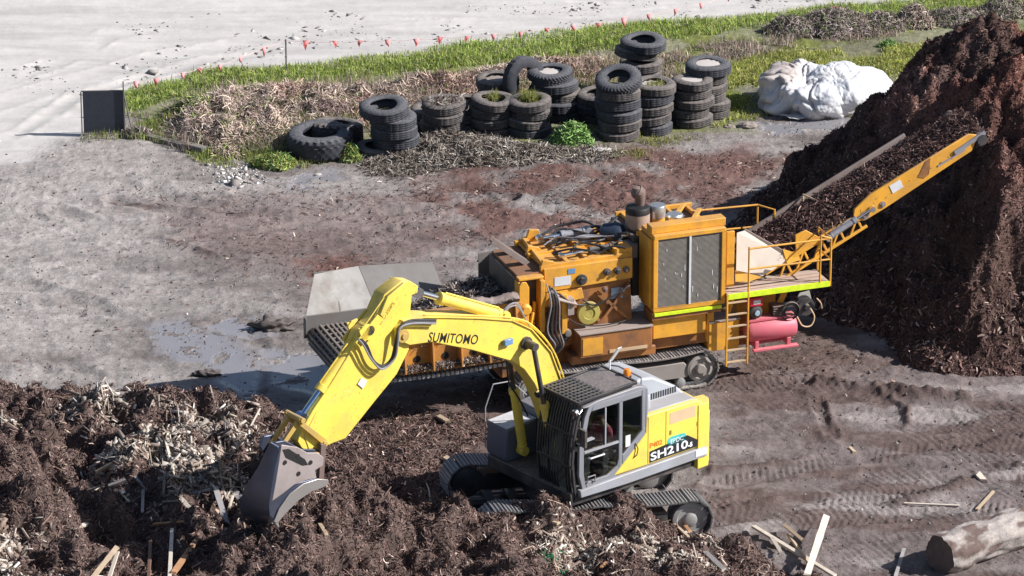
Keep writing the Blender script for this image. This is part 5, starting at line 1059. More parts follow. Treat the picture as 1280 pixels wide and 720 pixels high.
    # weathered log-like rail on the wall top + debris on the sill
    P, n_ = [], 2600; xx = RNG.uniform(w0, w1, n_); yy = RNG.uniform(nb - .13, nb + .02, n_); zz_ = 1.36 + RNG.random(n_) * .07; v, f, c = strands(np.column_stack([xx, yy - .02, zz_]), np.tile([0, 0, 1.], (n_, 1)), RNG.uniform(.05, .2, n_), RNG.uniform(.01, .025, n_), .9, pick(n_, BARK + GREY, .3), .4)
    q = npmesh('caught_bark', v, f, M['fibre'], c, io); q['kind'] = 'stuff'
    # far wall: low vertical board and outward flares
    b = MB(); b.box(-8.1, -4.1, 2.2, 2.25, 1.45, 1.95); b.quad([(-8.12, 2.22, 1.45), (-8.12, 2.05, 1.62), (-8.12, 2.05, 1.95), (-8.12, 2.22, 1.95)], .03); b.build('infeed_board', M['hopper_grey'], root, bevel=.006)
    b = MB(); b.quad([(-8.1, 2.24, 1.80), (-6.55, 2.24, 1.96), (-6.75, 2.72, 2.72), (-7.72, 2.72, 2.66)], .02); b.build('flare_panel', M['hopper_pale'], root, 'pale grey outward flared hopper panel at the open end')
    b = MB(); b.quad([(-6.54, 2.24, 1.96), (-4.95, 2.24, 1.96), (-5.1, 2.70, 2.60), (-6.74, 2.72, 2.72)], .02); b.build('flare_panel', M['hopper_grey'], root)  # darker grey carries grime and the mill's shade in its colour
    b = MB()
    for x in (-7.3, -6.65, -5.9, -5.15): b.bar((x, 2.255, 1.9), (x, 2.735, 2.64), .03, .04)
    b.bar((-7.72, 2.73, 2.68), (-5.1, 2.71, 2.60), .03, .04); b.build('flare_rib', M['hopper_grey'], root)
    # slatted infeed chain: top run, end turn, sagging return
    path = []; r = .26; zc = 1.45
    for i in range(34): path.append((-4.2 - 3.55 * i / 34, zc + r, math.pi))
    for i in range(9): a_ = math.pi / 2 + math.pi * i / 8; path.append((-7.78 + r * math.cos(a_), zc + r * math.sin(a_), a_ + math.pi / 2))
    for i in range(1, 34): t = i / 34; path.append((-7.78 + 3.55 * t, zc - r - .06 * math.sin(math.pi * t), 0))
    b = MB()
    for i, (x, z, a_) in enumerate(path):
        Mr = Matrix.Translation((x, 1.15, z)) @ Matrix.Rotation(-a_, 4, 'Y'); b.box(-.022, .022, -1.0, 1.02, -.03, .03, 0, Mr)
    for j in range(9):
        y = .17 + j * .245
        b.tube([(x, y, z) for x, z, a_ in path[:42]], .022, 6)
    ch = b.build('infeed_chain', M['chain'], root)
    b = MB(); b.box(-7.7, -4.2, .2, 2.15, 1.50, 1.62); b.cyl((-7.78, .2, zc), (-7.78, 2.1, zc), .17); b.box(-7.9, -4.2, .12, .19, 1.32, 1.55); b.build('infeed_floor', M['exc_dark'], root)
    b = MB()
    for i in range(34): t = i / 34; b.box(-7.7 + 3.55 * t, -7.63 + 3.55 * t, .06, .12, 1.16 - .06 * math.sin(math.pi * t), 1.23 - .06 * math.sin(math.pi * t))
    b.build('return_chain', M['track_bright'], root)
    # wood waste inside
    n, m_ = 90, 40; S_, W_ = np.meshgrid(np.linspace(-6.7, -4.1, n), np.linspace(0, 1, m_)); hh = 1.72 + .55 * sst(-6.8, -4.6, S_) * (.5 + .9 * fbm(S_ * 2, W_ * 4, 1.2, 4, 85)); V = np.stack([S_, .14 + W_ * 2.0, hh], -1).reshape(-1, 3)
    ld = npmesh('bark_load', V, grid_faces(n, m_), M['mulch'], np.array([.12, .08, .065]) * (.6 + .9 * fbm(S_ * 3, W_ * 5, 2, 3, 86)).reshape(-1, 1), smooth=True); ld.location = F.loc; ld.rotation_euler = (0, 0, F.rz); tag(ld, 'shredded wood lying in the grinder infeed behind the yellow boom', 'bark')
    k = 5000; idx = RNG.integers(0, len(V), k); v, f, c = strands(V[idx] + [0, 0, .03], np.tile([0, 0, 1.], (k, 1)), RNG.uniform(.06, .3, k), RNG.uniform(.012, .03, k), .5, pick(k, BARK + GREY, .3), .3); q = npmesh('shreds', v, f, M['fibre'], c, ld); q['kind'] = 'stuff'
    # hose reel
    rc = F(1006, 382, .25); b = MB(); b.lathe([(0, -.12), (.20, -.12), (.20, -.10), (.1, -.09), (.1, .05), (.20, .06), (.20, .08), (.08, .08), (.05, .14), (0, .14)], rc, (0, -1, 0), 28); rl = b.build('hose_reel', M['exc_dark'], root)
    b = MB(); b.prism([(rc[0] - .2, rc[2] - .1), (rc[0] - .08, rc[2] + .24), (rc[0] + .16, rc[2] + .27), (rc[0] + .24, rc[2] - .05), (rc[0] + .15, rc[2] - .2)], rc[1] + .13, rc[1] + .16); b.build('mounting_plate', M['hopper_pale'], rl)
    b = MB(); b.tube(smooth_path([(rc[0] - .5, .1, rc[2] - .05), (rc[0] - .3, .05, rc[2] - .1), (rc[0] - .15, .02, rc[2] - .35), (rc[0] + .05, .02, rc[2] - .38), (rc[0] + .14, .05, rc[2] - .2), (rc[0] + .05, .08, rc[2])]), .016, 8); b.tube(smooth_path([(rc[0] + .2, .1, rc[2] + .2), (rc[0] + .3, .1, rc[2] + .08), (rc[0] + .33, .1, rc[2] - .05)]), .016, 8); b.build('hose', M['exc_tan'], rl)
    # ---- air compressor (a thing of its own bolted under the walkway)
    cp = empty('air_compressor', F.loc, F.rz, 'pink air compressor tank with small red engine below the grinder walkway', 'air compressor')
    q0, q1 = F(934, 415, .15), F(990, 404, .15); zc_ = (q0[2] + q1[2]) / 2; R_ = .25
    b = MB(); b.lathe([(0, 0), (.12, .015), (.21, .05), (R_, .12), (R_, q1[0] - q0[0] + .05), (.21, q1[0] - q0[0] + .12), (.12, q1[0] - q0[0] + .155), (0, q1[0] - q0[0] + .17)], (q0[0] - .08, .15, zc_), (1, 0, 0), 30); tk = b.build('tank', M['pink'], cp)
    b = MB()
    for x in (q0[0] + .15, q1[0] - .15): b.box(x - .04, x + .04, -.05, .35, zc_ - .36, zc_ - .2)
    b.box(q0[0] + .05, q1[0] + .05, -.12, .0, zc_ - .41, zc_ - .36); b.box(q0[0] + .05, q1[0] + .05, .3, .4, zc_ - .41, zc_ - .36); b.build('foot', M['pink'], cp, bevel=.008)
    b = MB(); b.box(q0[0] - .02, q1[0] + .02, 0, .3, zc_ + R_ - .01, zc_ + R_ + .03); b.build('mounting_plate', M['pink'], cp)
    ee = F(944, 376, .1); b = MB(); b.box(ee[0] - .17, ee[0] + .14, .0, .3, ee[2] - .10, ee[2] + .10); b.build('engine', M['red'], cp, bevel=.03); b = MB(); b.box(ee[0] - .08, ee[0] + .08, -.006, -.001, ee[2] - .04, ee[2] + .05); b.build('sticker', M['white_paint'], cp)
    b = MB(); e5 = F(946, 391, .0); b.lathe([(0, .06), (.04, .06), (.05, .03), (.10, .02), (.14, 0), (.15, -.1), (.15, -.2)], (e5[0], .02, e5[2]), (0, -1, 0), 24); b.build('recoil_starter', M['exc_dark'], cp)
    b = MB(); b.lathe([(0, .065), (.055, .065), (.06, .05)], (e5[0], .02, e5[2]), (0, -1, 0), 18); b.build('starter_cap', M['pale_blue'], cp)
    pp = F(972, 388, .15); b = MB(); b.box(pp[0] - .12, pp[0] + .12, .05, .3, pp[2] - .12, pp[2] + .12)
    for i in range(5): b.box(pp[0] - .15, pp[0] + .15, .03, .32, pp[2] - .08 + i * .05, pp[2] - .065 + i * .05)
    b.build('pump', M['rust_steel'], cp, bevel=.004)
    b = MB(); b.lathe([(.2, -.03), (.22, 0), (.2, .03), (.12, .02), (.12, -.02)], (pp[0] + .22, -.02, pp[2] + .02), (0, 1, 0), 24); b.build('pulley', M['exc_dark'], cp)
    return root, F
from mathutils import noise as mn
def tyre_mesh(R, h, r, seed, lug=0.0, lugs=36, groove=.012):
    """tyre of revolution: bead, sidewall, shoulder, grooved tread"""
    w = h / 2; prof = [(r, -w * .62), (r - .005, -w * .8), (r + .03, -w * .93), (r + (R - r) * .45, -w), (R - .06, -w * .9), (R - .02, -w * .74)]
    k = 4
    for i in range(k):
        a = -w * .72 + 2 * w * .72 * i / k; b = -w * .72 + 2 * w * .72 * (i + 1) / k
        prof += [(R, a + .006), (R, b - .014), (R - groove, b - .010), (R - groove, b - .001)]
    prof = prof[:-2] + [(R - .02, w * .74), (R - .06, w * .9), (r + (R - r) * .45, w), (r + .03, w * .93), (r - .005, w * .8), (r, w * .62), (r + .06, w * .3), (R - .09, 0), (r + .06, -w * .3), (r, -w * .62)]
    n = 96 if lug == 0 else lugs * 4; V = []; rnd = random.Random(seed); ph = rnd.random() * 6
    for i, (q, z) in enumerate(prof):
        for j in range(n):
            t = 2 * math.pi * j / n; rr = q; zz = z
            if q > R - .045 and lug == 0 and (j % 4) == 0: rr -= .010
            if lug and q > R - .09:
                s = ((j + (6 * abs(z) / w)) % 4); rr += lug * (1 if s < 2 else -1) * (.4 + .6 * abs(z) / w)
            rr += .008 * math.sin(3 * t + ph) ; zz += .010 * math.sin(2 * t + ph * 2)
            V.append((rr * math.cos(t), rr * math.sin(t), zz))
    V = np.array(V); m = len(prof); F = np.array([(i * n + j, i * n + (j + 1) % n, (i + 1) * n + (j + 1) % n, (i + 1) * n + j) for i in range(m - 1) for j in range(n)])
    o = npmesh('tyre', V, F, M['tyre' if seed % 2 else 'tyre_dusty'], smooth=True); o.data.set_sharp_from_angle(angle=rad(42)); me = o.data; bpy.data.objects.remove(o); return me
def build_tyres(bush, GREEN, YEL):
    ms = [tyre_mesh(.57, .28, .31, 1), tyre_mesh(.54, .255, .30, 2, .0), tyre_mesh(.60, .30, .33, 3), tyre_mesh(.51, .24, .29, 4), tyre_mesh(.56, .27, .30, 5, .014, 40)]
    R_ = {0: .53, 1: .50, 2: .56, 3: .48, 4: .51}; H_ = {0: .27, 1: .25, 2: .29, 3: .235, 4: .26}
    ordn = ['bottom', 'second from the bottom', 'third from the bottom', 'fourth from the bottom', 'fifth from the bottom', 'sixth from the bottom']
    def disc(parent, r, z, m):
        b = MB(); n = 24; V = [(0, 0, z + .02)] + [(r * math.cos(2 * math.pi * k / n), r * math.sin(2 * math.pi * k / n), z + .012 * math.sin(3.1 * k)) for k in range(n)]
        b.add(V, [(0, 1 + k, 1 + (k + 1) % n) for k in range(n)]); return b.build('dirt_fill', m, parent)
    S = [ # key, u, v (ground centre), n, variant, lean x,y per layer, stack phrase, fill on top tyre
        ('a', 496, 189, 5, 0, (-.035, .0), 'the leftmost tall stack, just right of the big loader tyre', None),
        ('b', 555, 169, 4, 1, (-.01, .0), 'the debris-covered stack, second tall stack from the left', 'dirt'),
        ('c', 619, 166, 4, 0, (-.03, 0), 'the stack with a small grass tuft in its top, third from the left', None),
        ('d', 661, 168, 4, 3, (.0, 0), 'the low stack topped with long grass, left of the leafy weed', None),
        ('e', 704, 147, 5, 0, (-.06, .01), 'the stack directly behind the leafy weed, with a chunky top tyre', 'sand'),
        ('f', 625, 141, 4, 1, (-.01, 0), 'the stack half hidden behind the grass-tufted third stack', 'dirt'),
        ('g', 773, 171, 5, 1, (-.015, 0), 'the stack right of the leafy weed, under the tilted open tyre', None),
        ('h', 814, 162, 5, 1, (.0, .0), 'the stack between the tilted open tyre and the white-topped pair', 'half'),
        ('i', 861, 154, 5, 3, (.02, 0), 'the front stack of the white-topped pair at the right', 'white'),
        ('j', 885, 143, 6, 3, (-.01, 0), 'the back stack of the white-topped pair, rightmost of all', 'white'),
        ('k', 800, 120, 4, 1, (.0, 0), 'the far back stack with crooked top tyres', None),
        ('l', 748, 149, 3, 1, (.0, 0), 'the dark low stack in the gap behind the tilted open tyre', None),
        ('m', 583, 160, 3, 1, (.0, .02), 'the low dark stack between the second and third tall stacks', None),
        ('n', 473, 189, 1, 1, (.0, 0), 'the single tyre lying between the big tyre and the leftmost stack', None),
        ('o', 541, 156, 2, 1, (.0, 0), 'the short pair behind the debris-covered stack', None)]
    rnd = random.Random(5); tops = {}
    for key, u, v, n, var, lean, phrase, fill in S:
        x, y = G(u, v); z = float(ground_z(np.array([x]), np.array([y]))[0]) - .02
        for i in range(n):
            vv = var if rnd.random() < .6 else rnd.choice([0, 1, 3])
            if key == 'e' and i == n - 1: vv = 4
            if key == 'a' and i == n - 1: vv = 2
            h = H_[vv] * .97; o = bpy.data.objects.new('tyre', ms[vv]); COL.objects.link(o)
            jx, jy = rnd.uniform(-.06, .06), rnd.uniform(-.05, .05)
            if key == 'a' and i == n - 1: jx -= .12
            if key == 'k' and i == n - 1: jx += .03
            if key == 'e' and i == n - 1: jx -= .14
            o.location = (x + lean[0] * i + jx, y + lean[1] * i + jy, z + h / 2); tl = .05
            o.rotation_euler = (rnd.uniform(-tl, tl), rnd.uniform(-tl, tl), rnd.random() * 6)
            if key == 'a' and i == n - 1: o.rotation_euler = (.02, -.10, 1)
            if n == 1: lab = 'old black truck tyre, ' + phrase
            else: lab = f'old truck tyre, {"top" if i == n - 1 else ordn[i]} of {phrase}'
            w = lab.split()
            tag(o, ' '.join(w[:16]), 'tyre', 'old truck tyres stacked along the grass')
            z += h; tops[key] = (o.location.x, o.location.y, z, o)
            if i == n - 1 and fill:
                disc(o, .32, H_[vv] * .5 - (.05 if fill == 'white' else .09), M['white_dust'] if fill in ('white', 'half', 'sand') else M['gr_dust'])
    def loose(var, u, v, zc, rot, label, me=None):
        x, y = G(u, v, zc); o = bpy.data.objects.new('tyre', me or ms[var]); COL.objects.link(o); o.location = (x, y, zc); o.rotation_euler = rot; tag(o, label, 'tyre', 'old truck tyres stacked along the grass'); return o
    gx, gy, gz, _ = tops['g']
    o = bpy.data.objects.new('tyre', ms[4]); COL.objects.link(o); o.location = (gx - .0, gy, gz + .20); o.rotation_euler = (rad(13), rad(-13), .4); tag(o, 'tilted open tyre lying askew on top of the stack beside the leafy weed', 'tyre', 'old truck tyres stacked along the grass')
    kx, ky, kz, _ = tops['k']
    o = bpy.data.objects.new('tyre', ms[1]); COL.objects.link(o); o.location = (kx - .13, ky, kz + .17); o.rotation_euler = (rad(4), rad(12), 1); tag(o, 'tilted second tyre from the top of the far back stack', 'tyre', 'old truck tyres stacked along the grass')
    o = bpy.data.objects.new('tyre', ms[0]); COL.objects.link(o); o.location = (kx + .05, ky, kz + .42); o.rotation_euler = (rad(2), rad(-2), 1); tag(o, 'topmost tyre of the far back stack, sitting crooked to the right', 'tyre', 'old truck tyres stacked along the grass')
    loose(2, 655, 100, .98, (rad(82), rad(14), rad(35)), 'tyre standing upright, leaning on the left of the chunky top tyre')
    # big loader tyres
    big = tyre_mesh(.78, .56, .42, 9, .022, 26, .0); big2 = tyre_mesh(.66, .50, .36, 10, .02, 24, .0)
    x, y = G(400, 190); o = bpy.data.objects.new('loader_tyre', big); COL.objects.link(o); o.location = (x, y, .29); o.rotation_euler = (rad(3), rad(-2), .3); tag(o, 'big wide loader tyre lying flat at the left end of the tyre row', 'tyre')
    x, y = G(420, 178); o = bpy.data.objects.new('loader_tyre', big2); COL.objects.link(o); o.location = (x, y, .30); o.rotation_euler = (rad(-4), rad(8), .9); tag(o, 'second large tyre tucked behind the right side of the big loader tyre', 'tyre')
    # tufts in tyres
    def tuft(key, dx, h, n, pal, label, sp=.22):
        x, y, z, t = tops[key]; r = RNG.random(n) ** .5 * sp; a = RNG.random(n) * 6.28; P = np.column_stack([r * np.cos(a), r * np.sin(a), np.zeros(n)])
        v, f, c = blades(P, h * RNG.uniform(.4, 1.1, n), .018, .7, pick(n, pal, .2), 2); o = npmesh('grass_tuft', v, f, M['grass'], c); o.location = (x + dx, y, z - .1); tag(o, label, 'grass tuft')
    tuft('c', .0, .34, 160, YEL, 'small yellowish grass tuft growing from the top of the third tyre stack', .12)
    tuft('d', 0, .38, 420, YEL, 'longer spiky grass tuft growing from the low tyre stack by the leafy weed')
    tuft('g', -.05, .2, 200, YEL, 'yellow green grass inside the stack beneath the tilted open tyre')
    tuft('h', .05, .16, 200, YEL, 'flat mossy grass in the top tyre left of the white-topped pair')
    # dry brush caught on the debris stack
    x, y, z, t = tops['b']; n = 420; P = np.column_stack([RNG.normal(size=n) * .20, RNG.normal(size=n) * .15 - .1, -np.abs(RNG.normal(size=n)) * .10 + .04]); v, f, c = strands(P, np.tile([0, -.5, .8], (n, 1)), RNG.uniform(.1, .35, n), RNG.uniform(.01, .025, n), .8, pick(n, GREY + BARK, .3), .5)
    o = npmesh('brush_tangle', v, f, M['fibre'], c); o.location = (x, y, z); tag(o, 'tangle of dry brush caught on top of the debris-covered tyre stack', 'brush')
def build_board():
    x0, y0 = G(104, 171); x1, y1 = G(157, 170); r = empty('board_stand', (x0, y0, 0), math.atan2(y1 - y0, x1 - x0), 'dark flat board fixed between thin steel posts at the end of the bunting', 'board'); L = math.hypot(x1 - x0, y1 - y0)
    b = MB(); b.box(.02, L + .0, -.012, .012, .10, 1.17); b.build('board', M['board'], r)
    for x, h in ((-.02, 1.17), (L - .02, 1.42)): b = MB(); b.box(x - .015, x + .015, -.035, -.013, -.05, h); b.box(x - .004, x + .004, -.05, -.03, -.05, h); b.build('post', M['steel'], r)
    b = MB(); b.bar((L - .02, .04, 1.12), (L + .16, .25, 0), .025); b.bar((-.02, .014, 1.17), (L, .014, 1.17), .03, .03); b.build('brace', M['steel'], r)
def build_bunting():
    px = [(158, 104), (170, 103), (196, 99), (229, 92), (249, 86), (275, 82), (301, 72), (330, 60), (357, 51), (383, 52), (418, 52.5), (451, 52), (485, 51), (520, 50), (551, 47.5), (585, 46.5), (617, 44), (652, 41), (684, 36), (716, 33), (748, 30), (780, 23), (812, 19), (845, 12), (877, 5), (910, -4), (950, -18)]
    hz = 1.0; W = [(*G(u, v - 1.5, hz), hz) for u, v in px]
    r = empty('flag_bunting', (W[0][0], W[0][1], 0), 0, 'long string of small pink pennants running along the sand road edge', 'bunting'); o0 = Vector((W[0][0], W[0][1], 0)); W = [Vector(w) - o0 for w in W]
    pts = []
    for a, b_ in zip(W[:-1], W[1:]):
        for k in range(3): t = k / 3; p = a.lerp(b_, t); p.z -= .05 * math.sin(math.pi * t); pts.append(p)
    pts.append(W[-1]); b = MB(); b.tube(pts, .005, 5); b.build('string', M['string'], r)
    rnd = random.Random(8)
    for i, w in enumerate(W[1:-1]):
        if i == 7: continue
        b = MB(); s = rnd.uniform(.07, .095); d = (W[i + 2] - W[i]).normalized(); sw = Vector((rnd.uniform(-.06, .06), rnd.uniform(-.08, .08), 0)); tip = w + Vector((0, 0, -s * rnd.uniform(2.0, 3.0))) + sw
        mid = (w + tip) / 2 + Vector((rnd.uniform(-.03, .03), rnd.uniform(-.05, .05), .0)); V = [w - d * s, w + d * s, mid + d * s * .55, tip, mid - d * s * .55]; nn = Vector((0, .004, 0))
        b.add([v for v in V] + [v + nn for v in V], [(0, 1, 2, 4), (4, 2, 3), (9, 7, 6, 5), (8, 7, 9), (0, 5, 6, 1), (1, 6, 7, 2), (2, 7, 8, 3), (3, 8, 9, 4), (4, 9, 5, 0)]); b.build('pennant', M['pennant'], r, sharp=180)
    gx, gy = G(358, 97); b = MB(); b.box(-.018, .018, -.006, .006, -.1, 1.02); b.box(-.005, .005, -.02, .02, -.1, 1.02); o = b.build('fence_post', M['steel'], None); o.location = (gx, gy, 0); tag(o, 'thin steel picket holding up the pink bunting', 'post')
    for u, v, lab in ((1041, 12, 'small red ground flag nearer the top edge, above the white bundle'), (1075, 28, 'small orange ground flag in the dead brush above the white bundle')):
        gx, gy = G(u, v + 14); t = empty('marker_flag', (gx, gy, 0), 0, lab, 'flag'); b = MB(); b.tube([(0, 0, -.05), (0, 0, .42)], .006, 6); b.build('stake', M['steel'], t)
        b = MB(); b.quad([(0, 0, .42), (.14, .03, .36), (.16, .02, .24), (0, 0, .20)], .006); b.build('flag', M['pennant'], t)
def build_bundle():
    cx, cy = G(1030, 130); bm = bmesh.new(); bmesh.ops.create_icosphere(bm, subdivisions=7, radius=1)
    E_ = [((.25, 0, .38), (1.25, .95, .62)), ((-.95, .05, .42), (.66, .8, .60)), ((.9, .1, .38), (.85, .7, .50)), ((-.1, -.55, .30), (1.0, .55, .48)), ((1.35, .15, .25), (.48, .45, .36)), ((-1.2, -.25, .25), (.45, .5, .42)), ((-.5, .2, .62), (.6, .5, .40)), ((.45, -.45, .36), (.85, .62, .52))]
    c0 = Vector((.05, 0, .25)); cols = []; rc_ = random.Random(21); CRUM = []
    for fq, am in ((1.6, .055), (2.1, .045), (3.1, .035), (4.2, .026), (5.5, .018), (7.5, .013), (10, .008)):
        vv_ = Vector((rc_.gauss(0, 1), rc_.gauss(0, 1), rc_.gauss(0, 1))).normalized(); CRUM.append((vv_.x, vv_.y, vv_.z, fq, am, rc_.uniform(0, 9)))
    for v in bm.verts:
        d = v.co.normalized(); best = .2
        for c, a in E_:
            o = [(c0[i] - c[i]) / a[i] for i in range(3)]; q = [d[i] / a[i] for i in range(3)]; A = sum(t * t for t in q); B = 2 * sum(o[i] * q[i] for i in range(3)); C_ = sum(t * t for t in o) - 1; D = B * B - 4 * A * C_
            if D > 0: best = max(best, (-B + math.sqrt(D)) / (2 * A))
        p = c0 + d * best; q = p * 1.0; w = mn.noise_vector(q * 1.3) * .35; q2 = q + w
        r1 = 1 - abs(mn.noise(q2 * Vector((1.9, 1.9, 2.6)))) * 2; r2 = 1 - abs(mn.noise(q2 * 4.8 + Vector((5, 1, 2)))) * 2; r3 = mn.noise(q2 * 11)
        sw = mn.noise(q * .9) * 1.2; st = q.x * math.cos(.5 + sw) + (q.z * 1.4 + q.y) * math.sin(.5 + sw)
        fold = abs(mn.noise(Vector((st * 5.5, q.y * .8, q.x * .5)))); fd = mn.voronoi(Vector((q.x * 2.3, q.y * 2.3, q.z * 2.8)))[0]; pil = fd[1] - fd[0]
        lft = max(0, min(1, (-.1 - p.x) / .6)); amp = .085 + .20 * lft
        n1 = mn.noise(q2 * 1.15); n2 = mn.noise(q2 * Vector((2.6, 2.0, 3.0)) + Vector((4, 2, 9))); n3 = mn.noise(q2 * 5.5 + Vector((1, 7, 3)))
        cr_ = 0
        for (dx_, dy_, dz_, fq, am, ph) in CRUM: ww_ = (q2.x * dx_ + q2.y * dy_ + q2.z * dz_) * fq + ph + 1.1 * mn.noise(q * 1.4 + Vector((ph, 0, 0))); cr_ += am * (abs((ww_ % 2) - 1) * 2 - 1) * (.5 + mn.noise(q * 1.2 + Vector((0, ph, ph))))
        dsp = cr_ * (1.15 + .9 * lft) + .12 * mn.noise(q * 1.1 + Vector((2, 2, 2))) - (.05 + .15 * lft) * math.exp(-abs(n1) * 10) - (.015 + .05 * lft) * math.exp(-abs(n2) * 9) - .008 * math.exp(-abs(n3) * 6) + .018 * (.5 - fold * 2) + .04 + amp * 0 * (r1 - .55) + (.012 + .03 * lft) * (r2 - .5) + .010 * r3 + .006 * (1 - abs(mn.noise(q2 * 14)) * 2); p += d * dsp
        if p.z < .02: p.z = -.03
        v.co = p; dirt = max(0, min(1, (.38 - p.z) * 1.6)) * (.4 + .9 * mn.noise(q * 2.5 + Vector((3, 3, 3))) + .5 * mn.noise(q * 9)); crease = max(0, min(1, (.25 - r1))) ; tan = max(0, min(1, (-.25 - p.x) * 2)) * max(0, min(1, (p.z - .62) * 4))
        base = Vector((.66, .67, .70)); base = base.lerp(Vector((.42, .36, .32)), max(0, min(.75, dirt * 1.4 + crease * .25 + .35 * math.exp(-abs(n1) * 14) + .25 * lft * math.exp(-abs(n2) * 9)))); base = base.lerp(Vector((.46, .38, .34)), tan * .75); cols.append(tuple(base))
    me = bpy.data.meshes.new('plastic_bundle'); bm.to_mesh(me); bm.free(); me.polygons.foreach_set('use_smooth', [True] * len(me.polygons)); a = me.color_attributes.new('Col', 'FLOAT_COLOR', 'POINT'); a.data.foreach_set('color', np.column_stack([np.array(cols), np.ones(len(cols))]).astype(np.float32).ravel()); me.materials.append(M['plastic'])
    o = bpy.data.objects.new('plastic_bundle', me); COL.objects.link(o); o.location = (cx, cy, 0); o.rotation_euler = (0, 0, rad(6)); tag(o, 'large crumpled bundle of dirty white plastic sheeting left of the mulch pile', 'plastic bundle')
    b = MB(); n = 22; V = []; F_ = []
    for i in range(n):
        for j in range(10):
            x = -1.25 + .95 * i / n; y = -.75 - .45 * j / 10 * math.sin(math.pi * (i + 2) / (n + 4)); V.append((x, y, .03 + .05 * abs(mn.noise(Vector((x * 4, y * 5, 0))))))
    F_ = [(i * 10 + j, (i + 1) * 10 + j, (i + 1) * 10 + j + 1, i * 10 + j + 1) for i in range(n - 1) for j in range(9)]; b.add(V, F_, 0, True); q = b.build('loose_flap', M['white_paint'], o, sharp=180)
def board_piece(name, p, q, w, t, m, label, cat='plank', group=None, twist=0.0, bend=0.0):
    p = Vector(p); q = Vector(q); c = (p + q) / 2; d = q - p; L = d.length; b = MB(); n = 8; V = []; rnd = random.Random(int(abs(c.x * 1000) + abs(c.y * 777)))
    for i in range(n + 1):
        s = -L / 2 + L * i / n; ww = w / 2 * (1 + rnd.uniform(-.10, .10)); e = (0 if 0 < i < n else rnd.uniform(-.5, .5) * w); zz = bend * (1 - (2 * i / n - 1) ** 2)
        V += [(s + e, -ww, zz - t / 2), (s - e, ww, zz - t / 2), (s - e * .7, ww, zz + t / 2), (s + e * .7, -ww, zz + t / 2)]
    F_ = [(0, 1, 2, 3), tuple(n * 4 + k for k in (3, 2, 1, 0))] + [(i * 4 + k, (i + 1) * 4 + k, (i + 1) * 4 + (k + 1) % 4, i * 4 + (k + 1) % 4) for i in range(n) for k in range(4)]
    b.add(V, F_); o = b.build(name, m, None); d.normalize(); z = Vector((math.sin(twist) * .7, -.25, 1)); z = (z - d * z.dot(d)).normalized(); y = z.cross(d)
    o.matrix_world = Matrix(((d.x, y.x, z.x, c.x), (d.y, y.y, z.y, c.y), (d.z, y.z, z.z, c.z), (0, 0, 0, 1))); tag(o, label, cat, group); return o
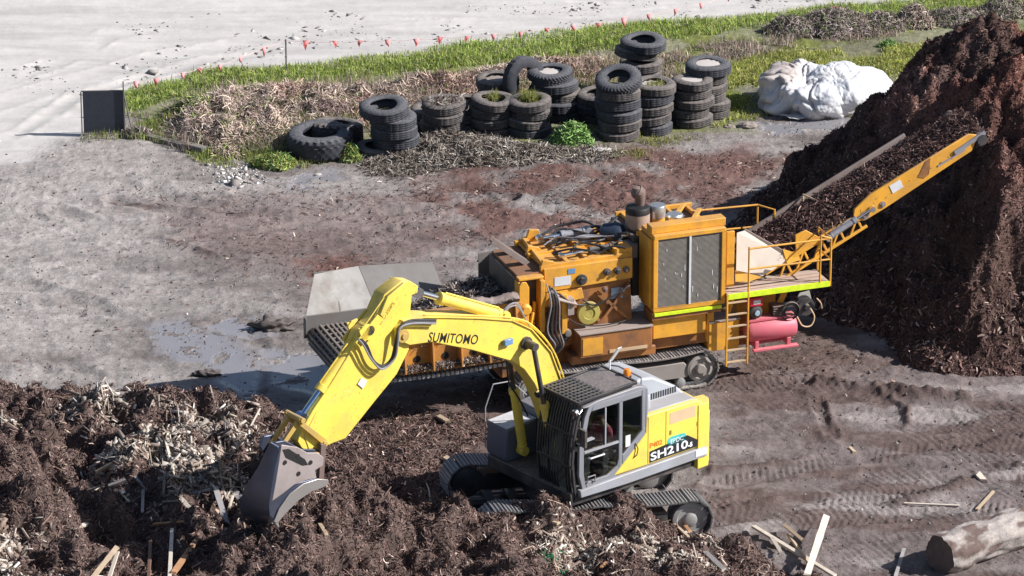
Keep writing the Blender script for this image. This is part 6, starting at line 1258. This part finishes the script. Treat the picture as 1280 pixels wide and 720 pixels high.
def build_timber():
    def hp(u, v, lift):
        z = .6
        for _ in range(12): x, y = G(u, v, z); z = .5 * z + .5 * (max(float(heap_z(np.array([x]), np.array([y]))[0]), float(ground_z(np.array([x]), np.array([y]))[0])) + lift)
        x, y = G(u, v, z); return (x, y, z)
    W, Pn, Gy, Br, Or = M['wood_pale'], M['wood_white'], M['wood_grey'], M['wood_brown'], M['wood_orange']
    L = [(252, 572, 301, 623, .13, .04, Gy, .12, 'long grey weathered board lying just left of the bucket', 'board'), (269, 609, 283, 654, .12, .04, Gy, .12, 'grey board standing almost upright left of the bucket', 'board'),
         (226, 623, 259, 659, .09, .03, Pn, .14, 'pale slanting plank, middle of the lower left heap', 'plank'), (116, 722, 146, 684, .08, .05, W, .3, 'cream squared stake at the bottom left edge', 'stake'),
         (136, 724, 147, 690, .07, .03, Pn, .25, 'white lath right beside the cream stake', 'lath'), (186, 722, 188, 676, .06, .03, Br, .28, 'thin reddish brown upright stick near the bottom left', 'stick'),
         (212, 722, 215, 661, .07, .03, Pn, .28, 'straight white lath pointing up at the bottom left', 'lath'), (217, 716, 245, 676, .10, .05, Or, .25, 'orange brown splintered plank at the bottom left', 'plank'),
         (262, 664, 272, 638, .09, .04, W, .2, 'short split tan plank below the grey boards', 'plank'), (272, 501, 303, 537, .05, .04, Pn, .12, 'pale curved branch on the crest left of the bucket cylinder', 'branch'),
         (207, 551, 217, 589, .05, .03, Pn, .16, 'white sliver of wood amid the pale scraps', 'wood sliver'), (137, 609, 158, 601, .12, .10, Pn, .12, 'chunky white offcut on the left heap', 'offcut'), (222, 546, 231, 534, .14, .08, Pn, .12, 'white block of wood near the top of the left heap', 'wood block'),
         (240, 617, 262, 612, .06, .03, Gy, .14, 'short grey stick crossing between the grey boards', 'stick'), (168, 595, 184, 613, .05, .03, Gy, .14, 'thin grey stick left of the pale slanting plank', 'stick'), (178, 640, 179, 612, .06, .03, Gy, .14, 'dark grey upright stick in the middle of the left heap', 'stick'),
         (92, 662, 108, 655, .08, .05, Pn, .12, 'short cream offcut at the left of the lower heap', 'offcut'), (120, 590, 142, 578, .06, .04, W, .14, 'broken tan stick on the upper left heap', 'stick'), (232, 700, 262, 640, .05, .04, Br, .12, 'dark brown branch beside the orange plank', 'branch'), (192, 655, 230, 652, .06, .03, Or, .1, 'flat brown strip of wood below the pale plank', 'wood strip'),
         (721, 628, 792, 621, .08, .04, Pn, .10, 'long cream plank lying on the heap against the near track', 'plank'), (693, 654, 720, 645, .12, .04, W, .08, 'short broad cream plank below the cab', 'plank'), (640, 661, 687, 644, .06, .05, Br, .10, 'brown pole lying just left of the short cream plank', 'pole'),
         (815, 629, 904, 713, .07, .05, W, .08, 'longest pole, slanting down right from the near track', 'pole'), (840, 636, 862, 664, .07, .04, Or, .10, 'tan broken pole beside the rear idler', 'pole'), (752, 709, 784, 678, .06, .03, Or, .08, 'thin tan stick across the wood chip patch', 'stick'),
         (942, 658, 1044, 720, .09, .05, Pn, .14, 'long pale batten crossing the bottom edge right of centre', 'batten'), (1033, 645, 1009, 718, .14, .04, Pn, .34, 'broad whitish plank propped across the long pale batten', 'plank'), (980, 656, 1003, 675, .07, .04, W, .16, 'short cream batten end above the long batten', 'batten'),
         (985, 668, 1012, 705, .06, .04, W, .12, 'cream batten lying parallel beneath the long batten', 'batten'), (965, 672, 976, 690, .07, .03, Pn, .12, 'small white lath left of the crossed battens', 'lath'), (1130, 629, 1199, 632, .03, .03, Pn, .03, 'very thin straight stick on the bare dirt at the right', 'stick'),
         (1242, 614, 1221, 637, .06, .03, W, .03, 'small curved piece of pale bark on the dirt at the right', 'bark piece'), (1222, 593, 1229, 601, .12, .10, Pn, .05, 'small white block on the bare dirt at the right', 'block'), (1130, 686, 1119, 722, .07, .03, Gy, .06, 'grey stick at the bottom edge left of the log', 'stick'), (882, 690, 905, 712, .10, .03, Gy, .1, 'grey flat board at the lower end of the longest pole', 'board'),
         (1062, 560, 1068, 566, .08, .06, W, .02, 'tiny cream wood block on the tracked dirt', 'block'), (400, 655, 408, 668, .07, .04, W, .1, 'small pale chip on the brown heap right of the bucket', 'wood chip'), (548, 520, 560, 527, .1, .05, W, .08, 'cream scrap on the bark floor left of the boom cylinder', 'wood scrap'), (556, 572, 566, 578, .12, .07, W, .08, 'cream lump of wood left of the far track', 'wood scrap')]
    for u0, v0, u1, v1, w, t, m, lift, lab, cat in L: board_piece(cat.replace(' ', '_'), hp(u0, v0, lift), hp(u1, v1, lift), w, t, m, lab, cat, 'timber scraps in the foreground', twist=RNG.uniform(-.5, .5), bend=.0)
def build_log():
    p = Vector((*G(1174, 693, .38), .38)); q = Vector((*G(1345, 634, .36), .36)); q.z = .34; d = (q - p); L = d.length; d.normalize(); u = d.cross(Vector((0, 0, 1))).normalized(); w = u.cross(d); nx, nt = 110, 64; V = []; C = []
    for i in range(nx + 1):
        s = L * i / nx
        for j in range(nt):
            a = 2 * math.pi * j / nt; c, sn = math.cos(a), math.sin(a); pt = Vector((s * 1.2, c * 1.1, sn * 1.1)); r = .385 + .02 * math.sin(s * 1.2) + .07 * mn.noise(pt * 1.1) + .045 * mn.noise(pt * 3.2) + .014 * mn.noise(Vector((s * 2, c * 9, sn * 9)))
            if i < 2: r *= .97
            V.append(p + d * s + u * c * r * 1.05 + w * sn * r); k = mn.noise(pt * 1.6 + Vector((7, 0, 0))); k2 = mn.noise(pt * 6); col = Vector((.36, .32, .30)).lerp(Vector((.14, .10, .09)), max(0, min(1, (k + .25 * k2 - .02) * 6))) * (1 + .25 * k2); C.append(tuple(col))
    F_ = [(i * nt + j, i * nt + (j + 1) % nt, (i + 1) * nt + (j + 1) % nt, (i + 1) * nt + j) for i in range(nx) for j in range(nt)]
    o = npmesh('log', np.array(V), np.array(F_), M['logbark'], np.array(C), smooth=True); tag(o, 'thick pale barked log lying at the bottom right corner', 'log')
    b = MB(); ring = [V[j] + d * .004 for j in range(nt)]; cen = sum((Vector(v) for v in ring), Vector()) / nt; VV = [tuple(cen)]; n_ = 0
    for k in range(1, 9):
        for j in range(nt): t = k / 8; pt = cen.lerp(ring[j], t); pt += d * (.035 * mn.noise(pt * 7) + .03 * (1 - t)); VV.append(tuple(pt))
    FF = [(0, 1 + j, 1 + (j + 1) % nt) for j in range(nt)] + [(1 + k * nt + j, 1 + k * nt + (j + 1) % nt, 1 + (k + 1) * nt + (j + 1) % nt, 1 + (k + 1) * nt + j) for k in range(7) for j in range(nt)]
    b.add(VV, FF, 0, True); b.build('cut_end', M['log_end'], o, sharp=180)
def build_small():
    # white sack by the stacks, rocks, kerb block, concrete
    def rock(name, u, v, s, label, m, cat, k=(1.4, 1, .55), amp=.35):
        bm = bmesh.new(); bmesh.ops.create_icosphere(bm, subdivisions=4, radius=s)
        for vv in bm.verts: n = vv.co.normalized(); vv.co += n * s * amp * (mn.noise(n * 2.2 + Vector((u, v, 0))) + .4 * mn.noise(n * 6 + Vector((u, v, 0)))); vv.co = Vector((vv.co.x * k[0], vv.co.y * k[1], max(vv.co.z * k[2], -s * .3)))
        me = bpy.data.meshes.new(name); bm.to_mesh(me); bm.free(); me.polygons.foreach_set('use_smooth', [True] * len(me.polygons)); me.materials.append(m); o = bpy.data.objects.new(name, me); COL.objects.link(o); x, y = G(u, v); o.location = (x, y, float(ground_z(np.array([x]), np.array([y]))[0]) + s * .15); tag(o, label, cat)
    rock('plastic_sack', 750, 195, .16, 'small white sack lying on the dirt below the leafy weed', M['white_dust'], 'sack', (1.7, .8, .7))
    rock('rock', 934, 158, .17, 'grey rock on the wet dirt left of the plastic bundle', M['rockm'], 'rock'); rock('rock', 912, 159, .1, 'smaller dark rock beside the grey rock near the right stacks', M['rockm'], 'rock'); rock('rock', 397, 217, .06, 'small whitish stone in the brown puddle under the big tyre', M['white_dust'], 'stone')
    rock('rock', 538, 192, .09, 'pale stone on the dry cut vegetation', M['rockm'], 'stone'); rock('mud_clod', 342, 409, .26, 'large dark clump of wet mud beside the puddle', M['mudm'], 'mud clump', (1.7, .8, .7), .7); rock('mud_clod', 328, 404, .14, 'smaller dark mud clump left of the large one', M['mudm'], 'mud clump', (1.6, .8, .6), .7)
    rock('mud_clod', 260, 466, .17, 'dark muddy clod in the middle of the lower puddle', M['mudm'], 'mud clump', (1.6, .8, .6), .7); rock('mud_clod', 124, 411, .06, 'tiny dark clod alone on the pale dirt at the left', M['mudm'], 'mud clump'); rock('plastic_scrap', 292, 601, .07, 'little pale blue plastic scrap beside the grey boards', M['pale_blue'], 'plastic scrap')
    x0, y0 = G(184, 174); x1, y1 = G(256, 192); b = MB(); L = math.hypot(x1 - x0, y1 - y0); b.box(0, L * .66, -.1, .1, -.1, .13); b.box(L * .66 + .01, L, -.11, .11, -.1, .17)
    o = b.build('concrete_kerb', M['concrete'], None, bevel=.02); o.location = (x0, y0, 0); o.rotation_euler = (0, 0, math.atan2(y1 - y0, x1 - x0)); tag(o, 'low concrete kerb block half hidden in the reeds below the board', 'kerb block')
    # green twine in the chip patch
    for (u, v, lab) in ((682, 690, 'tangle of green twine at the left of the wood chip patch'), (700, 712, 'smaller knot of green twine at the bottom edge')):
        x, y = G(u, v, .9); z = float(heap_z(np.array([x]), np.array([y]))[0]); n = 70; P = RNG.normal(size=(n, 3)) * [.11, .10, .04] + [0, 0, .08]; vv, f, c = strands(P, np.tile([0, 0, 1.], (n, 1)), RNG.uniform(.08, .25, n), RNG.uniform(.01, .02, n), .8, pick(n, [(1, (.03, .28, .13)), (1, (.05, .2, .1))], .2), .7)
        o = npmesh('green_twine', vv, f, M['fibre'], c); o.location = (x, y, z); tag(o, lab, 'twine')
def skin_fig(name, V, E, m, levels=2, parent=None):
    me = bpy.data.meshes.new(name); me.from_pydata([v[:3] for v in V], E, []); me.materials.append(m); o = bpy.data.objects.new(name, me); COL.objects.link(o); o.parent = parent
    s = o.modifiers.new('skin', 'SKIN'); lay = me.skin_vertices[0] if me.skin_vertices else None
    if lay is None: bpy.context.view_layer.objects.active = o
    lay = me.skin_vertices[0]
    for i, v in enumerate(V): lay.data[i].radius = (v[3], v[4] if len(v) > 4 else v[3]); lay.data[i].use_root = (i == 0)
    sb = o.modifiers.new('sub', 'SUBSURF'); sb.levels = sb.render_levels = levels
    for p in me.polygons: p.use_smooth = True
    return o
def build_person(F):
    r = F; x, y, z = .02, .88, 1.90      # pelvis on the seat
    V = [(x, y, z, .15, .13), (x - .02, y, z + .22, .13, .12), (x - .03, y, z + .42, .16, .12), (x - .02, y, z + .52, .07), (x - .01, y, z + .60, .055)]
    E = [(0, 1), (1, 2), (2, 3), (3, 4)]
    def chain(st, pts):
        k = st
        for p in pts: V.append(p); E.append((k, len(V) - 1)); k = len(V) - 1
        return k
    hands = []
    for s in (1, -1):
        chain(0, [(x + .06, y + s * .10, z - .02, .095), (x + .28, y + s * .14, z + .0, .08), (x + .46, y + s * .15, z + .02, .062), (x + .52, y + s * .15, z - .18, .052), (x + .58, y + s * .15, z - .40, .04), (x + .62, y + s * .15, z - .46, .045), (x + .74, y + s * .16, z - .48, .035)])
        k = chain(2, [(x - .02, y + s * .19, z + .42, .075), (x + .02, y + s * .25, z + .28, .05), (x + .06, y + s * .27, z + .14, .045), (x + .24, y + s * .28, z + .16, .036), (x + .34, y + s * .28, z + .18, .027), (x + .40, y + s * .28, z + .185, .032)]); hands.append((k, s))
    body = skin_fig('person', V, E, M['skin']); body.location = F.loc; body.rotation_euler = (0, 0, F.rz); tag(body, 'operator in a dark red shirt seated in the excavator cab, hands on the levers', 'person')
    for k, s in hands:
        hx, hy, hz = V[k][:3]
        for f in range(4):
            yy = hy + (f - 1.5) * .021; L = (.07, .078, .074, .06)[f]; skin_fig('finger', [(hx - .02, yy, hz, .010), (hx + L * .55, yy, hz + .010, .009), (hx + L * .85, yy, hz - .015, .0085), (hx + L * .7, yy, hz - .04, .007)], [(0, 1), (1, 2), (2, 3)], M['skin'], 1, body)
        skin_fig('thumb', [(hx - .03, hy - s * .025, hz, .012), (hx + .0, hy - s * .055, hz - .005, .010), (hx + .03, hy - s * .06, hz - .02, .009)], [(0, 1), (1, 2)], M['skin'], 1, body)
    hx, hy, hz = x + .015, y, z + .72; bm = bmesh.new(); bmesh.ops.create_uvsphere(bm, u_segments=32, v_segments=24, radius=1)
    for v in bm.verts:
        p = v.co; q = Vector((p.x * .098, p.y * .078, p.z * .118))
        if p.z < -.2: q.x *= 1 + .10 * p.z; q.y *= 1 + .28 * (p.z + .2)
        fx = max(0, p.x)
        if fx > .7: q.x += .022 * math.exp(-((p.y / .13) ** 2 + ((p.z + .12) / .22) ** 2)) - .010 * math.exp(-(((abs(p.y) - .38) / .16) ** 2 + ((p.z - .05) / .12) ** 2)) + .006 * math.exp(-((p.y / .3) ** 2 + ((p.z + .48) / .08) ** 2))
        q.y += .012 * math.copysign(1, p.y) * math.exp(-((p.x / .18) ** 2 + (p.z / .25) ** 2)) * (abs(p.y) > .85)
        v.co = q + Vector((hx, hy, hz))
    me = bpy.data.meshes.new('head'); bm.to_mesh(me); bm.free(); me.polygons.foreach_set('use_smooth', [True] * len(me.polygons)); me.materials.append(M['skin']); h = bpy.data.objects.new('head', me); COL.objects.link(h); h.parent = body
    b = MB()
    for s in (1, -1): b.lathe([(0, -.012), (.012, 0), (0, .012)], (hx + .088, hy + s * .03, hz + .006), (1, 0, 0), 12)
    b.build('eye', M['black'], h); b = MB(); b.box(hx + .086, hx + .094, hy - .022, hy + .022, hz - .062, hz - .055); b.build('mouth', M['red'], h)
    b = MB(); b.lathe([(.104, .02), (.106, .05), (.09, .095), (.05, .118), (0, .124)], (hx, hy, hz), (0, 0, 1), 26); b.prism([(hx + .06, hy - .07), (hx + .17, hy - .04), (hx + .18, hy), (hx + .17, hy + .04), (hx + .06, hy + .07)], hz + .02, hz + .032, 'z'); b.build('cap', M['navy'], body)
    sV = [(x, y, z + .02, .165, .145), (x - .02, y, z + .22, .145, .135), (x - .03, y, z + .40, .175, .135), (x - .02, y, z + .47, .10)]; sE = [(0, 1), (1, 2), (2, 3)]
    for s in (1, -1):
        sV += [(x - .02, y + s * .19, z + .42, .088), (x + .02, y + s * .25, z + .28, .064), (x + .06, y + s * .27, z + .14, .056), (x + .22, y + s * .28, z + .158, .046)]; n = len(sV); sE += [(2, n - 4), (n - 4, n - 3), (n - 3, n - 2), (n - 2, n - 1)]
    skin_fig('shirt', sV, sE, M['shirt'], 2, body)
    tV = [(x, y, z - .01, .165, .15)]; tE = []
    for s in (1, -1):
        tV += [(x + .06, y + s * .10, z - .02, .11), (x + .28, y + s * .14, z + .0, .092), (x + .46, y + s * .15, z + .02, .075), (x + .52, y + s * .15, z - .18, .064), (x + .58, y + s * .15, z - .38, .055)]; n = len(tV); tE += [(0, n - 5), (n - 5, n - 4), (n - 4, n - 3), (n - 3, n - 2), (n - 2, n - 1)]
    skin_fig('trousers', tV, tE, M['navy'], 2, body)
    for s in (1, -1):
        skin_fig('boot', [(x + .59, y + s * .15, z - .42, .06), (x + .62, y + s * .15, z - .48, .05), (x + .75, y + s * .16, z - .50, .042)], [(0, 1), (1, 2)], M['black'], 1, body)
def materials():
    M['ground'] = m_ground(); M['mulch'] = attrmat('mulch', .95, 22, .5, .9, .05, .1); M['fibre'] = attrmat('wood_fibre', .85, 30, .2, 0, 0, .2); M['clod'] = attrmat('clod', .95, 30, .25, .3, .01, .1)
    M['plastic'] = attrmat('white_plastic', .5, 14, .12, .35, .03, .4); M['logbark'] = attrmat('log_bark', .9, 18, .3, .7, .03, .2)
    m, nt, b = mat('grass_blade'); a = nt.nodes.new('ShaderNodeAttribute'); a.attribute_name = 'Col'; nt.links.new(a.outputs['Color'], b.inputs['Base Color']); b.inputs['Roughness'].default_value = .7; b.inputs['Specular IOR Level'].default_value = .25
    tr = nt.nodes.new('ShaderNodeBsdfTranslucent'); nt.links.new(a.outputs['Color'], tr.inputs[0]); ms = nt.nodes.new('ShaderNodeMixShader'); ms.inputs[0].default_value = .3; nt.links.new(b.outputs[0], ms.inputs[1]); nt.links.new(tr.outputs[0], ms.inputs[2]); nt.links.new(ms.outputs[0], nt.nodes['Material Output'].inputs[0]); M['grass'] = m
    D = (.22, .17, .135)
    M['exc_yellow'] = paint('yellow_paint', (.88, .67, .10), .45, .36, (.36, .26, .15), top=.5, wear=.55)
    M['exc_grey'] = paint('grey_paint', (.23, .24, .275), .4, .25, D); M['exc_sill'] = paint('light_grey_paint', (.34, .36, .40), .45, .3, D); M['exc_hood'] = paint('hood_grey', (.40, .43, .48), .45, .2, D, top=.3)
    M['exc_dark'] = paint('dark_metal', (.035, .036, .042), .5, .5, D); M['exc_dark2'] = paint('roof_plate_grey', (.11, .11, .13), .5, .25, D); M['exc_shaded'] = paint('shaded_box_paint', (.11, .125, .17), .5, .3, D); M['guard'] = paint('guard_black', (.03, .032, .038), .45, .15, D, top=.25)
    M['exc_tan'] = paint('tan', (.62, .45, .28), .6, .2, D); M['exc_tan2'] = paint('dusty_yellow', (.55, .36, .08), .55, .5, D)
    M['seam'] = plain('seam', (.30, .20, .03), .8); M['black'] = plain('black', (.015, .015, .017), .6); M['white_paint'] = paint('white_paint', (.72, .74, .78), .5, .25, D); M['white_ink'] = plain('white_ink', (.80, .82, .88), .5); M['orange_ink'] = plain('orange_ink', (.75, .22, .02), .5); M['brown_ink'] = plain('faded_ink', (.33, .22, .05), .7)
    M['teal'] = plain('teal', (.08, .50, .48), .4); M['pale_blue'] = plain('pale_blue', (.35, .48, .62), .5); M['blue_lens'] = plain('blue_lens', (.15, .28, .5), .2)
    m, nt, b = mat('orange_lens'); b.inputs['Base Color'].default_value = (.9, .25, .02, 1); b.inputs['Roughness'].default_value = .15; b.inputs['Coat Weight'].default_value = .5; M['orange_lens'] = m
    M['chrome'] = plain('chrome', (.75, .77, .8), .18, 1); M['chrome_blue'] = plain('chrome_rod', (.45, .60, .85), .22, 1); M['chrome_dull'] = plain('galvanised', (.6, .6, .6), .38, .8)
    M['steel'] = paint('weathered_steel', (.22, .21, .205), .55, .4, D, metal=.3); M['track_steel'] = paint('track_steel', (.15, .155, .17), .42, .4, D, metal=.5, top=.4); M['track_bright'] = paint('grouser_steel', (.50, .51, .54), .4, .3, D, metal=.4, top=.2); M['track_dusty'] = paint('dusty_track', (.25, .23, .22), .6, .5, (.30, .26, .23), top=1, metal=.2); M['wheel_steel'] = paint('wheel_steel', (.33, .33, .33), .5, .5, (.17, .14, .12), metal=.2)
    M['rust_steel'] = paint('rusty_steel', (.16, .11, .10), .65, .5, (.20, .14, .11)); M['bucket'] = paint('bucket_steel', (.36, .315, .31), .5, .6, (.20, .145, .125), metal=.15, wear=.3, wcol=(.12, .08, .06)); M['bucket_shaded'] = paint('bucket_shell', (.12, .14, .21), .32, .4, (.10, .08, .08), metal=.7, top=.3); M['bucket_light'] = paint('polished_steel', (.42, .40, .39), .35, .3, (.2, .16, .13), metal=.5)  # bucket shell's dark blue holds its shade in the base colour
    M['hose'] = plain('rubber_hose', (.03, .03, .035), .45); M['hose_grey'] = plain('grey_hose', (.26, .26, .29), .35); M['rubber'] = plain('belt', (.04, .038, .036), .8)
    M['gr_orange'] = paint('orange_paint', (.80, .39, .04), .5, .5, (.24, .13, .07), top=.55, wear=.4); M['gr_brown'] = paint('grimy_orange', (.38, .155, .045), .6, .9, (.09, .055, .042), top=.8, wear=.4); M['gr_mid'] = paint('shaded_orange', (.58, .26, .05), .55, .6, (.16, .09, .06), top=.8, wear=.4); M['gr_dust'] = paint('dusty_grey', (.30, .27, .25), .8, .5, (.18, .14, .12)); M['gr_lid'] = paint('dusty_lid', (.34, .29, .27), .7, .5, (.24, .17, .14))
    M['gr_deck'] = paint('deck', (.46, .37, .32), .7, .5, (.28, .20, .15)); M['gr_rustgrey'] = paint('rusty_grey', (.27, .22, .205), .65, .55, (.17, .11, .085)); M['gr_olive'] = paint('olive', (.42, .36, .08), .6, .6, (.25, .17, .1)); M['beige'] = paint('beige_plate', (.60, .53, .46), .6, .3, (.4, .29, .22), top=.3)
    M['lime'] = plain('fluoro_lime', (.70, .90, .03), .5); M['radiator'] = plain('radiator', (.15, .135, .125), .8); M['grille'] = plain('grille', (.30, .275, .25), .7); M['burnt'] = paint('burnt_steel', (.42, .30, .24), .6, .6, (.14, .09, .08)); M['navy'] = plain('navy', (.03, .045, .08), .5)
    M['hopper_grey'] = paint('hopper_grey', (.19, .18, .175), .6, .8, (.16, .13, .11)); M['hopper_pale'] = paint('hopper_pale', (.44, .42, .40), .65, .95, (.26, .22, .19)); M['chain'] = paint('chain_steel', (.20, .18, .17), .6, .6, (.12, .09, .07), top=.9); M['pink'] = paint('pink_paint', (.68, .13, .19), .5, .3, (.4, .2, .17), top=.5); M['red'] = plain('red', (.6, .03, .06), .45)
    M['tyre'] = paint('tyre_rubber', (.030, .033, .044), .7, .5, (.10, .098, .105), top=.8, spec=.3, scale=3); M['tyre_dusty'] = paint('dusty_tyre_rubber', (.038, .038, .044), .8, .75, (.17, .145, .13), top=.7, spec=.3, scale=2.2); M['white_dust'] = paint('pale_fill', (.55, .51, .48), .9, .4, (.3, .26, .22), top=0); M['board'] = plain('dark_board', (.035, .042, .06), .6); M['string'] = plain('string', (.7, .5, .5), .8)
    m, nt, b = mat('pennant_pink'); b.inputs['Base Color'].default_value = (1.0, .47, .47, 1); b.inputs['Roughness'].default_value = .6; tr = nt.nodes.new('ShaderNodeBsdfTranslucent'); tr.inputs[0].default_value = (1, .3, .3, 1); ms = nt.nodes.new('ShaderNodeMixShader'); ms.inputs[0].default_value = .35; nt.links.new(b.outputs[0], ms.inputs[1]); nt.links.new(tr.outputs[0], ms.inputs[2]); nt.links.new(ms.outputs[0], nt.nodes['Material Output'].inputs[0]); M['pennant'] = m
    for k, c in (('wood_pale', (.50, .38, .27)), ('wood_white', (.66, .58, .49)), ('wood_grey', (.33, .31, .31)), ('wood_brown', (.24, .14, .10)), ('wood_orange', (.45, .24, .12))): M[k] = paint(k, c, .8, .4, tuple(x * .5 for x in c), top=0, scale=4)
    M['log_end'] = paint('log_end', (.13, .10, .095), .9, .5, (.06, .05, .045), top=0); M['rockm'] = paint('rock', (.30, .26, .24), .9, .5, (.16, .12, .1)); M['mudm'] = paint('wet_mud', (.07, .06, .055), .6, .5, (.12, .09, .08)); M['concrete'] = paint('concrete', (.17, .165, .16), .9, .5, (.16, .14, .11))
    M['skin'] = plain('skin', (.45, .25, .17), .55); M['shirt'] = plain('shirt', (.50, .08, .12), .85)
    m = bpy.data.materials.new('cab_glass'); m.use_nodes = True; nt = m.node_tree; nt.nodes.clear(); out = nt.nodes.new('ShaderNodeOutputMaterial'); t = nt.nodes.new('ShaderNodeBsdfTransparent'); t.inputs[0].default_value = (.72, .77, .76, 1); g = nt.nodes.new('ShaderNodeBsdfGlossy'); g.inputs['Roughness'].default_value = .03; lw = nt.nodes.new('ShaderNodeLayerWeight'); lw.inputs[0].default_value = .35; fr = nt.nodes.new('ShaderNodeMath'); fr.operation = 'MULTIPLY'; fr.inputs[1].default_value = .3; nt.links.new(lw.outputs['Facing'], fr.inputs[0]); ms = nt.nodes.new('ShaderNodeMixShader')
    nt.links.new(fr.outputs[0], ms.inputs[0]); nt.links.new(t.outputs[0], ms.inputs[1]); nt.links.new(g.outputs[0], ms.inputs[2]); nt.links.new(ms.outputs[0], out.inputs[0]); M['glass'] = m
def light():
    el, az = rad(35.5), rad(96)          # azimuth measured clockwise from +Y
    d = Vector((math.sin(az) * math.cos(el), math.cos(az) * math.cos(el), math.sin(el)))
    w = bpy.data.worlds.new('World'); scene.world = w; w.use_nodes = True; nt = w.node_tree; bg = nt.nodes['Background']; sk = nt.nodes.new('ShaderNodeTexSky'); sk.sky_type = 'NISHITA'; sk.sun_disc = False; sk.sun_elevation = el; sk.sun_rotation = az
    sk.dust_density = 1.0; sk.ozone_density = 1.0; nt.links.new(sk.outputs[0], bg.inputs[0]); bg.inputs[1].default_value = .066
    s = bpy.data.lights.new('sun', 'SUN'); s.energy = 5.0; s.angle = rad(.5); s.color = (1, .965, .925); o = bpy.data.objects.new('sun', s); COL.objects.link(o); o.rotation_euler = d.to_track_quat('Z', 'Y').to_euler()
def camera():
    c = bpy.data.cameras.new('camera'); c.sensor_width = 36; c.lens = 36 * FPX / 1280; c.clip_start = 1; c.clip_end = 6000; o = bpy.data.objects.new('camera', c); COL.objects.link(o); o.location = tuple(CAM); o.rotation_euler = (math.pi / 2 - PITCH, 0, 0); scene.camera = o
    scene.view_settings.view_transform = 'Standard'; scene.view_settings.look = 'None'; scene.view_settings.exposure = .55; scene.view_settings.gamma = 1
    scene.render.resolution_x = 1280; scene.render.resolution_y = 720
    scene.render.engine = 'CYCLES'
    try: scene.cycles.max_bounces = 6; scene.cycles.transparent_max_bounces = 8
    except Exception: pass
import time; _t = time.time()
def lap(s):
    global _t; print('BUILD %-12s %.1fs' % (s, time.time() - _t)); _t = time.time()
materials(); light(); camera(); lap('mats')
build_ground(); lap('ground')
build_heaps(); lap('heaps')
build_litter(); lap('litter')
bush, GREEN, YEL = build_grass(); lap('grass')
_, FX = build_excavator(); lap('excavator')
build_grinder(); lap('grinder')
build_tyres(bush, GREEN, YEL); build_board(); build_bunting(); build_bundle(); lap('props')
build_timber(); build_log(); build_small(); build_person(FX); lap('small')
